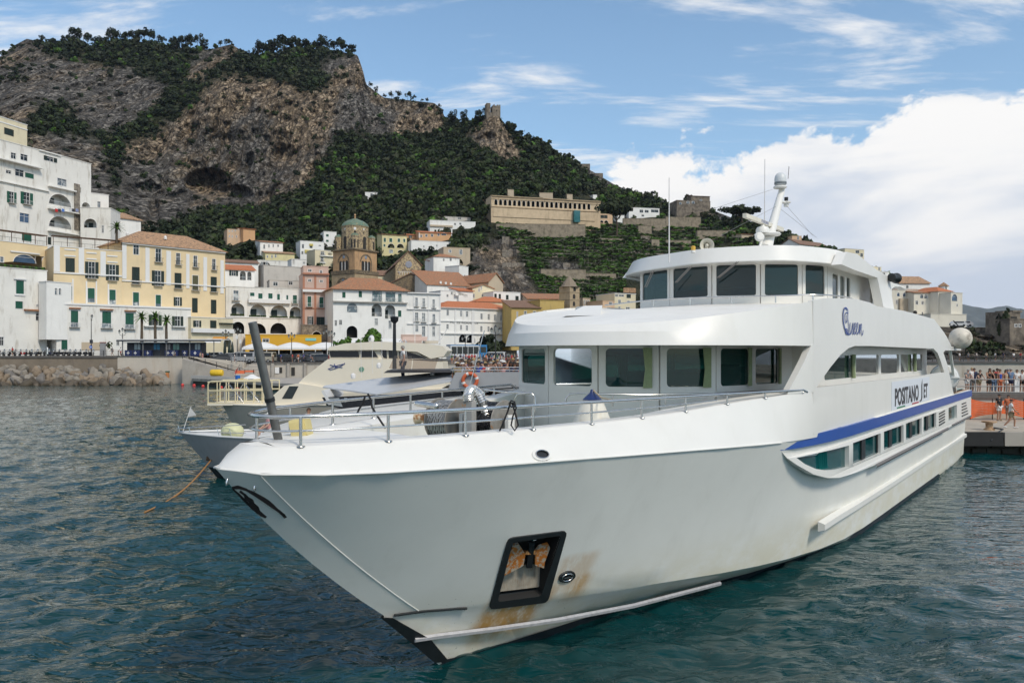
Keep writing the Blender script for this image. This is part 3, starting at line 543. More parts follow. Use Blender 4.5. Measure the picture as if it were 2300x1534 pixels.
 house('white_house','white house with red tiled roof and two arched loggias above the arcades',C3,122,440,780,600,190,193,9,W_WHITE,'shed',TILE_RED,2.2,wins=S_('d',(192,612,238,670))+S_('Ar',(283,618,345,715),(362,625,405,715)))
 house('long_house','long pale house with low brown roof behind the red tiled loggia house',C3,120,480,600,520,205,209,9,W_WHITE,'gable',TILE_BROWN,1.2)
 house('white_house','white arcaded house with flower boxes in two rows of big arches',C3,128,945,1300,785,178,186,13,W_WORN,'flat',wins=S_('wb',(212,828,267,935))+S_('g',(392,850,438,888),(480,858,525,915),(588,858,633,915),(683,865,712,930),(782,878,802,925))+S_('gb',(853,878,895,968))+S_('Ap',(188,962,330,1100),(390,975,562,1115),(610,985,790,1125),(820,1000,940,1130))+S_('AD',(197,1163,328,1290),(388,1180,562,1290),(610,1175,780,1290)),extra=band(TRIM,'balcony_parapet',(370,920,820,972,.9),(130,1105,945,1125,.2)))
 house('grey_block','big blank grey rendered wall block behind the arcaded house',C3,538,957,800,555,208,214,12,W_GREYB,'flat')
 house('white_house','low white roof house with small terrace on top of the arcades',C3,600,960,800,715,196,199,8,W_GREYB,'flat',wins=S_('x',(805,730,850,765),(640,735,690,775)))
 house('pink_palazzo','narrow pink palazzo with terracotta pilasters in the middle of the front',C3,957,1240,1240,640,184,186,12,W_PINK,'flat',wins=S_('gb',(1010,890,1050,1000),(1138,900,1180,1010))+S_('d',(1025,1108,1055,1190))+S_('k',(1112,1115,1190,1195))+S_('x',(1015,705,1050,730),(1140,715,1175,738)),extra=both(band(W_TERRA,'pilaster',(960,670,980,1190),(1082,670,1104,1190),(1215,680,1238,1190)),band(W_TERRA,'cornice',(957,636,1242,662,.7),(957,800,1240,812,.2),(957,1010,1240,1022,.2)),band(TRIM,'balcony_parapet',(957,815,1240,850,.8))))
 house('pink_attic','set back attic storey on top of the pink palazzo',C3,965,1235,660,565,188,190,8,W_PINK,'flat',wins=S_('x',(1015,598,1055,625),(1140,612,1170,640)))
 house('stone_arcade','rough stone wall with dark arches under the pink palazzo',C3,945,1425,1335,1200,181,184,4,W_STONE,'flat',wins=S_('AD',(1060,1268,1155,1335),(1315,1280,1430,1335)),cat='wall')
 house('white_house','white corner house with hip roof, teal windows and arched loggias',C4,40,835,1395,812,177,184,12,W_WHITE,'hip',TILE,3.8,eave=.9,wins=S_('g',(138,845,172,905),(315,833,350,900),(738,1042,773,1110))+S_('Wb',(460,830,563,945),(605,845,707,950),(740,862,776,950))+S_('a',(187,962,300,1062))+S_('Ar',(455,970,562,1105),(598,982,707,1130))+S_('w',(487,1128,520,1200),(637,1152,668,1240))+S_('x',(105,1145,135,1195),(57,1148,80,1205))+S_('AD',(185,1207,300,1335)),extra=band(STONEC,'balcony',(30,938,835,958,.8)))
 house('white_palazzo','tall narrow white palazzo with three rows of balcony doors',C4,835,1196,1400,850,184,187,12,W_WHITE,'flat',wins=S_('wb',(925,905,950,1000),(1002,912,1028,1008),(1110,925,1133,1015),(922,1065,955,1160),(997,1070,1030,1168),(1110,1082,1137,1175))+S_('w',(925,1208,955,1270),(997,1212,1030,1320),(1108,1218,1135,1320)),extra=both(band(TRIM,'cornice',(835,846,1198,868,.6),(835,1020,1196,1036,.4),(835,1178,1196,1192,.3)),band(TRIM,'pilaster',(900,870,916,1400),(1058,870,1072,1400),(1182,870,1196,1400)),band(W_PINK,'shop_front',(770,1300,990,1400,.3))))
 def sign(f,o):
  u,z=f.uv(1450,1172);b=f.at(u,z,.06);M=Matrix((f.d,Vector((0,0,1)),f.n)).transposed().to_4x4();M.translation=b;font('sign_lettering','HOTEL RESIDENCE',1.15,mat('sign_grey',(.25,.24,.23),.7),o,M,.02)
 house('hotel','long white hotel with orange tiled roofs and regular small windows',C4,1194,2018,1400,1010,190,203,12,W_WHITE,'hip',TILE_RED,2.4,eave=.6,cat='hotel',wins=S_('w',(1262,1037,1285,1095),(1408,1047,1427,1105),(1470,1052,1492,1110),(1627,1076,1647,1135),(1705,1083,1725,1140),(1772,1088,1790,1145),(1840,1094,1857,1150),(1912,1099,1928,1150),(1260,1190,1282,1240),(1408,1200,1425,1250),(1470,1205,1490,1255),(1625,1212,1645,1270),(1703,1216,1722,1268),(1770,1221,1788,1270),(1838,1226,1856,1270),(1912,1231,1928,1275))+S_('AD',(1395,1302,1470,1385),(1478,1306,1567,1390),(1615,1312,1690,1390)),extra=both(sign,band(TRIM,'cornice',(1194,1005,2018,1022,.5),(1194,1148,2018,1160,.3),(1194,1282,2018,1294,.5)),band(TRIM,'pilaster',(1345,1022,1362,1400),(1530,1025,1560,1400))))
 gold=mat('gold_mosaic',(.44,.34,.19),.7,var=.3,scale=2.2,col2=(.16,.12,.09),c2=(.45,.6));tuff=mat('tuff_stone',(.46,.285,.15),.9,var=.2,scale=.8,bump=.4,stain=(.16,.12,.09),stains=.6);dstone=mat('dark_carved_stone',(.20,.15,.09),.9,var=.4,scale=2.5,col2=(.10,.08,.06),c2=(.45,.6));majo=mat('green_majolica',(.10,.17,.12),.5,var=.4,scale=2.5,col2=(.20,.19,.10),c2=(.5,.62))
 def church(f,o):
  for i in range(9):window(f,(738+i*26,625,756+i*26,662,'ax'),o,gold)
  for r in range(4):
   for i in range(15):u0,u1,z0,z1=f.rect((735+i*16.5,700+r*17,744+i*16.5,708+r*17));b=MB();f.slab(b,u0,u1,z0,z1,.1,.2);b.build('marble_block',TRIM,o)
  u,z=f.uv(852,548);MB().lathe([(0,.06),(1.0,.06),(1.2,0)],20,f.at(u,z,.06),tuple(f.n)).build('rose',mat('rose_grey',(.25,.26,.3),.6),o)
 house('cathedral','cathedral with gilded gabled front and striped stonework rising over the roofs',C4,712,988,800,555,232,234,34,gold,'gable_front',TILE_BROWN,5.0,cat='church',extra=church,under=8)
 house('cathedral_aisle','lower striped stone front with sloping shoulders at the foot of the cathedral',C4,630,1122,800,765,229,231,3,dstone,'gable_front',TILE_BROWN,4.0,cat='church')
 house('long_roof_house','long pale wing with brown roof between bell tower and cathedral',C4,340,715,740,660,240,243,10,W_CREAM,'gable',TILE_BROWN,2.4)
 house('cathedral_nave','long low nave wing with orange tiled roof right of the cathedral',C4,1050,1560,840,765,222,229,14,W_WHITE,'shed',TILE,6.0,wins=S_('x',(1190,730,1205,750),(1245,738,1260,756),(1300,745,1315,762)))
 house('cloister_house','gabled pale house with round window at the end of the orange nave roof',C4,1712,1868,810,738,224,228,26,W_BEIGE,'gable_front',TILE,3.2)
 t=thing('bell_tower','brown arcaded bell tower with green tiled dome behind the white corner house','bell tower');f=Fac(C4,38,272,276,270,900,395,6);w=f.L;M=lambda mb,n,mt:mb.build(n,mt,t,30)
 zz=lambda y:f.uv(150,y)[1];m=MB();f.slab(m,-.3,w+.3,f.z0,zz(655),-w-.3,.3);M(m,'tower_base',mat('weathered_tuff',(.38,.28,.17),.9,var=.3,scale=.8,bump=.5,stain=(.14,.11,.09),stains=.6));m=MB();f.slab(m,-.5,w+.5,zz(652),zz(612),-w-.5,.5);M(m,'ledge',dstone);m=MB();f.slab(m,0,w,zz(612),zz(395),-w,0);M(m,'belfry',tuff);m=MB();f.slab(m,-.5,w+.5,zz(400),zz(384),-w-.5,.5);M(m,'ledge',dstone)
 sd=Fac(C4,272,340,270,277.5,900,395);sd.A=f.at(w,0,0);sd.A.z=0;sd.d=-f.n;sd.n=f.d.copy();sd.L=w
 for ff in(f,sd):
  for(a,b,c_,d_)in((.24,.76,612,432),(.18,.82,790,690)):
   a*=w;b*=w;z0,z1=zz(c_),zz(d_);ring=archpoly(a,b,z0,z1,12);inn=archpoly(a+.4,b-.4,z0,z1-.5,12);r=MB();off=.31 if c_>700 else .01
   r.grid([[ff.at(*q,off)for q in ring],[ff.at(*q,off+.14)for q in ring],[ff.at(*q,off+.14)for q in inn],[ff.at(*q,off)for q in inn]]);aw=r.build('arch_frame',dstone,t)
   n=3 if c_<700 else 2
   for i in range(n):
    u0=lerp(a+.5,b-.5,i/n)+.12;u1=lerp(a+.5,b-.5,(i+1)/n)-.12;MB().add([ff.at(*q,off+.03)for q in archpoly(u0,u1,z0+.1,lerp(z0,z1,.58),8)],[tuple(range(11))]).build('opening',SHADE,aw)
   for i in range(1,n):MB().tube([ff.at(lerp(a+.5,b-.5,i/n),z0,off+.1),ff.at(lerp(a+.5,b-.5,i/n),lerp(z0,z1,.5),off+.1)],.1,8).build('column',TRIM,aw)
   MB().lathe([(0,.1),(.42,.1),(.6,.0)],14,ff.at((a+b)/2,lerp(z0,z1,.8),off),tuple(ff.n)).build('oculus',mat('oculus_blue',(.22,.26,.32),.5),aw)
 cx=f.at(w/2,0,-w/2);cx.z=0;up=lambda z:cx+Vector((0,0,z));za,zb,zc,zd=zz(386),zz(125),zz(35),zz(-15);rr=w*.44
 MB().lathe([(rr,za),(rr,zb-.3),(rr*1.04,zb-.3),(rr*1.04,zb)],12,cx).build('drum',gold,t,20);MB().lathe([(rr*1.06,zb),(rr*.93,zb+(zc-zb)*.35),(rr*.62,zb+(zc-zb)*.72),(rr*.16,zc)],12,cx).build('dome',majo,t,20);MB().lathe([(.3,zc-.2),(.25,zc+1),(.45,zc+1.2),(.2,zd),(0,zd+.3)],8,cx).build('finial',tuff,t,30)
 for a in range(4):
  an=math.atan2(f.n.y,f.n.x)+R(45)+a*math.pi/2;c=cx+Vector((math.cos(an),math.sin(an),0))*w*.53;z1=zz(250)
  tu=MB().lathe([(1.35,za),(1.35,z1),(1.45,z1),(1.45,z1+.2)],10,c).build('turret',gold,t,20);MB().lathe([(1.45,z1+.2),(1.1,z1+.8),(.3,z1+1.2),(0,z1+1.25)],10,c).build('turret_dome',majo,tu,20)
  for b in range(3):ang=an-.9+b*.9;d=Vector((math.cos(ang),math.sin(ang),0));s_=Vector((-d.y,d.x,0));MB().prism([c+d*1.32+s_*x+Vector((0,0,z))for x,z in archpoly(-.28,.28,za+.4,za+3.2,6)],d*.06).build('opening',SHADE,tu)
 for a in range(8):
  an=math.atan2(f.n.y,f.n.x)+a*math.pi/4;d=Vector((math.cos(an),math.sin(an),0));s_=Vector((-d.y,d.x,0))
  if a%2==0:MB().prism([cx+d*(rr*.985)+s_*x+Vector((0,0,z))for x,z in archpoly(-.62,.62,za+.2,za+4.6,8)],d*.12).build('opening',SHADE,t)
  for k,q in enumerate((.72,.86)):MB().lathe([(0,.05),(.34,.05),(.5,0)],10,cx+d*rr*.97+Vector((0,0,lerp(za,zb,q))),tuple(d)).build('roundel',TRIM if k else SHADE,t)
 hs=[('peach_house','peach house alone among trees below the cliff',C3,145,320,295,165,330,333,11,W_PEACH,'flat',None,0,S_('x',(163,178,173,196),(195,178,205,196),(228,172,238,190),(262,165,272,182),(165,232,175,255),(195,235,205,258),(240,235,252,258))),('orange_annex','orange wing at the right side of the peach house',C3,318,445,290,160,333,336,9,W_ORANGE,'shed',TILE_RED,1.2,()),('white_house','white hillside house with shallow pink roof left of the bell tower',C3,500,745,490,300,288,292,10,W_WHITE,'shed',TILE,1.6,S_('x',(535,335,553,378),(588,332,602,365),(635,330,648,362),(685,335,702,358))),('yellow_cottage','row of low yellow cottages with brown roofs below the white hillside house',C3,555,870,560,420,258,262,8,W_LEMON,'shed',TILE_OLD,1.5,S_('x',(570,450,585,475),(620,445,635,478),(658,440,675,472))),('white_terrace_house','white terrace house with patchy wall above the grey block',C3,475,850,640,500,240,244,8,W_WORN,'flat',None,0,S_('x',(510,520,530,560),(560,520,580,550),(655,505,670,535),(700,505,715,545),(500,580,525,615),(460,585,475,615))),('white_house','low white house with tall window pair left of the cream flats',C3,838,1000,600,490,236,238,7,W_WHITE,'flat',None,0,S_('w',(850,490,872,545),(960,520,985,540))),('white_house','white hillside house with yellow awnings left of the bell tower',C3,932,1188,475,292,284,288,9,W_WHITE,'flat',None,0,S_('x',(950,330,972,373),(1033,328,1063,372),(945,405,965,437),(1130,338,1155,350)),band(mat('yellow_awning',(.55,.45,.12),.8),'awning',(980,390,1085,430,.5),(1030,325,1068,350,.4))),('white_house','narrow white house high beside the bell tower top',C3,1185,1322,350,192,310,312,9,W_WHITE,'flat',None,0,S_('g',(1210,222,1237,248),(1210,282,1237,305))),('cream_house','cream flats with dark balconies just left of the bell tower',C3,1090,1290,610,388,262,266,9,W_CREAM,'flat',None,0,S_('xb',(1152,408,1190,445),(1152,470,1182,515),(1240,400,1262,430)),band(W_WHITE,'balcony_parapet',(1140,448,1290,468,.8),(1140,520,1200,535,.6))),('yellow_house','lemon yellow house with arched loggias right of the bell tower',C4,567,833,440,222,318,322,10,W_LEMON,'shed',TILE,1.4,S_('g',(585,262,607,305),(645,265,675,308),(735,268,760,308),(795,272,815,308),(583,330,602,355))+S_('A',(627,322,700,372),(727,324,800,372),(735,392,797,425))+S_('w',(645,388,682,425))),('orange_house','small orange house between the lemon house and the long orange villa',C4,835,962,300,228,326,328,8,W_ORANGE,'shed',TILE_RED,1.5,S_('d',(862,238,880,265),(935,235,950,260))),('orange_villa','long orange villa with arched window and red tiled roof on the slope',C4,962,1322,290,200,330,334,9,W_ORANGE,'shed',TILE_RED,1.8,S_('x',(978,228,998,255),(1032,222,1055,250),(1093,220,1117,248),(1165,215,1185,240))+S_('a',(1205,205,1258,235)),band(TRIM,'corner_trim',(962,200,970,262),(1310,170,1322,262))),('white_house','long white house with flat terrace below the orange villa',C4,880,1308,390,288,306,311,9,W_WHITE,'flat',None,0,S_('x',(1010,345,1022,365),(1150,335,1162,355),(1075,350,1085,368))),('white_villa','white villa with rooftop rooms at the top of the houses',C4,1080,1572,165,70,398,404,12,W_WHITE,'flat',None,0,S_('x',(1342,103,1362,122),(1398,100,1420,118)),band(W_BEIGE,'terrace_wall',(1080,120,1325,150,.6))),('rooftop_room','set back rooftop room of the white villa under a tree',C4,1235,1520,80,32,404,408,6,W_GREYB,'flat',None,0,S_('x',(1380,40,1420,60))),('beige_block','plain beige house with two white windows beside the dark rock',C4,1228,1515,540,362,272,275,10,W_BEIGE,'flat',None,0,S_('w',(1283,388,1312,420),(1400,388,1430,440))),('white_house','white house with brown hip roof above the nave roof',C4,1120,1400,720,462,253,257,9,W_WHITE,'hip',TILE,1.8,S_('x',(1222,485,1237,510),(1295,478,1315,510),(1352,475,1362,500),(1362,565,1377,610))),('white_house','small white house with green shutters and red roof in front of the brown hip roof',C4,1075,1260,720,508,248,250,7,W_WHITE,'shed',TILE_RED,1.0,S_('g',(1102,532,1145,572),(1172,548,1207,577))),('white_house','stepped white terraces stuck to the right of the brown hip roofed house',C4,1395,1495,720,560,250,254,7,W_WHITE,'flat',None,0,S_('x',(1450,660,1462,690))),('white_house','low flat white house with four dark windows below the dark rock',C4,1765,2055,1000,840,213,217,8,W_WHITE,'flat',None,0,S_('k',(1778,865,1797,905),(1825,868,1842,915),(1903,878,1924,922),(2005,890,2033,935))),('cream_house','cream house with stepped gable right of the small red roof',C4,1540,1765,960,800,217,220,8,W_CREAM,'gable_front',TILE,1.2,S_('x',(1605,800,1617,840),(1628,785,1640,820),(1545,865,1562,905),(1640,870,1672,890))),('white_house','white house with orange shed roof in the middle cluster of roofs',C4,1392,1545,960,830,214,216,8,W_WHITE,'shed',TILE_RED,1.5,S_('x',(1455,870,1485,895),(1360,840,1385,880))),('white_house','white flat roofed house with terrace behind the tall white palazzo',C4,1196,1392,960,830,212,215,8,W_WHITE,'flat',None,0,S_('x',(1262,870,1280,895),(1308,840,1325,870))),('red_roof_house','low house under a bright red hip roof behind the hotel',C4,1580,1960,1010,945,206,210,9,W_CREAM,'hip',TILE_RED,1.9,S_('x',(1900,985,1920,1012))),('mustard_house','mustard yellow house with brown roof right of the hotel',C7,400,690,1500,1312,192,194,10,W_MUST,'shed',TILE_BROWN,2.6,S_('x',(530,1350,553,1412),(622,1350,647,1410),(455,1355,465,1415))),('mustard_house','mustard yellow house with crenellated flat top left of the stone belfry',C7,690,935,1500,1240,194,197,10,W_MUST,'flat',None,0,()),('church_hall','church hall with orange roof and row of flags behind the mustard houses',C7,570,995,1300,1225,206,208,9,W_BEIGE,'shed',TILE,2.2,()),('stone_house','small stone house with arched openings right of the stone belfry',C7,1125,1200,1320,1218,204,206,8,W_BEIGE,'flat',None,0,S_('a',(1132,1235,1142,1285),(1152,1238,1164,1285),(1175,1240,1186,1285))),('yellow_flats','pale yellow flats with balconies left of the ferry wheelhouse',C7,1446,1660,1400,1170,200,203,10,W_CREAM,'flat',None,0,S_('w',(1483,1235,1508,1272))+S_('k',(1570,1177,1607,1213))+S_('x',(1452,1180,1480,1200),(1490,1182,1540,1200),(1485,1305,1505,1335),(1560,1308,1600,1330),(1575,1245,1600,1262)),band(TILE_OLD,'roof_screen',(1535,1112,1660,1165,.1))),('yellow_flats','lower peach flats beside the pale yellow flats',C7,1325,1446,1400,1245,197,199,8,W_PEACH,'flat',None,0,S_('x',(1390,1257,1420,1280),(1365,1312,1405,1335))),('pink_villa','pink villa with arched porch under the umbrella pine',C7,1288,1425,460,362,392,394,9,W_PEACH,'flat',None,0,S_('k',(1305,378,1337,407),(1342,378,1372,408))+S_('AD',(1297,430,1332,455),(1342,430,1380,455))),('white_villa','low white villa with long terrace right of the umbrella pine',C7,1590,1900,400,298,430,434,10,W_WHITE,'flat',None,0,S_('x',(1700,322,1735,352),(1752,325,1790,352),(1720,372,1745,390),(1815,320,1890,350))),('white_villa','white annex behind the trunk of the umbrella pine',C7,1470,1545,440,375,405,406,6,W_WHITE,'flat',None,0,S_('x',(1485,395,1502,415))),('white_house','lonely white cottage in the dark woods under the cliff',PXC,820,848,446,432,430,431,6,W_WHITE,'flat',None,0,S_('x',(832,435,837,443)))]
 for h in hs:
  nm,lb,c,x0,x1,yb,yt,Y0,Y1,dp,wl,rf,rm,rh,ws=h[:15];house(nm,lb,c,x0,x1,yb,yt,Y0,Y1,dp,wl,rf,rm,rh,ws,extra=h[15]if len(h)>15 else None,under=7)
 clw=mat('cloister_ochre',(.58,.45,.30),.9,var=.12,scale=.4,stain=(.24,.18,.12),stains=.5)
 house('cloister','long ochre cloister with a row of arched openings on the green hillside',C7,195,1302,440,178,452,470,12,clw,'flat',cat='cloister',under=4,wins=[(229+i*47.1,218+i*2.2,258+i*47.1-i*.1,274+i*2.35,'AD')for i in range(21)],extra=both(band(clw,'cornice',(195,178,1302,192,.8),(195,205,1302,212,.4),(200,285,1290,300,.5)),band(clw,'retaining_wall',(215,302,1245,440,.35)),band(mat('glass_lift',(.03,.14,.15),.15,var=.3),'lift_shaft',(1022,335,1082,455,2.4))))
 for(x0,x1,yb,yt,lb)in((362,425,165,118,'small stone block above the left end of the cloister'),(685,820,185,150,'low stone block above the middle of the cloister'),(962,1020,200,165,'stone block above the right half of the cloister'),(1228,1268,200,170,'narrow white block above the right end of the cloister')):house('roof_block',lb,C7,x0,x1,yb,yt,478,479,8,W_BEIGE if x0<1200 else W_WHITE,'flat',under=8)
 house('chapel','tiny ochre chapel at the left end of the cloister',C7,135,185,300,225,455,456,6,clw,'gable_front',rh=1.5,wins=S_('x',(150,248,168,272)))
 t=thing('belfry','square stone belfry with pointed spire among the mustard houses','belfry');f=Fac(C7,992,1090,238,241,1320,1098,6);w=f.L;bs=mat('pale_tuff',(.40,.31,.20),.9,var=.18,scale=1.,stain=(.22,.17,.12),stains=.5);m=MB();f.slab(m,0,w,f.z0,f.z1,-w,0);m.build('shaft',bs,t)
 for y in(1160,1235):z=f.uv(1040,y)[1];m=MB();f.slab(m,-.15,w+.15,z,z+.25,-w-.15,.15);m.build('ledge',bs,t)
 c=f.at(w/2,0,-w/2);c.z=0;zt=f.uv(1060,985)[1];MB().lathe([(w*.74,f.z1),(w*.55,f.z1+.3),(w*.38,f.z1+1.6),(.05,zt)],8,c).build('spire',mat('spire_stone',(.24,.19,.14),.9,var=.2),t,20)
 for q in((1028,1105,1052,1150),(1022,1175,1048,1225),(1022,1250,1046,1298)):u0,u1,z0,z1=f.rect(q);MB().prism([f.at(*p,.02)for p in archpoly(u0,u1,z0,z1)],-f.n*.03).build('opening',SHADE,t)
 rs=mat('ruin_stone',(.21,.175,.135),.95,var=.3,scale=.5,bump=.9,bscale=1.2,col2=(.12,.10,.08),c2=(.45,.6))
 b=on_hill(1108,268);Y=b.y+4;t=thing('ruined_tower','ruined square stone tower on the wooded spur','tower',(0,0,0));f=Fac(PXC,1093,1124,Y,Y+3,275,238,8);m=MB();L_=f.L;zt=f.z1;f.slab(m,0,L_*.28,f.z0,zt+2.2,-6,0);f.slab(m,L_*.28,L_*.42,f.z0,zt-5,-6,-.4);f.slab(m,L_*.42,L_,f.z0,zt+.6,-6,.1);m.build('masonry',rs,t)
 m=MB();[f.slab(m,L_*x,L_*(x+.1),zt+.6,zt+1.5,-1,.1)for x in(.5,.75,.9)];m.build('broken_battlement',rs,t);m=MB();f.slab(m,L_*.68,L_*.76,zt-4,zt-2.6,.11,.14);m.build('slit_window',SHADE,t)
 for x,y,w_,h_ in((1212,314,12,8),(1228,318,8,6),(1312,372,26,8),(1345,392,20,7)):b=on_hill(x,y+3);k=b.y/F;MB().box(b.x-w_*k/2,b.x+w_*k/2,b.y-1,b.y+4,b.z-6,b.z+h_*k*.8).build('ruined_wall',rs);tag(bpy.context.scene.objects[-1]if False else list(COL.objects)[-1],'low broken stone wall on the ridge below the tower' if x<1300 else 'stretch of old stone wall running down the ridge','wall','ruined walls on the ridge')
 house('castle_house','dark stone house with arched windows on the bluff at the right end of the ridge',C9,520,800,500,408,458,462,12,rs,'flat',cat='house',wins=S_('a',(540,425,560,445),(600,415,625,438),(645,415,668,438)),under=12);house('castle_house','grey upper block with pitched roof on top of the dark stone house',C9,640,795,420,372,464,466,8,rs,'shed',TILE_BROWN,1.5,wins=S_('w',(712,402,730,428)),under=8)
 for(x0,x1,yb,yt,Y,lb)in((430,720,640,548,430,'long beige retaining wall below the stone house'),(75,430,615,560,425,'rough retaining wall below the white villa'),(690,1010,700,660,405,'low stone wall under the second umbrella pine'),(310,375,800,735,380,'patch of pale wall between the vines'),(430,640,785,742,378,'wide pale terrace wall among the vines'),(200,310,690,620,400,'stone buttress wall left of the vine terraces')):house('terrace_wall',lb,C9,x0,x1,yb,yt,Y/KY,Y/KY+1,3,W_TERR,'flat',cat='wall')
 for i,(x0,x1,yb,yt,Y)in enumerate(((245,1150,500,465,425),(700,1155,1010,925,290),(1160,1460,1010,965,300),(1290,1530,640,612,395))):house('terrace_wall',('long stone terrace wall below the cloister','tall rough stone wall left of the belfry','stone terrace wall above the belfry','stone terrace wall under the umbrella pine')[i],C7,x0,x1,yb,yt,Y/KY,Y/KY+2,4,W_TERR,'flat',cat='wall',under=5)
 house('pink_house','pink house with red gabled roof behind the ferry mast',C9,1480,1560,790,705,330,331,10,W_PEACH,'flat',wins=S_('x',(1490,745,1503,765),(1525,710,1537,735)));house('red_roof_house','house with broad dark red roof just right of the ferry mast',C9,1540,1800,800,775,318,330,12,W_WHITE,'gable',TILE_BROWN,3.2);house('beige_house','low beige house left of the mast foot',C9,1060,1180,720,690,350,352,10,W_BEIGE,'shed',TILE,1.5)
 house('roof_terrace_house','house with antennas and roof terrace over the wheelhouse roof',C9,1920,2080,900,810,290,294,10,W_CREAM,'flat',wins=S_('x',(2010,825,2040,850),(2050,850,2070,880)));house('white_house','white stepped house with small turret right of the wheelhouse roof',C10,690,810,330,175,262,264,9,W_CREAM,'flat',wins=S_('x',(780,185,795,215)));house('white_house','low white house at the edge of the wheelhouse arch',C10,770,890,330,225,258,260,9,W_WHITE,'flat',wins=S_('x',(822,238,848,258)))
 house('peach_house','peach house with arched windows seen through the wheelhouse arch',C10,560,775,620,420,232,236,10,W_PEACH,'flat',wins=S_('a',(582,445,610,490),(645,450,682,500))+S_('x',(590,515,608,530),(655,515,672,535)))
 cv=dict(cat='convent');ml=[0]
 house('convent','left wing of the white convent with arched windows and brown roof',C10,880,1180,680,412,226,228,12,W_CONV,'flat',under=4,wins=S_('as',(970,440,995,475),(1030,440,1055,478),(1085,442,1112,478))+S_('x',(905,515,922,555),(958,515,972,555)),extra=band(W_BEIGE,'stair_wall',(985,500,1140,640,.8)),**cv);house('convent','upper brown roofed block of the white convent',C10,985,1300,440,345,238,239,14,W_WHITE,'gable',TILE_OLD,3.0,wins=S_('x',(1062,365,1085,395)),**cv)
 house('convent','middle wing of the white convent with six windows',C10,1140,1390,660,440,224,225,12,W_CONV,'shed',TILE,2.0,wins=S_('a',(1203,458,1235,495),(1245,460,1278,497))+S_('x',(1158,522,1182,558),(1218,525,1238,558),(1300,525,1325,558),(1312,465,1330,490)),**cv);house('convent','right wing of the white convent with red hip roof',C10,1385,1535,700,425,222,224,12,W_CONV,'hip',TILE_RED,1.8,wins=S_('x',(1408,462,1420,495),(1428,462,1440,495),(1462,465,1474,498),(1495,465,1508,500),(1412,528,1424,552),(1440,530,1452,553),(1470,530,1482,555),(1498,532,1512,558)),**cv)
 house('convent','tall end block of the white convent with big arched window',C10,1515,1632,720,440,219,221,12,W_CONV,'flat',wins=S_('as',(1525,455,1578,525))+S_('x',(1572,555,1583,580)),**cv);house('convent','blank white base block at the right end of the convent',C10,1310,1672,790,655,215,219,10,W_CONV,'flat',**cv)
 t=thing('small_belfry','small white belfry with pointed roof on the convent','belfry');f=Fac(C10,1450,1498,280,281,430,375,3);w=f.L;m=MB();f.slab(m,0,w,f.z0,f.z1,-w,0);m.build('shaft',W_WHITE,t);c=f.at(w/2,0,-w/2);c.z=0;MB().lathe([(w*.85,f.z1),(w*.8,f.z1+.3),(0,f.uv(1470,330)[1])],4,c).build('roof',TILE_OLD,t);u0,u1,z0,z1=f.rect((1460,385,1472,410));MB().prism([f.at(*p,.02)for p in archpoly(u0,u1,z0,z1)],-f.n*.03).build('opening',SHADE,t)
town();woods()
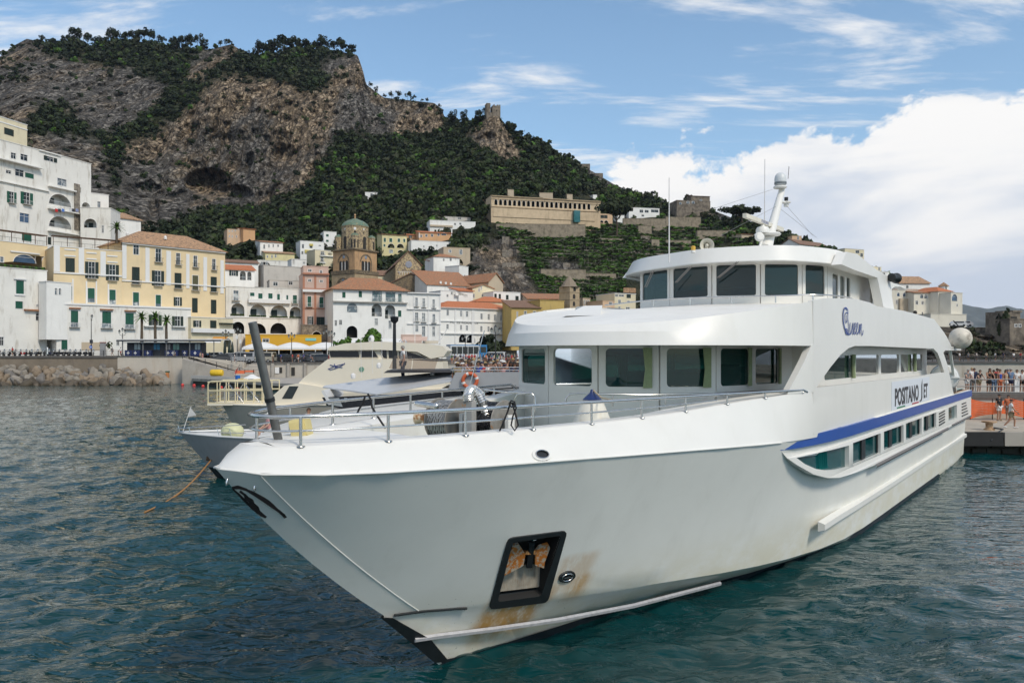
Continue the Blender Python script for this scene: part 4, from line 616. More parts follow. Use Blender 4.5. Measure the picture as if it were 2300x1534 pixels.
# ------------------------------------------------------------------ waterfront
def GZ(X):return float(np.interp(X,[-76,-56],[5.15,3.9]))
def gp(x,Y):q=P(x,HZ,Y);q.z=GZ(q.x);return q
def people_on(*a):pass
ORD='first second third fourth fifth sixth seventh eighth ninth tenth eleventh twelfth thirteenth fourteenth fifteenth sixteenth seventeenth eighteenth nineteenth twentieth'.split()
def quay():
 asphalt=mat('asphalt',(.055,.054,.052),.9,var=.15,scale=.4);conc=mat('quay_concrete',(.36,.33,.29),.9,var=.15,scale=.5,stain=(.20,.17,.13),stains=.6);wet=mat('seaweed_wall',(.028,.028,.020),.85,var=.4,scale=1.2)
 rows=[]
 for Y in(152.2,170,200,320):rows.append([(X,Y,GZ(X))for X in(-400,-200,-76,-70,-63,-56,0,120)])
 g=MB().grid(rows).build('road',asphalt);tag(g,kind='structure');b=MB().box(-400,120,152.4,330,-2,3.7).build('ground',conc);tag(b,kind='structure')
 brown=mat('old_sea_wall',(.22,.18,.135),.95,var=.2,scale=.5,stain=(.12,.10,.08),stains=.7,bump=.4);pale=mat('pale_sea_wall',(.52,.47,.40),.9,var=.08,scale=.4,stain=(.40,.28,.16),stains=.5,sscale=(1.5,1.5,.15))
 X0,X1,X2,X3=P(-400,0,152).x,P(268,0,152).x,P(426,0,152).x,P(548,0,148).x
 t=thing('sea_wall','old brown sea wall above the boulders at far left','wall',(0,0,0));MB().box(X0,X1,151.4,152.5,-1,4.85).build('masonry',brown,t);MB().box(X0,X1,151.2,152.7,4.85,5.2).build('coping',mat('dark_coping',(.12,.11,.10),.9,var=.2),t)
 t=thing('sea_wall','smooth pale sea wall under the blue kiosk with sloping end','wall',(0,0,0));MB().prism([(X1,151.3,-1),(X3,151.3,-1),(X3,151.3,1.6),(X2,151.3,4.6),(X2,151.3,5.1),(X1,151.3,5.1)],(0,1.2,0)).build('masonry',pale,t);MB().box(X1,X2,151.1,152.6,5.1,5.2).build('coping',MATS['dark_coping'],t)
 Xa,Xb=P(592,0,148).x,120;t=thing('quay_wall','beige quay wall with ribs below the parked cars','wall',(0,0,0));MB().box(Xa,Xb,147.6,152.3,-1,3.86).build('masonry',mat('ribbed_wall',(.46,.42,.36),.9,var=.1,scale=.5,stain=(.25,.18,.12),stains=.6,sscale=(1.5,1.5,.2)),t);MB().box(Xa,Xb,147.3,152.3,3.86,4.02).build('coping',MATS['dark_coping'],t)
 for x in(613,648,686,725,760):X=P(x,0,147.4).x;MB().box(X-.25,X+.25,147.2,147.58,1.2,3.84).build('rib',conc,t)
 for x,w,h,mt in((622,.8,1.0,TRIM),(630,.5,.9,SHADE),(658,.6,1.4,SHADE)):X=P(x,0,147.4).x;MB().box(X-w/2,X+w/2,147.45,147.58,3.0-h,3.1).build('hatch',mt,t)
 t=thing('quay_steps','flight of stone steps down from the parking to the low quay','steps',(0,0,0));xs0,xs1=P(535,0,148).x,P(592,0,148).x
 for i in range(10):MB().box(xs0+i*.25,xs1,146.2+i*.6-3,152.3,1.2+i*.27,1.2+(i+1)*.27).build('step',conc if i%2 else MATS['ribbed_wall'],t)
 t=thing('ramp','sloping concrete ramp with railing beside the stone steps','ramp',(0,0,0));MB().prism([(X2,0,4.6),(X3+1,0,1.3),(X3+1,0,-1),(X2,0,-1)],(0,2.6,0)).build('slope',conc,t)
 for o in t.children:o.location.y=148.6
 MB().prism([(X2,151.25,5.1),(xs0,151.25,4.0),(xs0,151.25,2.5),(X3,151.25,1.7)],(0,1,0)).build('side_wall',pale,t)
 def fence(name,label,pts,h=1.05,gap=2.6,r=.045,rails=(1.,.66,.33),mt=IRON):
  t=thing(name,label,'railing',(0,0,0))
  for a,b in zip(pts,pts[1:]):
   a,b=Vector(a),Vector(b);n=max(1,int((b-a).length/gap))
   for i in range(n+1):q=a.lerp(b,i/n);MB().box(q.x-r,q.x+r,q.y-r,q.y+r,q.z,q.z+h).build('post',mt,t)
   for k in rails:MB().tube([a+Vector((0,0,h*k)),b+Vector((0,0,h*k))],r*.8,5).build('rail',mt,t)
  return t
 fence('railing','long dark iron railing on top of the old brown sea wall',[(X0/2-40,151.6,5.2),(X1,151.6,5.2)]);fence('railing','dark iron railing in front of the blue kiosk',[(X1,151.6,5.2),(X2,151.6,5.2)]);fence('railing','iron railing following the sloping ramp down',[(X2,148.7,4.7),(X3+1,148.7,1.4)],gap=2);fence('railing','iron railing along the edge of the parking above the quay wall',[(Xa-6,148.2,4.0),(Xb,148.2,4.0)],h=1.0)
 qp=[(432,143),(520,134),(600,124),(680,118),(1010,112),(1010,150),(432,150)];base=[P(x,HZ,Y)for x,Y in qp]
 m=MB().prism([(q.x,q.y,.75)for q in base],(0,0,.45));o=m.build('quay',conc);tag(o,kind='structure');o=MB().prism([(q.x,q.y+.3,-1)for q in base],(0,0,1.75)).build('quay_foot',wet);tag(o,kind='structure')
 for i in range(9):q=base[0].lerp(base[1],(i+.5)/9);tag(MB().box(-.62,.62,-.4,.4,0,.55).build('stone_block',mat('grey_block',(.33,.33,.32),.85,var=.15,scale=1.)),'squared grey stone block in the row edging the low quay','stone block','stone blocks along the low quay edge').location=(q.x,q.y+.35,1.2)
 rm=[mat('boulder_pale',(.25,.22,.18),.9,var=.25,scale=.9,bump=.9,bscale=3,stain=(.22,.19,.16),stains=.6),mat('boulder_tan',(.23,.175,.12),.9,var=.25,scale=.9,bump=.9,bscale=3,stain=(.16,.12,.09),stains=.6),mat('boulder_grey',(.16,.145,.13),.9,var=.25,scale=.9,bump=.9,bscale=3),mat('boulder_wet',(.085,.065,.042),.6,var=.35,scale=.9,bump=.9,bscale=3)]
 shapes=[]
 for k in range(10):
  bm=bmesh.new();bmesh.ops.create_icosphere(bm,subdivisions=3,radius=1);g=random.Random(k);pl=[(Vector((g.gauss(0,1),g.gauss(0,1),g.gauss(0,1))).normalized(),g.uniform(.5,.85))for _ in range(9)]
  for v in bm.verts:
   for n,d in pl:
    e=v.co.dot(n)-d
    if e>0:v.co-=n*e*.85
   v.co*=1+.16*(noise.noise(v.co*1.6+Vector((k*3,0,0))))+.06*noise.noise(v.co*5)
  me=bpy.data.meshes.new('boulder');bm.to_mesh(me);bm.free();me.polygons.foreach_set('use_smooth',[True]*len(me.polygons));me.set_sharp_from_angle(angle=R(28));shapes.append(me)
 g=random.Random(3);rl=[('pale grey boulder',0),('tan boulder',1),('dark grey boulder',2),('dark wet boulder',3)];ROCKM={}
 for i in range(290):
  f=(i%6)/5;x=g.uniform(-190,372);f=min(1,max(0,f+g.uniform(-.12,.12)));k=3 if f>.84 else g.choice([0,0,0,1,1,2])
  lim=np.interp(x,[-200,250,372],[1,.95,.45])
  Y=lerp(150.4,141.5,f);z=lerp(2.7,-.15,f**.85)*lim;s=g.uniform(.55,1.2)*(1.35 if g.random()<.2 else 1);q=P(x,HZ,Y);key=(i%10,k)
  if key not in ROCKM:ROCKM[key]=shapes[i%10].copy();ROCKM[key].materials.append(rm[k])
  o=link('boulder',ROCKM[key],None,(q.x,Y,z+g.uniform(-.2,.2)));o.rotation_euler=(g.uniform(0,6),g.uniform(0,6),g.uniform(0,6));o.scale=(s*g.uniform(.9,1.35),s*g.uniform(.8,1.1),s*g.uniform(.6,.9));tag(o,rl[k][0]+' lying in the rubble heap below the left sea wall','boulder',rl[k][0]+'s below the sea wall')
 tag(MB().prism([(-130,151.5,-2),(P(380,0,150).x,151.5,-2),(P(360,0,150).x,151.5,.6),(-130,151.5,2.2)],(0,-.2,0)).build('rubble_bank',rm[2]),kind='structure');o=MB().prism([(-160,151.4,1.9),(-160,141,-1.2),(-160,151.4,-1.2)],(160+P(350,0,150).x,0,0)).build('rubble_bank',rm[2]);tag(o,kind='structure')
 def scooter(col,label,q,rz):
  t=thing('scooter',label,'scooter',q,rz,'scooters parked along the sea wall');m=mat('scooter_'+col[0],col[1],.35,var=.05);tyre=BLACK
  for y in(-.62,.6):w=MB().tube([(0,y+math.cos(a)*.21,.24+math.sin(a)*.21)for a in[2*math.pi*k/14 for k in range(14)]],.07,6,closed=True).build('wheel',tyre,t,60);MB().lathe([(0,-.03),(.15,-.03),(.15,.03),(0,.03)],10,(0,y,.24),(1,0,0)).build('hub',STEEL,w)
  MB().prism([(-.17,.95,.55),(-.17,.3,.45),(-.17,.15,.28),(-.17,-.35,.28),(-.17,-.5,.85),(-.17,-.38,.88),(-.17,-.22,.40),(-.17,.1,.40),(-.17,.22,.68),(-.17,.85,.74)],(.34,0,0)).build('body',m,t);MB().prism([(-.15,.85,.74),(-.15,.2,.70),(-.15,.22,.8),(-.15,.8,.84)],(.3,0,0)).build('saddle',BLACK,t)
  MB().tube([(-.34,-.42,1.02),(0,-.46,.98),(.34,-.42,1.02)],.03,6).tube([(0,-.46,.98),(0,-.62,.3)],.045,6).build('handlebar',BLACK,t);MB().lathe([(0,.1),(.09,.08),(.09,0)],10,(0,-.5,.9),(0,-1,0)).build('headlight',TRIM,t);MB().prism([(-.2,-.5,.95),(.2,-.5,.95),(.14,-.4,1.35),(-.14,-.4,1.35)],(0,.02,0)).build('windscreen',mat('windscreen_plastic',(.2,.22,.24),.2),t)
 cs=[('black',(.015,.015,.016)),('white',(.6,.6,.58)),('red',(.40,.015,.015)),('grey',(.16,.165,.17)),('dark_blue',(.02,.03,.08))]
 seq=[0,0,3,1,0,1,2,0,3,0,0,4,0,0,0,3,0,0,0,1];used={}
 for i,k in enumerate(seq):
  x=-22+i*12.2;nm=cs[k][0].replace('_',' ');used[k]=used.get(k,0)+1
  scooter(cs[k],'%s scooter, %s of that colour from the left along the sea wall'%(nm,ORD[used[k]-1]),gp(x,154.2+(i%2)*.5)+Vector((0,0,.02)),random.uniform(-.5,.5))
 def carbody(kind):
  if kind=='van':pr=[(-2.2,.35),(-2.25,.9),(-2.1,1.15),(-1.5,1.95),(-1.2,2.05),(2.2,2.05),(2.3,.9),(2.25,.35)];gl=[(-2.02,1.2),(-1.5,1.88),(1.9,1.88),(1.9,1.2)]
  elif kind=='suv':pr=[(-2.2,.35),(-2.25,.8),(-2.1,1.0),(-1.1,1.1),(-.45,1.62),(1.6,1.68),(2.15,1.1),(2.25,.8),(2.2,.35)];gl=[(-1.0,1.1),(-.4,1.55),(1.5,1.6),(1.95,1.12)]
  else:pr=[(-2.0,.3),(-2.08,.65),(-1.95,.82),(-1.0,.95),(-.25,1.42),(1.15,1.46),(1.9,.98),(2.05,.75),(2.0,.3)];gl=[(-.9,.95),(-.2,1.36),(1.05,1.4),(1.7,.98)]
  m=MB();n=len(pr);top=max(z for _,z in pr);w=lambda z:.86-.16*max(0,(z-.95))/(top-.9)
  m.grid([[(sx*w(z)*k,y,z)for y,z in pr]for sx,k in((-1,1),(-1,.93),(0,0),(1,.93),(1,1))])if False else m.grid([[(s*w(z),y,z)for y,z in pr]for s in(-1,-.9,0,.9,1)]);m.add([(-w(z),y,z)for y,z in pr],[tuple(range(n))]);m.add([(w(z),y,z)for y,z in pr],[tuple(range(n))]);m.add([(s*.86,y,.3)for s in(-1,1)for y in(-2,2)],[(0,1,3,2)])
  g=MB()
  for s in(-1,1):g.add([(s*(w(z)+.012),y,z)for y,z in gl],[tuple(range(4))])
  gi=[i for i in range(n-1)if abs(pr[i+1][1]-pr[i][1])>.35 and pr[i][1]>.8 or(abs(pr[i+1][1]-pr[i][1])>.35 and pr[i+1][1]>.9)]
  for i in gi:
   (y0,z0),(y1,z1)=pr[i],pr[i+1];a,b=.12,.9;nrm=Vector((0,-(z1-z0),(y1-y0))).normalized()*.012*(1 if True else-1)
   if nrm.z<0:nrm=-nrm
   g.add([Vector((s*w(lerp(z0,z1,k))*.86,lerp(y0,y1,k),lerp(z0,z1,k)))+nrm for s,k in((-1,a),(1,a),(1,b),(-1,b))],[(0,1,2,3)])
  return m,g
 protos={}
 def car(kind,col,label,q,rz):
  t=thing('parked_car',label,'car',q,rz,'cars parked along the waterfront')
  if kind not in protos:
   m,g=carbody(kind);a=m.build('body',TRIM,None,35);b=g.build('car_window',PANE,None,recalc=False);wl=MB().lathe([(.30,-.1),(.32,-.08),(.32,.08),(.30,.1),(.2,.1),(0,.08)],14,(0,0,0),(1,0,0)).build('wheel',BLACK,None,40);hb=MB().lathe([(.19,.085),(.17,.105),(0,.11)],10,(0,0,0),(1,0,0)).add([(-.105,y,z)for y,z in((-.17,-.1),(.17,-.1),(.17,.1),(-.17,.1))],[(0,1,2,3)]).build('rim',STEEL,None)
   hl=MB().box(-.2,.2,-.04,.04,-.07,.07).build('headlight',TRIM,None);tl=MB().box(-.14,.14,-.04,.04,-.12,.12).build('tail_light',mat('tail_red',(.30,.01,.01),.3),None);pl=MB().box(-.26,.26,-.02,.02,-.06,.06).build('number_plate',TRIM,None)
   protos[kind]=[o.data for o in(a,b,wl,hb,hl,tl,pl)];[bpy.data.objects.remove(o)for o in(a,b,wl,hb,hl,tl,pl)]
  d=protos[kind];b=link('body',d[0],t);b.material_slots[0].link='OBJECT';b.material_slots[0].material=mat('car_'+col[0],col[1],.22,.1,var=.03);link('car_window',d[1],t)
  for sx in(-1,1):
   for y in(-1.3,1.3):w=link('wheel',d[2],t,(sx*.78,y,.32));h=link('rim',d[3],w)
   link('headlight',d[4],t,(sx*.58,-2.1,.72));link('tail_light',d[5],t,(sx*.66,2.1,.85))
  link('number_plate',d[6],t,(0,2.13 if kind!='hatch' else 2.06,.55));link('number_plate',d[6],t,(0,-2.22 if kind!='hatch' else-2.07,.5))
 cc=dict(w=('white',(.62,.62,.61)),s=('silver',(.36,.37,.38)),g=('dark_grey',(.06,.063,.067)),k=('black',(.014,.014,.015)),b=('blue',(.02,.05,.14)),r=('red',(.32,.02,.015)),c=('beige',(.42,.39,.31)))
 lst=[(462,160,'k','hatch',80),(448,166,'b','hatch',100),(478,163,'w','suv',85),(500,156,'g','suv',78),(515,167,'w','suv',95),(535,160,'s','suv',100),(548,153,'s','van',90),(592,153,'c','van',82),(576,162,'g','hatch',90),(612,164,'k','hatch',70),(626,156,'g','suv',95),(640,163,'g','hatch',88),(652,154,'k','suv',80),(660,167,'s','hatch',95),(672,158,'g','hatch',100),(684,165,'g','suv',85),(692,154,'k','hatch',92),(706,160,'w','suv',80),(716,154,'g','suv',96),(730,162,'s','hatch',88),(742,156,'w','hatch',84),(600,170,'w','suv',90),(630,172,'s','hatch',90),(700,170,'g','van',90),(760,162,'g','hatch',86),(1112,168,'w','van',80),(1130,172,'s','hatch',70)]
 n_={}
 for x,Y,c,kd,a in lst:
  k=(c,kd);n_[k]=n_.get(k,0)+1;tot=sum(1 for q in lst if(q[2],q[3])==k);kn=dict(hatch='hatchback',suv='tall estate car',van='van')[kd];cn=cc[c][0].replace('_',' ')
  car(kd,cc[c],('the only %s %s parked between kiosk and cream yacht'%(cn,kn))if tot==1 else '%s %s, %s of its kind counted rightwards from the kiosk'%(cn,kn,ORD[n_[k]-1]),gp(x,Y)+Vector((0,0,.02)),R(a+(180 if(x%3)else 0)))
 t=thing('kiosk','long dark blue ticket kiosk under a white canopy on the promenade','kiosk',(0,0,0));f=Fac(Crop(260,740,7.667),155,1450,156,156,480,170,0);Z=5.15;L_=f.L;nv=mat('kiosk_navy',(.012,.025,.11),.4,var=.08);dk=mat('kiosk_dark',(.03,.035,.045),.6)
 b=MB();f.slab(b,0,L_,Z,Z+2.75,-3.2,-.9);b.build('cabin',dk,t);b=MB();f.slab(b,-1.2,L_+4.5,Z+3.15,Z+3.3,-3.6,1.0);b.build('canopy',TRIM,t);b=MB();f.slab(b,-1.2,L_+4.4,Z+2.85,Z+3.12,.7,.95);b.build('canopy_edge',dk,t);b=MB();f.slab(b,-.2,L_+.4,Z+2.6,Z+2.72,-.85,.6);b.build('inner_awning',TRIM,t)
 for u0,u1 in((0,.20),(.255,.35),(.53,.70),(.76,.83),(.87,1.0)):
  b=MB();f.slab(b,L_*u0,L_*u1,Z,Z+1.15,-.85,.0);o=b.build('counter',nv,t)
  for u in((u0+.045,u1-.06)if u1-u0>.14 else((u0+u1)/2,)):
   s_=MB();z=Z+.6
   for du,dz in((0,.2),(0,-.2),(.17,0),(-.17,0)):s_.lathe([(0,.02),(.11,.02),(.11,0)],8,f.at(L_*u+du,z+dz,.0),tuple(f.n))
   f.slab(s_,L_*u-.05,L_*u+.05,z-.34,z+.34,.0,.015);s_.build('cross_emblem',TRIM,o)
 for u0,u1,mt in((.10,.18,mat('kiosk_glass',(.30,.38,.38),.15)),(.36,.44,mat('poster_blue',(.03,.18,.30),.5)),(.62,.70,mat('kiosk_green_glass',(.12,.28,.22),.15)),(.91,.98,MATS['kiosk_glass']),(.52,.58,mat('poster_pale',(.4,.36,.34),.6))):b=MB();f.slab(b,L_*u0,L_*u1,Z+1.25,Z+2.4,-.9,-.84);w=b.build('window',mt,t);b=MB();f.slab(b,L_*(u0+u1)/2-.04,L_*(u0+u1)/2+.04,Z+1.25,Z+2.4,-.84,-.8);b.build('mullion',dk,w)
 for u in(-.02,.25,.56,.87,1.19):b=MB();f.slab(b,L_*u,L_*u+.14,Z,Z+3.0,.3,.44);b.build('post',mat('post_grey',(.2,.2,.2),.5),t)
 house('yellow_restaurant','bright yellow flat roofed restaurant block behind the white marquee',PXC,551,722,805,752,173,178,8,mat('bright_yellow',(.66,.36,.025),.8,var=.05,scale=.4),'flat',cat='restaurant',wins=[(590,761,604,768,'x'),(566,757,571,769,'x')],under=2,extra=band(mat('cyan_sign',(.20,.55,.52),.6),'sign_board',(686,759.5,710,765.5,.12)))
 t=thing('marquee','long white marquee with peaked roof over restaurant tables','marquee',(0,0,0));f=Fac(PXC,543,762,194,196,800,772,0);L_=f.L;rows=[]
 for i in range(25):u=L_*i/24;pk=.9*abs(math.sin(i/24*math.pi*3));rows.append([f.at(u,6.9,0),f.at(u,7.3+pk,-2),f.at(u,7.4+pk*1.1,-4),f.at(u,6.9,-7)])
 MB().grid(rows).build('roof',TRIM,t,40);b=MB();f.slab(b,0,L_,6.5,6.92,-.02,.02);b.build('valance',TRIM,t)
 for i in range(9):b=MB();u=L_*i/8;f.slab(b,u,u+.15,4,6.9,-.1,.05);b.build('post',TRIM,t)
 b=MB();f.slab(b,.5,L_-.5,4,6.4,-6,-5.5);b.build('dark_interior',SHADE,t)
 for x0,x1,y0,y1,Y,mt,lb in((465,500,762,770,186,TRIM,'cream shop awning right of the kiosk'),(480,512,757,764,188,mat('orange_awning',(.55,.25,.04),.8),'orange shop awning beside the kiosk canopy'),(905,960,757,766,205,W_PINK,'pinkish shop awning at the foot of the corner house'),(950,985,766,772,206,mat('striped_awning',(.5,.44,.34),.8),'scalloped cream awning under the tall palazzo'),(775,802,762,770,206,TRIM,'white awning left of the round tree'),(852,902,762,771,205,TRIM,'white awning right of the round tree')):
  a,b=P(x0,y0,Y),P(x1,y0,Y);dz=(y1-y0)/F*Y;MB().hexa([(a.x,Y-1.6,a.z-dz),(b.x,Y-1.6,a.z-dz),(b.x,Y,a.z),(a.x,Y,a.z),(a.x,Y-1.6,a.z-dz+.08),(b.x,Y-1.6,a.z-dz+.08),(b.x,Y,a.z+.08),(a.x,Y,a.z+.08)]).build('awning',mt);tag(list(COL.objects)[-1],lb,'awning')
 def palm(label,x,ytop,Y,ybase):
  b=P(x,ybase,Y);h=P(x,ytop,Y).z-b.z;t=thing('palm_tree',label,'palm',b,random.uniform(0,6),'palms on the promenade');MB().tube([(0,0,-2),(.05,0,h*.5),(0,.05,h*.82)],[.32,.26,.22],8).build('trunk',mat('palm_bark',(.10,.075,.05),.9,var=.3,scale=5),t,60);c=Vector((0,.05,h*.84));m=MB()
  for i in range(26):
   a=i*2.4;e=R(75-(i/26)*115);L2=2.0;rows=[]
   for j in range(6):k=j/5;d=e-k*1.0;r_=L2*k;q=c+Vector((math.cos(a)*r_*math.cos(e),math.sin(a)*r_*math.cos(e),r_*math.sin(e)-.55*k*k));w=.34*(1-k)*min(1,k*5+.2);sd=Vector((-math.sin(a),math.cos(a),0))*w;rows.append([q-sd,q+Vector((0,0,.05)),q+sd])
   m.grid(rows)
  m.build('fronds',LM[3],t,recalc=False)
 palm('palm behind the kiosk canopy, left one of the three',318,703,168,757);palm('palm behind the kiosk canopy, middle one of the three',349,703,168,757);palm('smaller palm behind the kiosk canopy, right one of the three',374,712,168,757);palm('potted palm on the roof terrace above the ochre palazzo',262,506,190,528)
 b=gp(825,200);tree('street_tree','round bright green tree in front of the white corner house',b,3.0,4.9,'round',3,None,800,.12,3);b=gp(765,196);tree('street_tree','small leafy tree beside the end of the white marquee',b,2.0,3.6,'round',3,None,200,.18,2);b=gp(1100,190);tree('street_tree','dark tree behind the bus at the right',b,3.0,3.2,'round',0,None,260,.17,4);b=gp(240,165);tree('street_tree','thin shrub beside the grey notice board',b,.9,2.2,'round',1,None,90,.2,5)
 t=thing('bus','white and blue coach parked behind the crowd on the grey boat','bus',(0,0,0));f=Fac(PXC,1012,1094,180,184,810,777,0);L_=f.L;z0,z1=4.2,f.z1+.1;bl=mat('coach_blue',(.03,.17,.38),.35)
 b=MB();f.slab(b,0,L_*.78,z0,z1,-2.6,0);b.build('body',mat('coach_white',(.6,.62,.63),.35),t);b=MB();f.slab(b,L_*.78,L_,z0,z1,-2.6,.01);b.build('body_rear',bl,t);b=MB();f.slab(b,0,L_,z1,z1+.2,-2.6,0);b.build('roof',bl,t)
 for i in range(5):b=MB();f.slab(b,L_*(.03+i*.15),L_*(.165+i*.15),z0+1.3,z1-.25,.0,.03);b.build('window',PANE,t)
 b=MB();f.slab(b,L_*.82,L_*.97,z0+1.6,z1-.3,.01,.04);b.build('window',PANE,t)
 for u in(.15,.75):MB().lathe([(0,-.15),(.5,-.15),(.5,.05),(0,.05)],14,f.at(L_*u,z0+.1,.02),tuple(f.n)).build('wheel',BLACK,t)
 def lamp(label,x,ytop,Y,heads):
  b=gp(x,Y);h=P(x,ytop,Y).z-b.z;t=thing('street_lamp',label,'street lamp',b,0);MB().tube([(0,0,0),(0,0,h*.5),(0,0,h-.7)],[.12,.08,.06],8).build('post',IRON,t,60);MB().lathe([(0,0),(.25,0),(.2,.4),(.12,.6)],10,(0,0,0)).build('base',IRON,t)
  for dx,dz in heads:
   if dx:MB().tube([(0,0,h-1.3),(dx*.6,0,h-1.1),(dx,0,h-.9+dz)],.04,6).build('arm',IRON,t)
   l=MB().lathe([(.12,0),(.22,.45),(.24,.5)],6,(dx,0,h-.75+dz)).build('lantern',mat('lantern_glass',(.35,.36,.34),.3),t);MB().lathe([(.27,.5),(.1,.72),(.03,.85),(0,.85)],6,(dx,0,h-.75+dz)).build('lantern_cap',IRON,l)
 two=((-.6,-.1),(.6,-.1),(0,.3));lamp('tall thin street lamp in front of the long low white building',205,707,157,((.15,0),));lamp('iron lamp with three lanterns at the left end of the kiosk',275,740,157,two);lamp('iron lamp with three lanterns right of the kiosk',507,744,170,two);lamp('iron lamp with three lanterns beside the yellow restaurant',534,738,178,two);lamp('iron lamp with lantern cluster in front of the yellow restaurant',655,750,172,two);lamp('left iron lamp of the pair by the stone arcade',733,742,176,two);lamp('right iron lamp of the pair by the stone arcade',745,746,174,two);lamp('iron lamp cluster left of the coach',1045,755,165,two);lamp('big iron lamp cluster right of the coach',1113,735,120,two)
 t=thing('road_sign','round blue arrow sign on the tall thin lamp post','sign',gp(204,156.6));MB().lathe([(0,.02),(.32,.02),(.32,0),(0,0)],18,(0,0,1.75),(0,-1,0)).build('disc',mat('sign_blue',(.01,.12,.50),.4),t);MB().prism([(-.2,-.03,1.75),(-.02,-.03,1.9),(-.02,-.03,1.8),(.2,-.03,1.8),(.2,-.03,1.7),(-.02,-.03,1.7),(-.02,-.03,1.6)],(0,-.01,0)).build('arrow',TRIM,t)
 t=thing('road_sign','dark square sign above the round blue arrow sign','sign',gp(205,156.8));MB().box(-.3,.3,-.05,.05,2.5,3.2).build('panel',dk,t);MB().box(-.04,.04,-.04,.04,0,2.5).build('post',IRON,t)
 t=thing('notice_board','grey notice board with red top beside a thin shrub','notice board',gp(231,157));MB().box(-.5,.5,-.2,.2,0,2.6).build('cabinet',mat('board_grey',(.28,.28,.28),.6),t);MB().box(-.55,.55,-.25,.25,2.6,2.75).build('cap',mat('board_red',(.30,.08,.05),.6),t)
 for x,Y,h,lb in((532,151,5.2,'bare grey pole at the top of the stone steps'),(540,151.5,4.4,'pole with small white plate at the top of the stone steps')):t=thing('sign_post',lb,'pole',gp(x,Y));MB().tube([(0,0,0),(0,0,h)],.05,6).build('post',mat('pole_grey',(.3,.3,.3),.5),t);MB().box(-.2,.2,-.05,.02,h-.7,h).build('plate',TRIM,t)
 for x in(505,515,522):t=thing('folded_parasol',('left','middle','right')[(505,515,522).index(x)]+' folded dark parasol of the three beside the orange awning','parasol',gp(x,176));MB().lathe([(.03,.0),(.05,.8),(.38,1.2),(.3,2.6),(.08,3.9),(0,4)],8).build('cloth',DGREEN,t,60)
 ye=mat('yellow_pvc',(.70,.45,.02),.45);t=thing('float_roll','yellow inflatable roll lying on the low quay','float',P(487,848,139));t.location.z=1.75;MB().lathe([(0,-1.1),(.5,-1.05),(.58,-.9),(.58,.9),(.5,1.05),(0,1.1)],16,(0,0,.58),(1,0,0)).build('tube',ye,t,50)
 t=thing('kayak','yellow kayak lying on the low quay near the steps','kayak',P(565,0,128));t.location.z=1.2;m=MB();m.grid([[(x,-w,.3+.1*abs(x/2)),(x,-w*.7,.05),(x,w*.7,.05),(x,w,.3+.1*abs(x/2)),(x,0,.38+.1*abs(x/2))]for x,w in((-2.2,.02),(-1.6,.25),(-.6,.38),(.6,.38),(1.6,.25),(2.2,.02))],True);m.build('hull',ye,t,40);MB().box(-.5,.3,-.22,.22,.30,.42).build('cockpit',BLACK,t)
 t=thing('barrel','blue bin standing on the low quay beside the yellow kayak','bin',P(534,0,131));t.location.z=1.2;MB().lathe([(0,0),(.36,0),(.42,.5),(.4,.9),(0,.95)],12).build('drum',mat('bin_blue',(.01,.12,.45),.45),t,40)
 t=thing('tarpaulin','white tarpaulin heap in front of the stone steps','tarpaulin',P(566,0,136));t.location.z=1.2;MB().lathe([(1.7,0),(1.3,.4),(.8,.62),(.3,.9),(0,.95)],10).build('cloth',TRIM,t,20)
 t=thing('barrier_net','orange barrier net at the foot of the stone steps','barrier',P(550,0,145));t.location.z=1.2;MB().grid([[(x,.1*math.sin(x),z)for x in np.linspace(-1.7,1.7,12)]for z in(.6,1.0,1.4)]).build('net',mat('net_orange',(.65,.15,.06),.8),t);[MB().box(x-.04,x+.04,-.04,.04,0,1.6).build('stake',IRON,t)for x in(-1.6,0,1.6)]
 t=thing('flag','red flag leaning on a pole at the low quay','flag',P(524,0,138));t.location.z=1.2;MB().tube([(0,0,0),(1.1,0,2.6)],.03,5).build('pole',IRON,t);MB().grid([[(.45,.02,1.2),(.1,.05,.9)],[(.9,.02,2.2),(.55,.06,1.7)]]).build('cloth',mat('flag_cloth_red',(.55,.03,.03),.8),t)
 for i,(x,y)in enumerate(((410,866),(436,867),(456,869),(497,872),(533,875))):Y=6*F/(y-HZ)-.3;tag(MB().lathe([(.28*math.cos(a),.28*math.sin(a))for a in[R(k)for k in range(-90,91,22)]],12).build('buoy',mat('buoy_red',(.60,.04,.035),.45),None,60),'red mooring buoy floating in front of the low quay, %s from the left'%ORD[i],'buoy','red buoys off the low quay').location=(P(x,0,Y).x,Y,.12)
 for x,y in((376,837),(1,1)):
  if x>5:t=thing('hydrant_post','small orange post with green top by the pale sea wall','post',P(x,0,150.5));t.location.z=1.0;MB().box(-.25,.25,-.2,.2,0,1.1).build('stand',mat('post_orange',(.55,.22,.08),.6),t);MB().box(-.35,.35,-.2,.2,1.1,1.35).build('cap',GREEN,t)
quay()
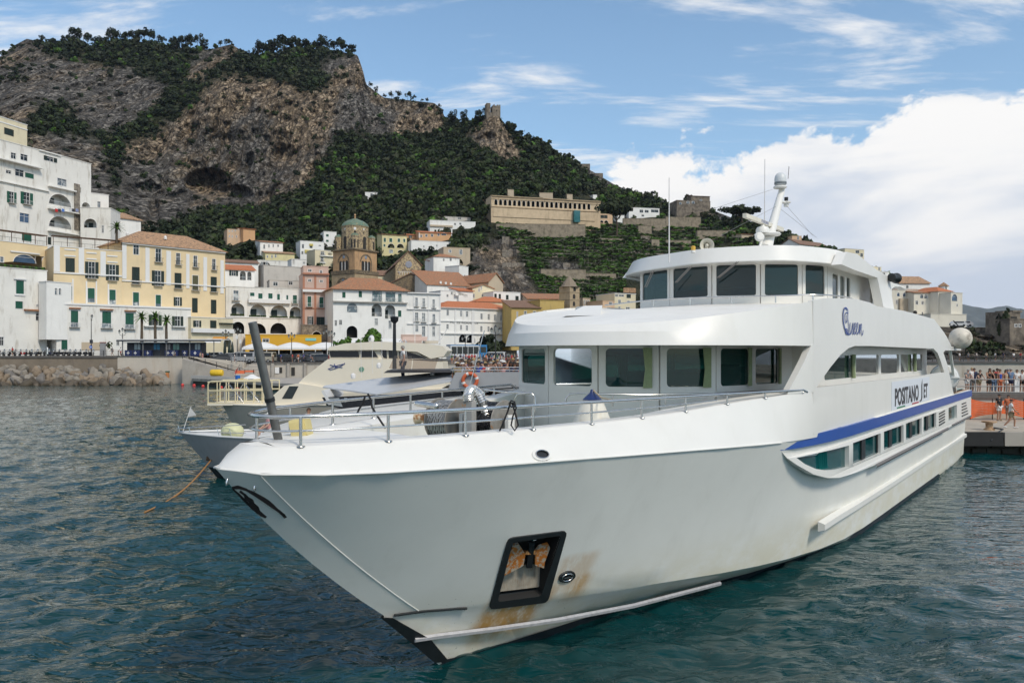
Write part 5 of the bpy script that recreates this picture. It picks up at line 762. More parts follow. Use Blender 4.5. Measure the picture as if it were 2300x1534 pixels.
# ------------------------------------------------------------------ boats moored behind the ferry
def boats():
 cream=mat('cream_gelcoat',(.78,.715,.585),.35,var=.03,scale=.6,stain=(.5,.42,.3),stains=.2);silver=mat('aluminium_grey',(.42,.43,.44),.4,.25,var=.05);hullg=mat('hull_grey',(.34,.35,.36),.45,.1,var=.05,stain=(.2,.2,.19),stains=.3,sscale=(1,1,.3));blk=mat('gloss_black',(.008,.009,.012),.08,var=.1);wht=mat('boat_white',(.66,.66,.65),.4,var=.04)
 def loft(m,st):m.grid(st);return m
 Y=50.;t=thing('cream_yacht','cream motor yacht with raked windows and pipe railing on its bow','yacht',(0,0,0));p=lambda x,y,d=0.:P(x,y,Y+d);q=lambda x,y,d:Vector((P(x,y,Y).x,Y+d,P(x,y,Y).z))
 m=MB();dk=lambda x:np.interp(x,[500,560,640,1010],[906,908,906,900]);st=[]
 for x,w in((498,.02),(515,.5),(545,1.2),(600,2.0),(680,2.5),(800,2.7),(1010,2.7),(1080,2.6)):
  xb=np.interp(x,[498,600,680,1080],[556,640,700,1080]);c=q(x,dk(x),0);b=q(xb,1000,0);b.z=-.4
  st.append([Vector((c.x,Y-w,c.z)),Vector((lerp(c.x,b.x,.45),Y-w*.86,lerp(c.z,b.z,.45))),Vector((b.x,Y-w*.55,-.4)),Vector((b.x,Y+w*.55,-.4)),Vector((lerp(c.x,b.x,.45),Y+w*.86,lerp(c.z,b.z,.45))),Vector((c.x,Y+w,c.z))])
 loft(m,st).add(st[-1],[tuple(range(6))]);m.build('hull',mat('yacht_hull',(.44,.41,.35),.4,var=.05,stain=(.3,.27,.22),stains=.3),t,40);MB().grid([[s[0]+Vector((0,0,.01)),s[-1]+Vector((0,0,.01))]for s in st]).build('deck',cream,t)
 for sg in(-1,1):MB().tube([s[0 if sg<0 else-1]+Vector((0,0,.03))for s in st],.06,6).build('gunwale',cream,t,60)
 def pr(name,poly,w,mt,off=0.,w2=None):a=[q(x,y,off-w)for x,y in poly];b=[q(x,y,off+(w2 or w))for x,y in poly];n=len(poly);return MB().add(a+b,[tuple(range(n))[::-1],tuple(range(n,2*n))]+[(i,(i+1)%n,n+(i+1)%n,n+i)for i in range(n)]).build(name,mt,t,20)
 pr('coachroof',((612,905),(660,863),(690,858),(720,862),(760,870),(1010,870),(1010,905)),2.1,cream);pr('deckhouse',((688,859),(700,846),(752,806),(866,806),(900,806),(1000,812),(1008,872),(760,872)),1.9,cream)
 pr('wheelhouse',((755,806),(752,786),(870,786),(940,786),(955,800),(985,806)),1.75,cream);pr('flying_roof',((752,787),(756,780),(790,772),(860,768),(960,772),(1000,778),(1011,788),(1003,800),(975,805),(945,790),(870,786)),2.0,cream)
 for pl in(((757,803),(754,788),(818,788),(820,803)),((823,803),(821,788),(852,788),(861,803)),((871,804),(864,786),(879,786),(880,805)),((883,805),(882,786),(901,786),(903,805)),((906,806),(905,788),(930,791),(955,799),(970,806))):MB().add([q(x,y,-1.78)for x,y in pl],[tuple(range(len(pl)))]).build('window',blk,t);MB().tube([q(x,y,-1.79)for x,y in pl],.02,4,closed=True).build('window_trim',cream,t)
 MB().add([q(x,y,-2.12)for x,y in((655,891),(671,864),(691,864),(677,891))],[(0,1,2,3)]).build('hatch_window',DARKGLASS,t);em=[((754,827),(768,821),(783,817),(789,816)),((757,818),(768,822),(784,824)),((766,816),(770,825)),((753,826),(758,829),(772,825),(786,818),(789,814))]
 for e in em:MB().tube([q(x,y,-1.93)for x,y in e],.022,4).build('emblem',mat('emblem_blue',(.02,.04,.2),.4),t)
 MB().lathe([(0,.02),(.16,.02),(.16,0)],12,q(825,828,-1.9),(0,-1,0)).build('round_badge',mat('badge_green',(.15,.3,.22),.5),t)
 cr=mat('cream_rail',(.66,.58,.38),.45)
 for w in(-1.0,1.0):
  for a in(((481,904),(481,862),(484,857),(490,855),(618,855)),((481,876),(618,875)),((481,903),(620,903))):MB().tube([q(x,y,w)for x,y in a],.045,6).build('railing',cr,t,60)
  for x in(501,521,541,561,581,600,617):MB().tube([q(x,903,w),q(x,856,w)],.035,6).build('rail_post',cr,t,60)
 for x in(481,490):MB().tube([q(x,857,-1),q(x,857,1)],.045,6).build('railing',cr,t,60)
 for x in(510,546):MB().tube([q(x,905,-.4),q(x,870,-.4),q(x+4,863,-.4),q(x+10,863,-.4),q(x+42,903,-.4)],.035,6).build('boarding_rail',STEEL,t,60)
 pr('bow_platform',((480,904),(625,903),(625,908),(480,908)),1.05,cream)
 c=q(834,762,0);MB().lathe([(0,.02),(.24,.02),(.27,.0),(.1,.1)],14,c,(-.6,-.8,.1)).build('dish',TRIM,t);MB().tube([c,c-Vector((0,0,.45))],.04,6).build('dish_stand',TRIM,t)
 for x,y0,y1 in((865,772,740),(868,772,735),(872,770,738),(932,770,700)):MB().tube([q(x,y0,0),q(x,y1,0)],.02,4).build('aerial',TRIM,t)
 MB().tube([q(985,772,0),q(1005,738,0)],.03,5).build('ensign_staff',TRIM,t)
 for dx in(0,9):MB().tube([q(905+dx,768,-1.6),q(908+dx,764,-1.6),q(912+dx,770,-1.6),q(922+dx,812,-1.6)],.03,5).build('ladder_rail',STEEL,t)
 for i in range(5):MB().tube([q(913+i*2.3,776+i*8,-1.6),q(922+i*2.3,776+i*8,-1.6)],.025,5).build('ladder_rung',STEEL,t)
 Y2=38.;t=thing('grey_boat','grey aluminium excursion boat with black wheelhouse and silver roof','boat',(0,0,0));q2=lambda x,y,d=0.:Vector((P(x,y,Y2).x,Y2+d,P(x,y,Y2).z));st=[]
 for x,w,xb in((403,.02,500),(425,.4,520),(460,.9,545),(520,1.5,590),(600,2.0,650),(700,2.3,730),(860,2.5,870),(1230,2.5,1230)):
  zt=P(x,np.interp(x,[403,600,760,900,1250],[972,976,950,925,915]),Y2).z;c=q2(x,0);b=q2(xb,0)
  st.append([Vector((c.x,Y2-w,zt)),Vector((lerp(c.x,b.x,.5),Y2-w*.9,zt*.45)),Vector((b.x,Y2-w*.6,-.3)),Vector((b.x,Y2+w*.6,-.3)),Vector((lerp(c.x,b.x,.5),Y2+w*.9,zt*.45)),Vector((c.x,Y2+w,zt))])
 MB().grid(st).add(st[-1],[tuple(range(6))]).build('hull',hullg,t,40);MB().grid([[s[0]-Vector((0,-.02,.06)),s[-1]-Vector((0,.02,.06))]for s in st]).build('deck',wht,t)
 for sg in(0,-1):MB().tube([s[sg]+Vector((0,0,.03))for s in st],.05,6).build('gunwale',wht,t,60)
 MB().grid([[s[1].lerp(s[2],.35)+Vector((0,-.03,0)),s[2]+Vector((0,-.04,0))]for s in st]).build('boot_top',BLACK,t)
 for y in(962,968):MB().tube([q2(400,y,-.1),q2(480,y-8+(y-962),-1.0),q2(580,y-16+(y-962)*2,-1.8)],.02,5).build('bow_rail',STEEL,t,60)
 for x,d in((405,0),(440,-.6),(515,-1.3),(545,-1.5)):MB().tube([q2(x,974,d),q2(x-5,956,d)],.018,5).build('bow_rail_post',STEEL,t)
 def pr2(name,poly,w,mt,par=None):a=[q2(x,y,-w)for x,y in poly];b=[q2(x,y,w)for x,y in poly];n=len(poly);return MB().add(a+b,[tuple(range(n))[::-1],tuple(range(n,2*n))]+[(i,(i+1)%n,n+(i+1)%n,n+i)for i in range(n)]).build(name,mt,par or t,20)
 pr2('coaming',((600,975),(640,950),(760,915),(1030,885),(1240,880),(1240,930),(600,985)),1.9,wht);w=pr2('wheelhouse',((752,905),(742,888),(1040,874),(1050,895),(800,916)),1.7,blk)
 for pl in(((754,903),(750,890),(779,889),(787,908)),((791,899),(790,889),(797,889),(798,897))):MB().add([q2(x,y,-1.72)for x,y in pl],[tuple(range(len(pl)))]).build('window',mat('side_window',(.30,.33,.34),.1,var=.3),w)
 pr2('wheelhouse_trim',((741,874),(746,872),(764,902),(757,904)),1.74,wht,w)
 rf=MB();A=[q2(727,868,-.2),q2(860,880,-1.9),q2(1034,849,-2.0)];B=[q2(727,866,.2),q2(840,852,1.9),q2(1034,835,2.0)];ct=[q2(729,866,0),q2(868,848,0),q2(1010,833,0)]
 rf.grid([A,ct,B]).grid([[a-Vector((0,0,.06))for a in A],A]).grid([B,[b-Vector((0,0,.06))for b in B]]).grid([[a-Vector((0,0,.06))for a in A],[b-Vector((0,0,.06))for b in B]]);rf.build('roof',mat('roof_silver',(.55,.56,.57),.4,.15,var=.04),t,15)
 pr2('upper_bulwark',((1015,868),(1030,834),(1175,833),(1240,833),(1240,868),(1170,872)),2.1,silver);pr2('upper_deck',((1000,868),(1240,866),(1240,872),(1000,874)),2.05,wht)
 sc=glass('windscreen_acrylic',(.75,.65,.58),.8);pr2('flybridge',((872,836),(880,830),(1018,829),(1020,835)),1.35,mat('dash_grey',(.06,.06,.065),.5))
 for pl in(((884,826),(896,798),(935,800),(932,830)),((934,830),(937,802),(990,806),(982,834))):MB().add([q2(x,y,-1.45)for x,y in pl],[(0,1,2,3)]).build('windscreen',sc,t)
 pr2('mast_light_base',((878,836),(879,829),(893,829),(893,836)),.25,silver);MB().tube([q2(886,832),q2(886,722)],[.10,.07],10).build('mast',BLACK,t,60);MB().lathe([(.08,0),(.18,.1),(.2,.3),(0,.34)],10,q2(886,726)).build('mast_lamp',BLACK,t,50)
 for x,y0,y1 in((817,848,765),(842,838,765),(863,848,740),(922,842,768)):MB().tube([q2(x,y0,-.6),q2(x+(-1 if x<900 else-8),y1,-.6)],.012,4).build('aerial',TRIM,t)
 for x,y in((798,845),(855,822),(974,838)):MB().lathe([(0,0),(.1,.02),(.12,.18),(.06,.26),(0,.27)],10,q2(x,y+5,-.5)).build('navigation_light',TRIM,t,50)
 for z in(823,829):MB().tube([q2(1020,z,-2.05),q2(1240,z,-2.05)],.02,5).build('upper_rail',STEEL,t)
 for x in range(1025,1240,24):MB().tube([q2(x,834,-2.05),q2(x,823,-2.05)],.018,5).build('upper_rail_post',STEEL,t)
 MB().tube([q2(1100,870,-2.3),q2(1170,865,-2.3)],.03,6).build('side_rail',BLACK,t)
 c=q2(1061,851,-2.2);r=thing('life_ring','orange and white life ring hanging on the grey boat','life ring',c);MB().tube([(.31*math.cos(a),0,.31*math.sin(a))for a in[2*math.pi*k/24 for k in range(24)]],.085,8,closed=True).build('ring',mat('ring_orange',(.60,.13,.05),.6,var=.15,scale=5),r,60)
 for a in(0,90,180,270):d=Vector((math.cos(R(a+20)),0,math.sin(R(a+20))));MB().tube([d*.31+Vector((-d.z,0,d.x))*k for k in(-.05,.05)],.092,8).build('band',TRIM,r,60)
 bf=thing('buoy_fender','pale yellow round buoy lying on the foredeck of the grey boat','fender',q2(537,974,-.9)+Vector((0,0,.18)));MB().lathe([(.52*math.cos(a),.42*math.sin(a))for a in[R(k)for k in range(-90,91,15)]],20).build('float',mat('pale_yellow_float',(.60,.60,.36),.5,var=.06),bf,60)
 fl=thing('pennant','small white pennant on a slanted staff at the bow of the grey boat','pennant',q2(410,965,0));MB().tube([(-.05,0,-.3),(.40,0,1.1)],.016,5).build('staff',TRIM,fl);MB().grid([[(.38,0,1.05),(.22,.02,.6)],[(.62,.05,.72),(.62,.05,.68)]]).build('cloth',mat('pennant_cloth',(.55,.55,.54),.8),fl)
 rp=mat('orange_rope',(.34,.17,.06),.9);a,b=q2(482,1028,-.3),P(325,1150,29.8);b.z=.0;o=MB().tube([a.lerp(b,k/12)-Vector((0,0,.35*math.sin(math.pi*k/12)))for k in range(13)],.035,6).build('mooring_rope',rp,None,60);tag(o,'long orange mooring rope running from the grey bow into the sea','rope');tag(MB().lathe([(0,-.1),(.16,-.1),(.18,.15),(0,.2)],10,q2(478,1026,-.3),(-.8,-.2,.3)).build('rope_guard',mat('rope_guard_brown',(.12,.08,.05),.8)),'dark brown roller where the orange rope leaves the grey bow','roller')
boats()
# ------------------------------------------------------------------ the white ferry
TH=R(36.4);AX=(math.sin(TH),math.cos(TH));PX=(math.cos(TH),-math.sin(TH));FO=(-1.36,15.2)
def b_at(x,y,T):
 """point of the ferry (aft, port, up) seen at pixel x, y on the upright surface port = T(aft)"""
 if not callable(T):q=T;T=lambda s:q
 rx,rz=(x-1150)/F,-(y-HZ)/F;s=8.
 for _ in range(60):
  t=T(s);k=(t+FO[0]*PX[0]+FO[1]*PX[1])/(rx*PX[0]+PX[1]);s=s*.5+.5*((rx*k-FO[0])*AX[0]+(k-FO[1])*AX[1])
 return s,t,EYE+rz*k
def b_z(x,y,z):
 rx,rz=(x-1150)/F,-(y-HZ)/F;k=(z-EYE)/rz
 return(rx*k-FO[0])*AX[0]+(k-FO[1])*AX[1],(rx*k-FO[0])*PX[0]+(k-FO[1])*PX[1]
def V(s,t,z):return Vector((s,-t,z))
FERRY=thing('ferry','large white passenger ferry with blue stripe moored bow first in the foreground','ferry',(FO[0],FO[1],0),R(90)-TH)
def hullpaint():
 m=mat('hull_paint',(.83,.82,.77),.34,var=.035,scale=.7,stain=(.60,.585,.53),stains=.22,sscale=(1.2,1.2,.18),spec=.45)
 N=m.node_tree.nodes;L=m.node_tree.links;b=N['Principled BSDF'];src=b.inputs['Base Color'].links[0].from_socket
 tc=N.new('ShaderNodeTexCoord');sp=N.new('ShaderNodeSeparateXYZ');L.new(tc.outputs['Object'],sp.inputs[0])
 def mr(v,a,c):
  x=N.new('ShaderNodeMapRange');x.interpolation_type='SMOOTHSTEP';L.new(v,x.inputs[0]);x.inputs[1].default_value=a;x.inputs[2].default_value=c;return x.outputs[0]
 def mul(*a):
  o=a[0]
  for q in a[1:]:
   x=N.new('ShaderNodeMath');x.operation='MULTIPLY';L.new(o,x.inputs[0])
   if isinstance(q,float):x.inputs[1].default_value=q
   else:L.new(q,x.inputs[1])
   o=x.outputs[0]
  return o
 def noi(sc,scale,det=6):
  mp=N.new('ShaderNodeMapping');mp.inputs['Scale'].default_value=sc;L.new(tc.outputs['Object'],mp.inputs[0]);t=N.new('ShaderNodeTexNoise');t.inputs['Scale'].default_value=scale;t.inputs['Detail'].default_value=det;t.inputs['Roughness'].default_value=.7;L.new(mp.outputs[0],t.inputs[0]);return t.outputs[0]
 def over(c,f,col):
  x=N.new('ShaderNodeMix');x.data_type='RGBA';L.new(f,x.inputs[0]);L.new(c,x.inputs[6]);x.inputs[7].default_value=(*col,1);return x.outputs[2]
 s,t,z=sp.outputs
 st=noi((1.6,1.6,.22),3.2)
 c=over(src,mul(mr(z,2.1,.35),mr(noi((.5,.5,.9),1.4),.3,.62),.62),(.66,.60,.42))
 for s0,s1,za,zb,k in((.45,1.75,1.34,.40,1.0),(1.6,2.5,2.0,1.05,.45),(2.2,2.6,1.52,1.0,.7)):
  c=over(c,mul(mr(s,s0-.18,s0+.18),mr(s,s1+.2,s1-.2),mr(z,za+.1,za-.1),mr(z,zb-.35,zb+.3),mr(st,.22,.60),k),(.52,.29,.085))
 ch=noi((1.6,1.6,1),9.0,3);c=over(c,mul(mr(ch,.70,.715),mr(z,1.75,1.2),mr(s,4.,1.5)),(.02,.02,.02))
 L.new(c,b.inputs['Base Color']);return m
WHITE=mat('white_gelcoat',(.76,.745,.70),.36,var=.03,scale=.8,stain=(.62,.60,.53),stains=.22,sscale=(1.3,1.3,.22),spec=.45)
CREAMY=mat('deck_white',(.80,.78,.73),.5,var=.05,scale=1.2,stain=(.60,.56,.47),stains=.3)
HULL=hullpaint();BLUE=mat('blue_stripe_paint',(.012,.075,.34),.35,var=.06)
RUBBER=mat('black_rubber',(.015,.018,.02),.55,var=.3,scale=6)
TEAL=mat('teal_window',(.004,.058,.062),.06,var=.3,scale=.6,spec=.28)
def ferry():
 K=interp([(-4.72,0),(-4.44,.59),(-3.8,1.15),(-3,1.55),(-1.4,2.1),(.5,2.6),(2.5,3.05),(5,3.6),(6.5,3.88),(8,4.10),(9.5,4.196),(12,4.19),(36,4.19),(41,4.05)])
 KZ=interp([(-4.72,4.33),(-4.44,4.26),(-3,4.2),(-.3,4.12),(1.9,4.04),(4.7,3.945),(6.3,3.89),(8.3,3.82),(12,3.72),(41,3.62)])
 Wl=interp([(0,0),(.6,.18),(3,.72),(5.2,1.22),(7.4,1.75),(10,2.55),(12.4,3.09),(15.8,3.72),(20,3.82),(38,3.86),(41,3.7)])
 C=interp([(-1.5,0),(-.84,.28),(.46,.79),(1.8,1.3),(3.7,1.91),(6.7,2.68),(8.7,3.07),(11.2,3.44),(14,3.72),(17,3.86),(36,3.95),(41,3.85)])
 CZ=interp([(-1.5,1.37),(.46,1.17),(1.8,1.07),(3.7,.93),(6.7,.68),(8.7,.52),(11.2,.33),(14,.2),(41,.15)])
 G=interp([(-.75,0),(-.4,.15),(.74,.6),(2.3,1.1),(4.4,1.72),(7.4,2.42),(10,3.0),(12,3.3)])
 us=[0,.012,.03,.05,.075,.1,.13,.16,.2,.24,.28,.33,.38,.43,.48,.54,.6,.66,.72,.78,.84,.9,.95,.98,1]
 def cur(T,Zf,s0,s1,s2=40.6):
  out=[]
  for i,u in enumerate(us):
   s=s0 if i==0 else lerp(s1,s2,(u-.012)/.988)if u>0 else s0
   out.append((s,T(s)if i else 0.,Zf(s)))
  return out
 kn=cur(K,KZ,-4.80,-4.47);ch=cur(C,CZ,-1.5,-.84);wl=cur(Wl,lambda s:0.,0.,.35)
 def side(sg):
  m=MB();rows=[]
  rows.append([V(max(s,.9)+.3,sg*t*.8,-.8)for s,t,z in wl]);rows.append([V(s,sg*t,z)for s,t,z in wl])
  rows.append([V(s,sg*(t-.07 if i else 0),z-.06)for i,(s,t,z)in enumerate(ch)])
  for v in(0,.14,.28,.42,.56,.7,.84,1):
   r=[]
   for i in range(len(us)):
    a,b=ch[i],kn[i];fl=max(0,(b[1]-a[1]));cc=math.sin(math.pi*v)*.10*fl
    r.append(V(lerp(a[0],b[0],v)+(cc*.4 if i>1 else 0)-(.20-.06*i if i<2 else .1 if i==2 else 0)*math.sin(math.pi*v)**.8,sg*(lerp(a[1],b[1],v)-(cc if i else 0)),lerp(a[2],b[2],v)))
   rows.append(r)
  m.grid(rows);return m
 a=side(1);b_=side(-1);a.add(b_.v,b_.f)
 tr=[V(40.6,4.05,3.6),V(40.6,-4.05,3.6),V(40.6,-3.85,.15),V(40.6,-3.7,0),V(40.6,-2.9,-.8),V(40.6,2.9,-.8),V(40.6,3.7,0),V(40.6,3.85,.15)]
 a.add(tr,[tuple(range(8))]);a.build('hull',HULL,FERRY,24)
 EZ=interp([(-4.2,4.60),(-1.2,4.61),(1.6,4.63),(3,4.66),(4.5,4.72),(6,4.82),(7.5,4.9),(9,4.98),(10.5,5.03),(41,5.03)])
 ET=lambda s:max(0,K(s)-np.interp(s,[5,7,9.5,11],[.5,.40,.006,.006]))
 ss=[-4.1,-3.8,-3.4,-3,-2.5,-2,-1.4,-.7,0,.8,1.6,2.5,3.5,4.5,5.5,6.5,7.2,8,8.7,9.4,10.2,11,12]
 rows=[]
 for s in ss:
  e=(s,ET(s)if s>-4.05 else .45,EZ(s));ks=s+(-.42 if s<-3.9 else-.42*(1-min(1,(s+4.1)/1.5)));k=(ks,K(ks),KZ(ks))
  rows.append([k,(lerp(k[0],e[0],.5),lerp(k[1],e[1],.5)+.03,lerp(k[2],e[2],.5)+.02),e])
 front=[[(-4.72,0,4.33),(-4.45,0,4.48),(-4.2,0,4.6)]]
 m=MB()
 for sg in(1,-1):m.grid([[V(q[0],sg*q[1],q[2]+.004)for q in r]for r in front+rows])
 m.build('bulwark',WHITE,FERRY,50)
 for sg in(1,-1):
  MB().tube([V(-4.72,0,4.325)]+[V(s,sg*(K(s)+.01),KZ(s))for s in[-4.6,-4.44,-4.1,-3.8,-3,-2,-1.4,0,1.5,3,5,6.5,7.6]],.018,6).build('knuckle_trim',WHITE,FERRY,60)
 m=MB()
 IT=lambda s:max(.0,ET(s)-.55)
 sd=[-4.1,-3.6,-3,-2.5,-2.0];m.add([V(-4.2,0,4.605),V(-4.1,.46,4.605),V(-4.1,-.46,4.605),V(-4.1,0,4.66)],[(0,1,3),(0,3,2)])
 for sg in(1,-1):m.grid([[V(s,0,EZ(s)+.06),V(s,sg*(ET(s)if s>-4.05 else .45)*.5,EZ(s)+.05),V(s,sg*(ET(s)if s>-4.05 else .45),EZ(s))]for s in sd])
 for sg in(1,-1):m.grid([[V(s,sg*(ET(s)),EZ(s)),V(s,sg*(ET(s)-.3),EZ(s)+.02),V(s,sg*IT(s),EZ(s)+.015-.05*(s<4))]for s in[-2.0,-1.4,-.7,0,.8,1.6,2.5,3.5,4.5,5.5,6.5,7.2,8,8.7,9.4,10.2,11,12]])
 for sg in(1,-1):m.grid([[V(s,sg*IT(s),EZ(s)+.015-.05*(s<4)),V(s,sg*(IT(s)-.04),3.9)]for s in[-2.0,-1.4,-.7,0,.8,1.6,2.5,3.5,4.5,5.5,6.5,7.2,8,8.7]])
 m.add([V(-2,-1.4,4.6),V(-2,1.4,4.6),V(-2,1.4,3.9),V(-2,-1.4,3.9),V(-2,0,4.66)],[(0,4,1,2,3)])
 m.build('foredeck',CREAMY,FERRY,40)
 MB().grid([[V(s,-min(K(s)-.2,4),3.9),V(s,min(K(s)-.2,4),3.9)]for s in(-2.2,0,2,5,9,20,41)]).build('main_deck',mat('deck_paint_grey_green',(.30,.36,.32),.7,stain=(.2,.2,.17),stains=.5),FERRY)
 MB().grid([[V(s,-min(K(s)-.12,4.1),3.86),V(s,min(K(s)-.12,4.1),3.86)]for s in(9,20,41)]).build('aft_deck',CREAMY,FERRY)
 m=MB()
 for sg in(1,-1):
  m.grid([[V(-1.53,0,1.37),V(-1.34,sg*.10,1.33)],[V(-.75,0,.70),V(-.42,sg*.16,.70)],[V(-.1,0,.12),V(.12,sg*.14,.12)]])
 m2=MB()
 for v in m.v:m2.v.append((v[0]-.07,v[1]+(.03 if v[1]>0 else-.03 if v[1]<0 else 0),v[2]))
 m2.f=m.f;m2.mi=m.mi;m2.build('stem_guard',RUBBER,FERRY,30)
 BT=mat('antifouling',(.012,.018,.024),.5,var=.3,scale=5,col2=(.02,.09,.22),c2=(.66,.74))
 for sg in(1,-1):
  m=MB();rows=[]
  for s in[0.05,.35,.8,1.5,2.5,3.5,4.5,6,7.5,9,11,13,16,20,30,40.55]:
   zt=.16 if s<14 else .24;tt=Wl(s)+(.14 if s>.3 else .03)*(1 if s<12 else .1)
   rows.append([V(s-.14*(s<.3),sg*(tt+.03),zt),V(s,sg*(Wl(s)+.03),-.05),V(s+.1,sg*Wl(s)*.95,-.5)])
  m.grid(rows).build('boot_top',BT,FERRY,40)
  m=MB();pts=[V(s,sg*(G(s)+.05),z)for s,z in((-.78,.75),(-.3,.72),(.74,.63),(2.3,.49),(4.4,.36),(6,.3),(7.6,.24))]
  m.tube(pts,.055,6).build('rub_strip',mat('galvanised_strip',(.5,.49,.5),.5,.4,var=.2,scale=9),FERRY,50)
  m=MB();pts=[(s,3.93+(s>14)*.03,1.13+.004*(s-11))for s in np.linspace(11.4,40.2,18)];rows=[]
  for s,t,z in pts:
   t=max(t,np.interp(s,[11,14,20],[3.80,3.95,3.99]));rows.append([V(s,sg*(t-.1),z+.16),V(s,sg*(t+.09),z+.10),V(s,sg*(t+.09),z-.06),V(s,sg*(t-.1),z-.12)])
  m.grid(rows,True);m.add(rows[0],[(0,1,2,3)]);m.add(rows[-1],[(0,1,2,3)]);m.build('rub_rail',WHITE,FERRY,30)
 MB().tube([V(-1.36,.12,1.36),V(-.84,.31,1.33),V(-.2,.56,1.26),V(-.02,.66,1.24)],.028,6).build('chine_seal',RUBBER,FERRY)
 for sg in(1,-1):
  q=[]
  for v in np.linspace(0,1,12):a,b=ch[1],kn[1];q.append(V(lerp(a[0],b[0],v)-.14*math.sin(math.pi*v)**.8,sg*(lerp(a[1],b[1],v)-math.sin(math.pi*v)*.10*(b[1]-a[1])),lerp(a[2],b[2],v)))
  MB().tube(q,.011,5).build('stem_seam',WHITE,FERRY)
 def face(v,w,sg=1):a,b=ch[0],kn[0];c,d=ch[1],kn[1];k=math.sin(math.pi*v);p=V(lerp(a[0],b[0],v)-.20*k**.8,0,lerp(a[2],b[2],v));q=V(lerp(c[0],d[0],v)-.14*k**.8,sg*(lerp(c[1],d[1],v)-k*.10*(d[1]-c[1])),lerp(c[2],d[2],v));return p.lerp(q,w)+Vector((-.012,-sg*.008,0))
 EM=mat('dark_emblem',(.02,.014,.014),.5)
 for pts,wd in((((.898,.0),(.908,.2),(.905,.37),(.885,.47),(.853,.55),(.815,.62),(.784,.66),(.755,.65),(.735,.61)),.05),(((.895,.0),(.86,.03),(.82,.03),(.78,.04),(.735,.07)),.02),(((.885,.14),(.868,.2),(.85,.17),(.83,.20),(.81,.15),(.79,.17),(.765,.11),(.745,.13),(.732,.16)),.05)):
  rows=[];f=[face(*q)for q in pts]
  for i,p in enumerate(f):d=(f[min(i+1,len(f)-1)]-f[max(i-1,0)]).normalized();sd=d.cross(Vector((-.5,-.8,-.3))).normalized()*wd*(.35+.65*math.sin(math.pi*(i+.4)/len(f)));rows.append([p-sd,p+sd])
  MB().grid(rows).build('bow_emblem',EM,FERRY)
  # ---- upper side panels with the arch openings, from pixels on the port side
 TP=interp([(7,4.2),(45,4.2)])
 def uz(x,y):s,t,z=b_at(x,y,TP);return(s,z)
 top=[uz(*q)for q in((1800,678),(1830,673),(1860,670),(1895,670),(1925,672),(1955,680),(1970,688),(2000,693),(2030,698),(2060,706),(2098,717),(2110,733),(2120,746),(2128,759),(2137,778),(2159,784))]
 aft=[uz(*q)for q in((2159,787),(2123,787),(2119,792),(2128,819),(2142,884))]
 fr=[uz(1763,885),uz(1795,830),uz(1825,775)]
 hole=[uz(*q)for q in((1833,871),(1844,855),(1866,824),(1888,797),(1906,782),(1920,777),(1955,777),(2021,780),(2097,783),(2106,793),(2112,808),(2121,836),(2077,843),(1960,856))]
 outer=[(9.65,3.87),(9.65,5.0),(9.65,6.17),(9.65,7.31)]+[q for q in top if q[0]>9.9]+aft+[(34.3,3.7),(13,3.7),(12.4,3.87)]
 def dens(l,mx=1.0):
  o=[]
  for i,a in enumerate(l):
   b=l[(i+1)%len(l)];n=max(1,int(math.hypot(b[0]-a[0],b[1]-a[1])/mx));o+=[(lerp(a[0],b[0],k/n),lerp(a[1],b[1],k/n))for k in range(n)]
  return o
 for sg in(1,-1):
  m=MB();m.plate(dens(outer),[dens(hole)[::-1]],lambda u,v,d:V(u,sg*(TP(u)-d),v),.14)
  m.build('side_panel',WHITE,FERRY,24)
  fc=[(8.35,3.94,4.96),(8.75,4.04,5.37),(9.15,4.13,5.78),(9.56,4.19,6.2)];m=MB();m.grid([[V(s,sg*t,z),V(lerp(s,9.66,.5),sg*lerp(t,4.21,.6),z),V(9.66,sg*4.2,z)]for s,t,z in fc]);m.grid([[V(s+.02,sg*(t-.16),z),V(s,sg*t,z)]for s,t,z in fc]);m.grid([[V(s+.02,sg*(t-.16),z),V(9.66,sg*4.06,z)]for s,t,z in fc]);m.build('side_pillar',WHITE,FERRY,40)
  belt=[(7.75,3.80),(7.78,3.62),(8.1,3.42),(8.65,3.2),(9.8,2.83),(10.9,2.6),(12,2.47),(14,2.39),(16.3,2.34),(31.7,2.34),(40.3,2.42),(40.3,3.84),(20,3.86),(9,3.84)]
  TB=lambda u:np.interp(u,[7.7,8.6,9.6,11,13,16],[3.93,4.05,4.12,4.2,4.24,4.25])+.0
  wins=[[(8.62,3.38),(9.2,3.16),(9.98,2.95),(10.9,2.80),(12.0,2.7),(13.0,2.65),(13.0,3.28),(11,3.33)],]
  for s0,s1 in((13.45,17.1),(17.6,20.95),(21.4,24.7),(25.1,28.3),(31.9,34.7)):wins.append([(s0,2.64),(s1,2.62),(s1,3.3),(s0,3.31)])
  m=MB();m.plate(dens(belt),[w[::-1]for w in wins],lambda u,v,d:V(u,sg*(TB(u)-d+.03),v),.16);bo=m.build('window_belt',WHITE,FERRY,30)
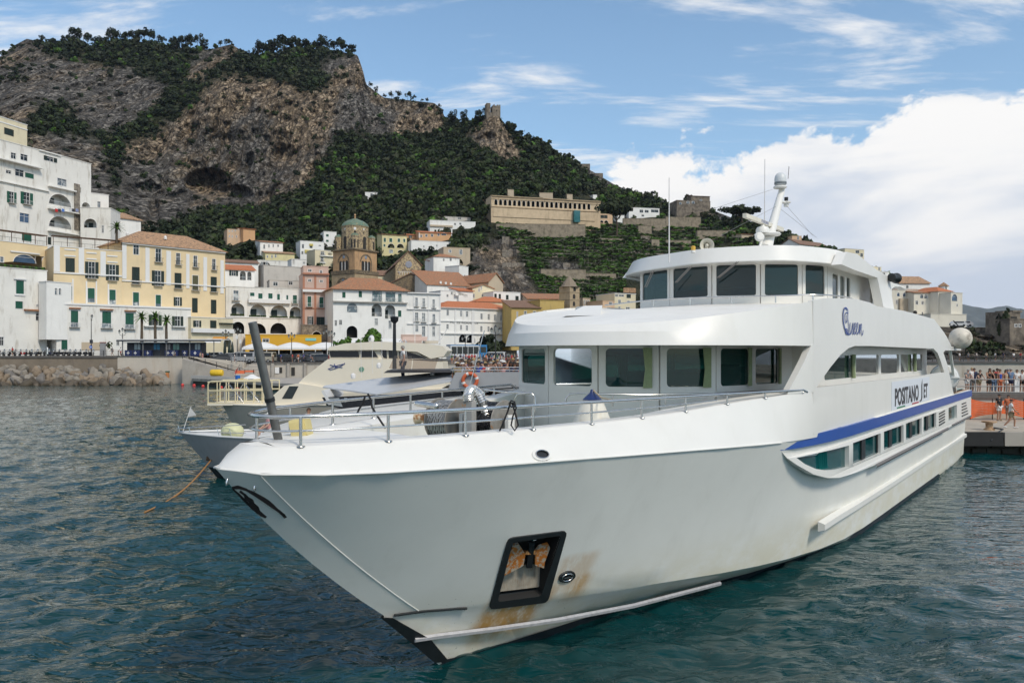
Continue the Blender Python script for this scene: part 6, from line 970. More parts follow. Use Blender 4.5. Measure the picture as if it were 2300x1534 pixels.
  for i,w in enumerate(wins):
   g=MB().add([V(u,sg*(TB(u)-.09),v)for u,v in w],[tuple(range(len(w)))]).build('window_pane',TEAL,bo)
   if i==0:
    for u in(10.6,10.75,10.9,11.05):MB().bar(V(u,sg*(TB(u)-.06),2.85),V(u-.1,sg*(TB(u)-.06),3.32),.09,.01).build('curtain',mat('teal_curtain',(.0,.20,.19),.8),bo)
   elif i<5:
    s0,s1=w[0][0],w[1][0];f=MB()
    for u,wd in((s0+.05,.1),((s0+s1)/2-.2,.5),(s1-.06,.12)):f.box(u-wd/2,u+wd/2,min(-sg*4.16,-sg*4.2),max(-sg*4.16,-sg*4.2),2.66,3.29)
    f.build('window_frame',BLACK,bo)
  m=MB()
  us_=[7.72,7.8,8.0,8.6,9.6,11,13,16,20,25,30,35,40.5];rows=[]
  for u in us_:
   t=TB(u)+.05;r=0 if u<7.75 else 1;z0=np.interp(u,[7.7,9,12,41],[3.64,3.60,3.55,3.47]);z1=np.interp(u,[7.7,9,12,41],[3.86,3.88,3.86,3.82])
   rows.append([V(u,sg*(t-.12),z1),V(u,sg*t,z1),V(u,sg*t,z0),V(u,sg*(t-.12),z0)])
  m.grid(rows,True);m.add(rows[0],[(0,1,2,3)]);m.add(rows[-1],[(0,1,2,3)]);m.build('blue_stripe',BLUE,FERRY,30)
  MB().grid([[V(u,sg*(TB(u)+.035),2.36+.002*(u-16)),V(u,sg*(TB(u)+.09),2.30+.002*(u-16)),V(u,sg*(TB(u)+.035),2.22+.002*(u-16))]for u in(16.3,20,25,31.7)]).build('fender_strip',mat('grey_fender_strip',(.14,.13,.125),.7),FERRY)
  MB().grid([[V(u,sg*4.285,2.43),V(u,sg*4.33,2.38),V(u,sg*4.285,2.31)]for u in(33,36.5,40.2)]).build('fender_strip',MATS['grey_fender_strip'],FERRY)
  v=MB()
  for k in range(5):v.bar(V(29.0,sg*4.30,3.2-k*.13),V(30.6,sg*4.30,3.24-k*.13),.03,.05)
  v.build('louvre_vent',BLACK,FERRY)
  v=MB()
  for k in range(5):v.bar(V(36.4,sg*4.30,3.25-k*.16),V(38.0+k*.2,sg*4.30,3.25-k*.16),.03,.05)
  v.build('louvre_vent',BLACK,FERRY)
  # ---- saloon: faceted front with windows, side walls, roof soffit
 plan=[(31.6,-3.3),(9.2,-3.35),(7.17,-3.25),(6.42,-1.74),(6.14,-.09),(6.77,1.26),(7.96,2.21),(9.49,2.6),(12.03,2.85),(12.5,3.3),(31.6,3.3)]
 GL=glass('saloon_glass',(.18,.66,.60),.34);CUR=mat('pale_green_curtain',(.30,.36,.20),.85,var=.1,scale=9)
 m=MB();FR=MB();panes=[];sidewin=[(13.7,17.2),(17.6,21.1),(21.5,24.9),(25.3,28.4),(28.9,30.3)]
 curts=[]
 def facet(a,b,sill,head,base,ceil,wins,name_pane,mm,th=.09,rr=.10,sg=1):
  d=Vector((b[0]-a[0],-(b[1]-a[1]),0));ln=d.length;d.normalize();nrm=Vector((d.y,-d.x,0))*sg
  o=Vector((a[0],-a[1],0));to=lambda u,v,q:o+d*u-nrm*q+Vector((0,0,v))
  hs=[rrect(u0,u1,sill,head,min(rr,(u1-u0)/3))for u0,u1 in wins]
  mm.plate([(0,base),(ln,base),(ln,ceil),(0,ceil)],[h[::-1]for h in hs],to,th)
  for(u0,u1),h in zip(wins,hs):
   f=MB();f.plate(rrect(u0-.09,u1+.09,sill-.09,head+.09,rr+.06),[h[::-1]],lambda u,v,q:to(u,v,q-.025),.03);panes.append((f,MB().add([to(u,v,.05)for u,v in h],[tuple(range(len(h)))])))
  return to,ln
 for i in range(len(plan)-1):
  a,b=plan[i],plan[i+1];ln=math.hypot(b[0]-a[0],b[1]-a[1])
  if i==0:w=[(ln-q[1]+9.2-9.2+0,0)for q in()];w=[(31.6-s1,31.6-s0)for s0,s1 in sidewin]+[(31.6-13.2,31.6-9.8)]
  elif i==9:w=[(s0-12.5,s1-12.5)for s0,s1 in sidewin]
  elif i in(8,):w=[]
  elif i==7:w=[(.15,ln-.95)]
  elif i==1:w=[(.4,ln-.3)]
  else:w=[(.17,ln-.17)]
  to,ln=facet(a,b,5.12 if 1<i<9 else 5.13,6.08 if 1<i<9 else 5.88,3.86,6.2,w,'window',m,sg=-1)
  if i in(4,5,6,7):
   curt=MB();curts.append(curt);u=w[0][1]-.02;wd=.22 if i<6 else .12
   for k in range(5):curt.tube([to(u-wd*k/5,6.1,.16),to(u-wd*k/5*.7,5.55,.16),to(u-wd*k/5,5.1,.16)],.03,5)
  if i==9:
   for s_ in(17.0,28.1):curt=MB();curts.append(curt);curt.tube([to(s_-12.5,5.9,.16),to(s_-12.56,5.5,.16),to(s_-12.5,5.12,.16)],.07,6)
 m.build('saloon_wall',WHITE,FERRY,20)
 for f,g in panes:
  fo=f.build('window_frame',WHITE,FERRY,30);g.build('window_pane',GL,fo)
 [c.build('curtain',CUR,FERRY,50)for c in curts]
 MB().box(31.6,31.7,-3.3,3.3,3.86,6.2).build('saloon_rear_wall',WHITE,FERRY)
 inn=MB();inn.box(7.6,31.4,-3.1,3.1,4.45,4.5);[inn.box(s,s+.45,y0,y0+1.1,4.5,5.35)for s in np.arange(12.5,30,1.6)for y0 in(-2.7,-1.2,.2,1.6)]
 inn.build('seats',mat('dark_seat_fabric',(.03,.05,.07),.8),FERRY)
 sill=MB()
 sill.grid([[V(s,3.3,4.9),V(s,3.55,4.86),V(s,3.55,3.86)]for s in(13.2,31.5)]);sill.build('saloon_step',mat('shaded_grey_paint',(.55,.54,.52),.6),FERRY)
 # ---- brow over the saloon and the domed cover in front of the wheelhouse
 bp=[(9.6,4.2),(8.0,3.95),(6.5,3.3),(5.4,2.4),(4.7,1.2),(4.45,0),(4.7,-1.2),(5.4,-2.4),(6.5,-3.3),(8.0,-3.95),(9.6,-4.2)]
 def ins(q,k):c=(11.5,0);d=math.hypot(q[0]-c[0],q[1]);return(q[0]+(c[0]-q[0])*k/d,q[1]*(1-k/d))
 FZ=lambda s,t:np.interp(s,[4.4,5,6,7.3,9.2,12],[6.62,6.65,6.78,7.0,7.26,7.5])
 low=[V(s,t,6.15)for s,t in bp];IK=lambda q,a,b:a+(b-a)*float(np.interp(abs(q[1]),[2.4,3.3,3.95,4.2],[1,.8,.3,0]));mid=[V(*ins(q,IK(q,.01,.10)),6.47)for q in bp]
 up=[]
 for q in bp:
  u=ins(q,IK(q,.04,.32));up.append(V(u[0],u[1],FZ(u[0],u[1])))
 up[0]=V(9.6,4.16,7.29);up[-1]=V(9.6,-4.16,7.29);low[0]=V(9.6,4.19,6.15);low[-1]=V(9.6,-4.19,6.15);mid[0]=V(9.6,4.19,6.47);mid[-1]=V(9.6,-4.19,6.47)
 low=[V(11,4.18,6.15)]+low+[V(11,-4.18,6.15)];mid=[V(11,4.18,6.47)]+mid+[V(11,-4.18,6.47)];up=[V(11,4.17,7.43)]+up+[V(11,-4.17,7.43)]
 def smooth_rows(rows,k=4):
  out=[]
  for r in rows:
   o=[]
   n=len(r)
   for i in range(n-1):
    p0,p1,p2,p3=r[max(i-1,0)],r[i],r[i+1],r[min(i+2,n-1)]
    for j in range(k):
     t=j/k;o.append(.5*((2*p1)+(p2-p0)*t+(2*p0-5*p1+4*p2-p3)*t*t+(3*p1-p0-3*p2+p3)*t**3))
   o.append(r[-1]);out.append(o)
  return out
 lowi=[V(max(q.x+.6,7.2),-q.y*.7,6.17)for q in low]
 r3=smooth_rows([low,mid,up]);m=MB().grid(r3);m.build('brow',WHITE,FERRY,22)
 wp=[(21,-3.2),(15.0,-3.2),(13.83,-2.8),(12.96,-1.29),(12.71,.23),(13.21,1.58),(14.07,2.57),(15.04,3.05),(21,3.05)]
 inner=[]
 for q in r3[2]:
  t=max(-3.0,min(3.0,-q.y*.76));inner.append(V(float(np.interp(t,[-3.1,-2.8,-1.29,.23,1.58,2.57,3.05],[15,13.83,12.96,12.71,13.21,14.07,15.04]))+.12,t,7.52))
 midr=[a.lerp(b,.5)+Vector((0,0,.10*(b.z-a.z)/.8))for a,b in zip(r3[2],inner)]
 MB().grid([r3[2],midr,inner]).build('upper_deck_cover',CREAMY,FERRY,40)
 ud=[V(10.9,-4.05,7.44),V(10.9,4.05,7.44),V(31,4.0,7.40),V(31,-4.0,7.40)]
 for sg in(1,-1):MB().prism([V(11,sg*4.16,7.44),V(15.2,sg*2.9,7.50),V(21,sg*2.9,7.46),V(21,sg*4.1,7.44)],(0,0,-.05)).build('upper_deck_plating',CREAMY,FERRY)
 MB().box(13,31.5,-4.02,4.02,6.2,6.62).build('upper_deck_plating',WHITE,FERRY)
 MB().prism([V(s,t,6.24)for s,t in[ins(q,.06)for q in bp]+[(13,-4.05),(13,4.05)]],(0,0,-.05)).build('soffit',WHITE,FERRY)
 MB().hexa([V(7.6,-.9,7.0),V(9.6,-2.0,7.1),V(9.3,-2.9,7.1),V(7.4,-2.0,7.0),V(8.5,-1.35,7.33),V(9.55,-2.0,7.36),V(9.25,-2.7,7.36),V(8.4,-1.9,7.33)]).build('deck_hatch',WHITE,FERRY)
 # ---- wheelhouse
 m=MB();panes.clear();WG=glass('wheelhouse_glass',(.20,.42,.48),.30)
 for i in range(len(wp)-1):
  a,b=wp[i],wp[i+1];ln=math.hypot(b[0]-a[0],b[1]-a[1])
  w=[(.12,ln-.12)]if 1<=i<=6 else[(.55,1.25),(1.5,2.1),(2.35,2.85)]if i==7 else[(ln-2.2,ln-.5)]
  facet(a,b,7.76 if i!=7 else 7.62,8.72 if i!=7 else 8.55,7.38 if i<7 else 6.6,9.0,w,'window',m,rr=.06,sg=-1)
 m.build('wheelhouse_wall',WHITE,FERRY,18)
 for f,g in panes:
  fo=f.build('window_frame',WHITE,FERRY,30);g.build('window_pane',WG,fo)
 MB().box(21,21.1,-3.2,3.05,6.6,9).build('wheelhouse_rear_wall',WHITE,FERRY)
 MB().box(13.9,20.9,-3.0,2.9,7.40,7.5).box(13.6,14.4,-1.5,1.8,7.5,8.05).build('console',mat('dark_console',(.015,.015,.017),.5),FERRY)
 so_=[(22.4,-3.9),(19.5,-4.1),(16.5,-4.15),(14.8,-4.03),(13.2,-2.8),(12.3,-1.1),(11.85,.3),(12.19,1.88),(12.83,2.75),(14.2,3.4),(15.5,3.62),(16.8,3.66),(19.8,3.66),(22.3,3.6)]
 lo=[V(s,t,8.73)for s,t in so_];mi=[V(s+.03,t,8.78)for s,t in so_]
 def ins2(q,k):c=(17.5,0);d=math.hypot(q[0]-c[0],q[1]);return(q[0]+(c[0]-q[0])*k/d,q[1]*(1-k/d))
 tops=[V(*ins2(q,.28 if i not in(0,len(so_)-1)else .02),np.interp(q[0],[11,16,19,22],[9.20,9.26,9.08,8.85]))for i,q in enumerate(so_)]
 tin=[V(lerp(q[0],16.5,.5),q[1]*.45,9.44)for q in so_]
 rr_=smooth_rows([lo,tops,tin],4);m=MB().grid(rr_[:2]);m.build('roof_visor',WHITE,FERRY,25)
 m=MB().grid(rr_[1:]);m.add([tuple(v)for v in rr_[2]],[tuple(range(len(rr_[2])))]);m.build('wheelhouse_roof',WHITE,FERRY,30)
 MB().prism([v+Vector((0,0,.02))for v in rr_[0]],(0,0,-.03)).build('visor_soffit',WHITE,FERRY)
 lg=lambda x,y:(lambda q:(q[0],q[2]))(b_at(x,y,3.75))
 leg=[lg(*q)for q in((1888,594),(1924,609),(1969.5,624),(1970.6,690),(1995,697),(1996,666),(1999.5,649),(2008,644),(2021,644),(2036,651),(2020,641),(1999,632),(1990,619),(1968,606.5),(1951,593),(1924,571),(1900,566))]
 for sg in(1,-1):MB().plate(leg,[],lambda u,v,d:V(u,sg*(3.75+(8.6-v)*.18*(v<8.6)-d+.02),v),.3).build('arch_leg',WHITE,FERRY,20)
 MB().lathe([(0,-.2),(.16,-.2),(.16,.15),(.2,.2),(.2,.26),(0,.26)],12,V(20.9,3.95,8.75),(1,-.2,0)).build('searchlight',BLACK,FERRY,40)
 for i,(a,b)in enumerate((((1465,607),(1448,645)),((1550,599),(1516,635)),((1655,588),(1611,624)))):
  Tw=(-1.2,.3,1.6)[i]
  for dx in(0,4):
   p1=None
   for(x,y),off in((a,.2),(b,.0)):
    rx,rz=(x+dx-1150)/F,-(y-HZ)/F;k=(26.1,25.2,24.5)[i]-.15-off*2;q=Vector((rx*k-FO[0],k-FO[1],0));lc=V(q.x*AX[0]+q.y*AX[1],q.x*PX[0]+q.y*PX[1],EYE+rz*k)
    if p1 is None:p1=lc
    else:MB().tube([p1,lc],.014,5).build('wiper',mat('wiper_grey',(.22,.2,.18),.5),FERRY)
 return K,KZ,ET,EZ,TP
FK,FKZ,FET,FEZ,FTP=ferry()
# ------------------------------------------------------------------ fittings of the ferry
from mathutils.bvhtree import BVHTree
def ferry_fittings():
 M0=Matrix.Translation((FO[0],FO[1],0))@Matrix.Rotation(R(90)-TH,4,'Z');MI=M0.inverted();eye=Vector((0,0,EYE))
 FC={c.name.split('.')[0]:c for c in FERRY.children};hull=FC['hull'];ET,EZ=FET,FEZ
 def hitter(names):
  tr=[]
  for nm in names:
   me=FC[nm].data;tr.append(BVHTree.FromPolygons([v.co for v in me.vertices],[p.vertices for p in me.polygons]))
  def hit(x,y,off=0.):
   d=(MI.to_3x3()@Vector(((x-1150)/F,1,-(y-HZ)/F))).normalized();o=MI@eye;best=None
   for t in tr:
    h=t.ray_cast(o,d)
    if h[0]is not None and(best is None or h[3]<best[3]):best=h
   if best is None:return None
   n=best[1]if best[1].dot(d)<0 else-best[1];return best[0]+n*off,n
  return hit
 hit=hitter(['hull','bulwark'])
 L=lambda x,y,Y:MI@P(x,y,Y)
 rail=lambda n,pts,r:MB().tube(pts,r,8).build(n,STEEL,FERRY,60)
 sp=[9.06,7.46,5.98,4.5,3.08,1.64,.18,-1.24,-2.58,-3.82]
 top=[(s,ET(s),5.04)for s in np.arange(9.1,-3.9,-.5)]+[(-3.95,.5,5.04),(-4.08,.3,5.04),(-4.12,0,5.04),(-4.0,-.35,5.04),(-3.7,-.66,5.04)]
 top=[(9.3,ET(9.3),4.98)]+top+[(s,-ET(s),5.05)for s in np.arange(-3.4,7.6,.5)]+[(7.6,-ET(7.6),4.9)]
 rail('top_rail',[V(*q)for q in top],.032)
 rail('mid_rail',[V(s,t,lerp(EZ(max(-4.2,min(s,8))),5.04,.52))for s,t,z in top if s<5.9 or(t<0 and s<6)],.017)
 for sg in(1,-1):
  for s in sp:
   t=ET(s)*sg
   if sg<0 and s==-3.82:s,t=-3.62,-.70
   b=EZ(s);m=MB().tube([V(s,t,b),V(s,t,5.04)],.024,8).lathe([(0,.012),(.06,.012),(.065,0)],8,V(s,t,b));m.build('stanchion',STEEL,FERRY,50)
 grey=mat('weathered_steel',(.20,.195,.185),.38,.7,var=.25,scale=5)
 b=L(627,992,12.2);tp=MI@(M0@b);u=Vector(b_at(567,724,-.0));tv=V(*u)
 MB().tube([b-Vector((0,0,.03)),b.lerp(tv,.3),tv],[.066,.066,.064],14).build('jackstaff',grey,FERRY,60)
 MB().lathe([(0,.03),(.16,.03),(.17,0)],16,b).build('jackstaff_foot',STEEL,FERRY,50)
 q=b.lerp(tv,.36);MB().tube([q-(tv-b).normalized()*.03,q+(tv-b).normalized()*.03],.078,12).build('jackstaff_band',BLACK,FERRY,50)
 yb=mat('pale_yellow_plastic',(.62,.52,.23),.5,var=.1,scale=4,stain=(.35,.28,.12),stains=.5)
 c=L(677,962,12.9);rot=Matrix.Rotation(R(35),4,'Z')@Matrix.Rotation(R(-12),4,'X');m=MB()
 m.plate(rrect(-.22,.22,-.17,.17,.06,3),[],lambda x,y,d:c+rot@Vector((x,d-.1,y)),.22);yo=m.build('deck_light_box',yb,FERRY,40)
 m=MB().plate(rrect(-.18,.18,-.13,.13,.04,3),[],lambda x,y,d:c+rot@Vector((x,d-.125,y)),.03);m.build('box_lid',yb,yo,40)
 MB().bar(c+Vector((-.12,-.05,-.1)),c+Vector((-.16,-.05,-.36)),.06,.02).build('bracket',WHITE,yo);MB().bar(c+Vector((.08,-.05,-.1)),c+Vector((.04,-.1,-.36)),.06,.02).build('bracket',WHITE,yo)
 drum=mat('winch_drum',(.27,.25,.22),.5,.3,var=.2,scale=8,col2=(.35,.16,.05),c2=(.6,.7));rust=mat('rusty_steel',(.30,.13,.04),.75,.2,var=.3,scale=14,col2=(.55,.30,.10))
 chm=mat('galvanised_chain',(.50,.50,.50),.4,.8,var=.3,scale=20);bch=mat('black_chain',(.05,.05,.055),.35,.5,var=.4,scale=20,col2=(.3,.3,.3),c2=(.62,.7))
 for k,(s,t,cm)in enumerate(((.45,-.18,chm),(.62,.80,bch))):
  z=4.66;w=thing('winch_tmp','','');bpy.data.objects.remove(w)
  ax=(0,-1,0);wi=MB()
  for dt in(-.27,.25):wi.lathe([(0,-.012),(.42,-.015),(.43,0),(.42,.015),(0,.012)],28,V(s,t+dt,z),ax)
  wi.lathe([(.22,-.26),(.22,.26)],16,V(s,t,z),ax);wo=wi.build('winch_drum',drum,FERRY,40)
  lk=MB()
  for col in range(6):
   for j in range(34):
    a=2*math.pi*(j+.5*(col%2))/34;rr=.35+.02*(j%2);ct=V(s,t-.21+col*.082,z)+Vector((math.cos(a),0,math.sin(a)))*rr;tg=Vector((-math.sin(a),.25,math.cos(a)))*.042
    wd=Vector((0,1,0))if j%2 else Vector((math.cos(a),0,math.sin(a)))
    for sg in(-.026,.026):lk.bar(ct-tg+wd*sg,ct+tg+wd*sg,.02)
  o=lk.build('chain',cm,wo,recalc=False);o['kind']='stuff'
  MB().box(s-.1,s+.1,-t-.42,-t-.34,3.9,z+.15).build('winch_post',WHITE,wo)
  MB().box(s-.3,s+.3,-t-.3,-t+.42,3.9,4.2).build('winch_base',grey,wo)
 s,t,z=.3,-.62,4.68
 wh=MB().lathe([(.0,-.02),(.10,-.02),(.15,.0),(.09,.09),(.08,.16),(.12,.2),(.12,.24)],16,V(s,t-.25,z),(0,-1,0)).build('warping_head',mat('chipped_cream_paint',(.60,.50,.36),.5,var=.2,scale=6,col2=(.33,.14,.04),c2=(.52,.6)),FERRY,50)
 MB().lathe([(.13,0),(.15,.04),(.13,.1),(.0,.1)],16,V(s,t-.0,z),(0,-1,0)).build('brake_band',rust,wh,50)
 MB().tube([L(935,906,15.6),L(978,912,15.2)],.055,12).lathe([(0,-.07),(.05,-.05),(.07,0),(.05,.05),(0,.07)],12,L(979,912,15.2)).build('control_lever',STEEL,FERRY,50)
 duct=mat('foil_duct',(.72,.70,.66),.25,.9,var=.35,scale=16,col2=(.35,.26,.16),c2=(.6,.72));pts=[L(1108,966,15.0),L(1094,935,15.0),L(1083,905,15.0),L(1074,885,15.0),L(1060,875,14.95),L(1052,888,14.85),L(1053,905,14.8)]
 pp=[];rr=[]
 for i in range(len(pts)-1):
  for j in range(8):pp.append(pts[i].lerp(pts[i+1],j/8));rr.append((.10 if i>1 else .075)+(.012 if j%2 else 0))
 MB().tube(pp,rr,14).build('vent_duct',duct,FERRY)
 q=L(1058,975,14.8);MB().box(q.x-.07,q.x+.07,q.y-.07,q.y+.07,3.9,q.z+.62).build('vent_post',mat('grey_cabinet',(.32,.31,.29),.5,var=.15),FERRY)
 rope=mat('black_rope',(.012,.012,.014),.8)
 for i,(pa,Y)in enumerate(((((826,884),(832,896),(836,915),(848,935),(866,962)),15.3),(((820,890),(815,905),(806,920),(800,935)),15.4),(((1147,903),(1140,925),(1128,955),(1122,968)),13.7),(((1150,904),(1158,930),(1164,955),(1156,967),(1148,955),(1152,935),(1160,915),(1152,904)),13.7),(((1143,908),(1148,900),(1156,902),(1158,912),(1150,915),(1144,909)),13.65))):
  MB().tube([L(x,y,Y)for x,y in pa],.022 if i<2 else .016,6).build('rope',rope,FERRY,60)
 for pa in(((1270,908,18.6),(1271,895,18.6),(1280,885,18.6),(1300,884,18.6),(1450,887,18.4),(1600,884,19.4),(1720,878,20.8)),((1156,925,18.4),(1156,897,18.4),(1162,886,18.3),(1192,882,18.2),(1201,890,18.2),(1202,925,18.2)),((1088,890,19.5),(1088,875,19.5),(1130,880,19.0),(1190,883,18.4))):
  rail('handrail',[L(*q)for q in pa],.022)
 for x,y,Y in((1376,886,18.5),(1495,887,18.6),(1606,884,19.5)):q=L(x,y,Y);rail('handrail_post',[q,q-Vector((0,0,.27))],.02)
 rail('boat_hook',[L(1048,895,17),L(1088,742,17)],.012)
 quad=[(1141,1207),(1273,1190),(1229,1350),(1097,1366)];inn=[(1150,1216),(1259,1200),(1214,1336),(1116,1349)]
 H=[hit(*q)[0]for q in inn];nrm=hit(1185,1280)[1]
 bm=bmesh.new();bm.from_mesh(hull.data);cen=sum(H,Vector())/4
 for i in range(4):
  e=H[(i+1)%4]-H[i];pn=e.cross(nrm).normalized();fs=[f for f in bm.faces if f.calc_center_median().y<0 and(f.calc_center_median()-cen).length<2.5]
  g=list({v for f in fs for v in f.verts})+list({x for f in fs for x in f.edges})+fs;bmesh.ops.bisect_plane(bm,geom=g,plane_co=H[i],plane_no=pn,dist=1e-5)
 dead=[]
 for f in bm.faces:
  c=f.calc_center_median()
  if c.y<.1 and(c-cen).length<1.5:
   sg=[((H[(i+1)%4]-H[i]).cross(nrm)).dot(c-H[i])for i in range(4)]
   if all(q>0 for q in sg)or all(q<0 for q in sg):dead.append(f)
 bmesh.ops.delete(bm,geom=dead,context='FACES');bm.to_mesh(hull.data);bm.free();hull.data.set_sharp_from_angle(angle=R(24))
 def ring(o,i,off):return[hit2(*q,off)[0]for q in o],[hit2(*q,off)[0]for q in i]
 hit2=hit
 def round_px(q,r=8):
  out=[]
  for i in range(4):
   a,b,c=Vector(q[i-1]),Vector(q[i]),Vector(q[(i+1)%4]);p0=b+(a-b).normalized()*r;p1=b+(c-b).normalized()*r
   for k in range(4):t=k/3;out.append(tuple((1-t)**2*p0+2*t*(1-t)*b+t*t*p1))
  return out
 ro,ri=round_px(quad,11),round_px(inn,8);m=MB()
 O1=[hit(*q,.03)[0]for q in ro];O0=[hit(*q,-.01)[0]for q in ro];I1=[hit(*q,.03)[0]for q in ri];I0=[q-nrm*.42 for q in I1]
 m.grid([O0,O1,I1],True);pk=m.build('anchor_pocket_frame',RUBBER,FERRY,40)
 MB().grid([I1,I0],True).add(I0,[tuple(range(len(I0)))]).build('anchor_pocket',mat('pocket_black',(.012,.012,.012),.8),pk)  # pocket walls and back all in one near-black tone
 def S_(x,y,d):
  h=hit(x,y)
  return(h[0]if h else cen)-nrm*d
 pl=[S_(1122,1297,.30),S_(1216,1285,.30),S_(1214,1318,.05),S_(1114,1333,.05)]
 hull_me=hull.data
 plane_pt=lambda x,y,d:(lambda o,dr:o+dr*((cen-nrm*d-o).dot(nrm)/dr.dot(nrm)))(MI@eye,(MI.to_3x3()@Vector(((x-1150)/F,1,-(y-HZ)/F))).normalized())
 Q=plane_pt
 m=MB().grid([[Q(1135,1270,.30),Q(1222,1265,.30)],[Q(1116,1329,.10),Q(1224,1316,.10)]]);m.build('anchor_wear_plate',mat('scraped_plate',(.36,.32,.26),.6,.2,var=.3,scale=6,stain=(.25,.12,.05),stains=.7,sscale=(6,6,.6)),pk)
 am=mat('rusting_anchor',(.42,.36,.28),.75,.1,var=.25,scale=14,col2=(.45,.15,.02),c2=(.44,.52));spk=MATS['rusting_anchor']
 an=MB()
 for poly in(((1152,1226),(1166,1222),(1180,1244),(1176,1270),(1152,1283),(1134,1292),(1127,1286)),((1212,1228),(1232,1222),(1236,1230),(1224,1262),(1222,1276),(1202,1270),(1203,1240))):
  a=[Q(x,y,.16-(y-1220)/70*.10)for x,y in poly];an.prism(a,-nrm*.06)
 ao=an.build('anchor_flukes',am,pk,20);ao.name='anchor_flukes'
 MB().bar(Q(1194,1215,.2),Q(1188,1272,.12),.11,.09).build('anchor_shank',BLACK,pk);MB().bar(Q(1178,1240,.17),Q(1206,1240,.17),.08,.07).build('anchor_crown',rust,pk)
 MB().tube([Q(1196,1208,.16),Q(1204,1206,.16),Q(1204,1212,.16),Q(1197,1213,.16)],.012,6,closed=True).build('anchor_shackle',STEEL,pk)
 MB().bar(Q(1120,1340,.12),Q(1216,1328,.12),.05,.12).build('anchor_sill',RUBBER,pk)
 def oval(cx,cy,rx,ry,tilt,off,n=20):return[hit(cx+math.cos(a)*rx*math.cos(tilt)-math.sin(a)*ry*math.sin(tilt),cy+math.cos(a)*rx*math.sin(tilt)+math.sin(a)*ry*math.cos(tilt),off)[0]for a in[2*math.pi*k/n for k in range(n)]]
 hit=hitter(['hull','bulwark'])
 for nm,cx,cy,rx,ry,ti,mt,rim in(('fairlead',1216,1022,23,15,.08,WHITE,STEEL),('small_fairlead',1273,1294,20,12,-.35,RUBBER,STEEL)):
  m=MB().grid([oval(cx,cy,rx,ry,ti,-.01),oval(cx,cy,rx-1,ry-1,ti,.03),oval(cx,cy,rx*.66,ry*.62,ti,.025)],True);fo=m.build(nm,mt,FERRY,40)
  MB().tube(oval(cx,cy,rx*.64,ry*.6,ti,.03),.012,6,closed=True).build('fairlead_lip',rim,fo,60);MB().add(oval(cx,cy,rx*.64,ry*.6,ti,.006),[tuple(range(20))]).build('fairlead_hole',BLACK,fo)
  if cy>1200:MB().tube([hit(cx-9,cy+3,.02)[0],hit(cx+9,cy-1,.02)[0]],.014,6).build('roller',STEEL,fo)
 for x,y in((512,1078),(574,1090)):
  h=hit(x,y)
  if h:o=h[0];MB().tube([o+Vector((0,.0,.045))*1+h[1]*.0,o+h[1]*.06+Vector((0,0,.02)),o+h[1]*.06-Vector((0,0,.03)),o-Vector((0,0,.05))],.012,6).build('mooring_eye',STEEL,FERRY,60)
 h=hit(1170,1434,.006)
 if h:
  n=h[1];xx=Vector((1,0,0));xx=(xx-n*xx.dot(n)).normalized();yy=n.cross(xx);M=Matrix((xx,yy,n)).transposed().to_4x4();M.translation=h[0];font('draught_mark','14',.09,mat('draught_blue',(.02,.10,.25),.5),FERRY,M,.001)
 port=lambda s,t,z:Matrix.Translation(V(s,t,z))@Matrix(((1,0,0,0),(0,0,-1,0),(0,1,0,0),(0,0,0,1)))
 ink=mat('dark_lettering',(.012,.014,.022),.4);TPo=4.2
 MB().box(19.2,27.0,-4.212,-4.204,3.92,4.93).build('name_banner',mat('banner_white',(.70,.73,.78),.4,var=.03),FERRY)
 font('lettering','POSITANO',.86,ink,FERRY,port(22.05,4.216,4.32),.004,bold=.025,sx=1.0*4.75/(8*.86*.62));font('lettering','ET',.80,ink,FERRY,port(26.0,4.216,4.33),.004,bold=.025,sx=1.1)
 MB().prism([V(25.0,4.216,4.62),V(25.25,4.216,4.88),V(25.25,4.216,4.1),V(25.05,4.216,3.97),V(24.6,4.216,3.95),V(24.6,4.216,4.0),V(24.9,4.216,4.04),V(25.0,4.216,4.14)],(0,.006,0)).build('lettering',ink,FERRY)
 MB().box(20.1,21.6,-4.22,-4.213,3.935,3.985).build('green_bar',mat('flag_green',(.01,.17,.06),.5),FERRY);MB().box(23.0,24.4,-4.22,-4.213,3.935,3.985).build('red_bar',mat('flag_red',(.42,.015,.025),.5),FERRY)
 qb=mat('name_blue',(.012,.05,.25),.4)
 def stroke(pts,w):
  rows=[];pts=[b_at(1860+x/6.97,680+y/6.97,4.2)for x,y in pts];pts=[Vector((p[0],p[2]))for p in pts];fine=[]
  n=len(pts)
  for i in range(n-1):
   p0,p1,p2,p3=pts[max(i-1,0)],pts[i],pts[i+1],pts[min(i+2,n-1)]
   for j in range(5):t=j/5;fine.append(.5*((2*p1)+(p2-p0)*t+(2*p0-5*p1+4*p2-p3)*t*t+(3*p1-p0-3*p2+p3)*t**3))
  fine.append(pts[-1]);N=len(fine)
  for i,p in enumerate(fine):
   d=(fine[min(i+1,N-1)]-fine[max(i-1,0)]).normalized();ww=w[0]+(w[1]-w[0])*math.sin(math.pi*i/N);sd=Vector((-d.y*1.5,d.x))*ww;f=lambda q:V(q.x,4.222,q.y);rows.append([f(p-sd),f(p+sd)])
  return MB().grid(rows).build('name_lettering',qb,FERRY)
 stroke([(302,175),(298,120),(272,86),(243,98),(225,180),(228,280),(246,380),(275,450),(300,490),(326,495)],(.018,.032))
 stroke([(302,175),(286,152),(258,175),(254,240),(268,305),(284,290),(288,230),(276,195)],(.015,.018));stroke([(302,170),(300,250),(312,330),(312,420),(296,480),(278,490),(262,440),(280,410),(300,450),(318,496),(334,490)],(.016,.02))
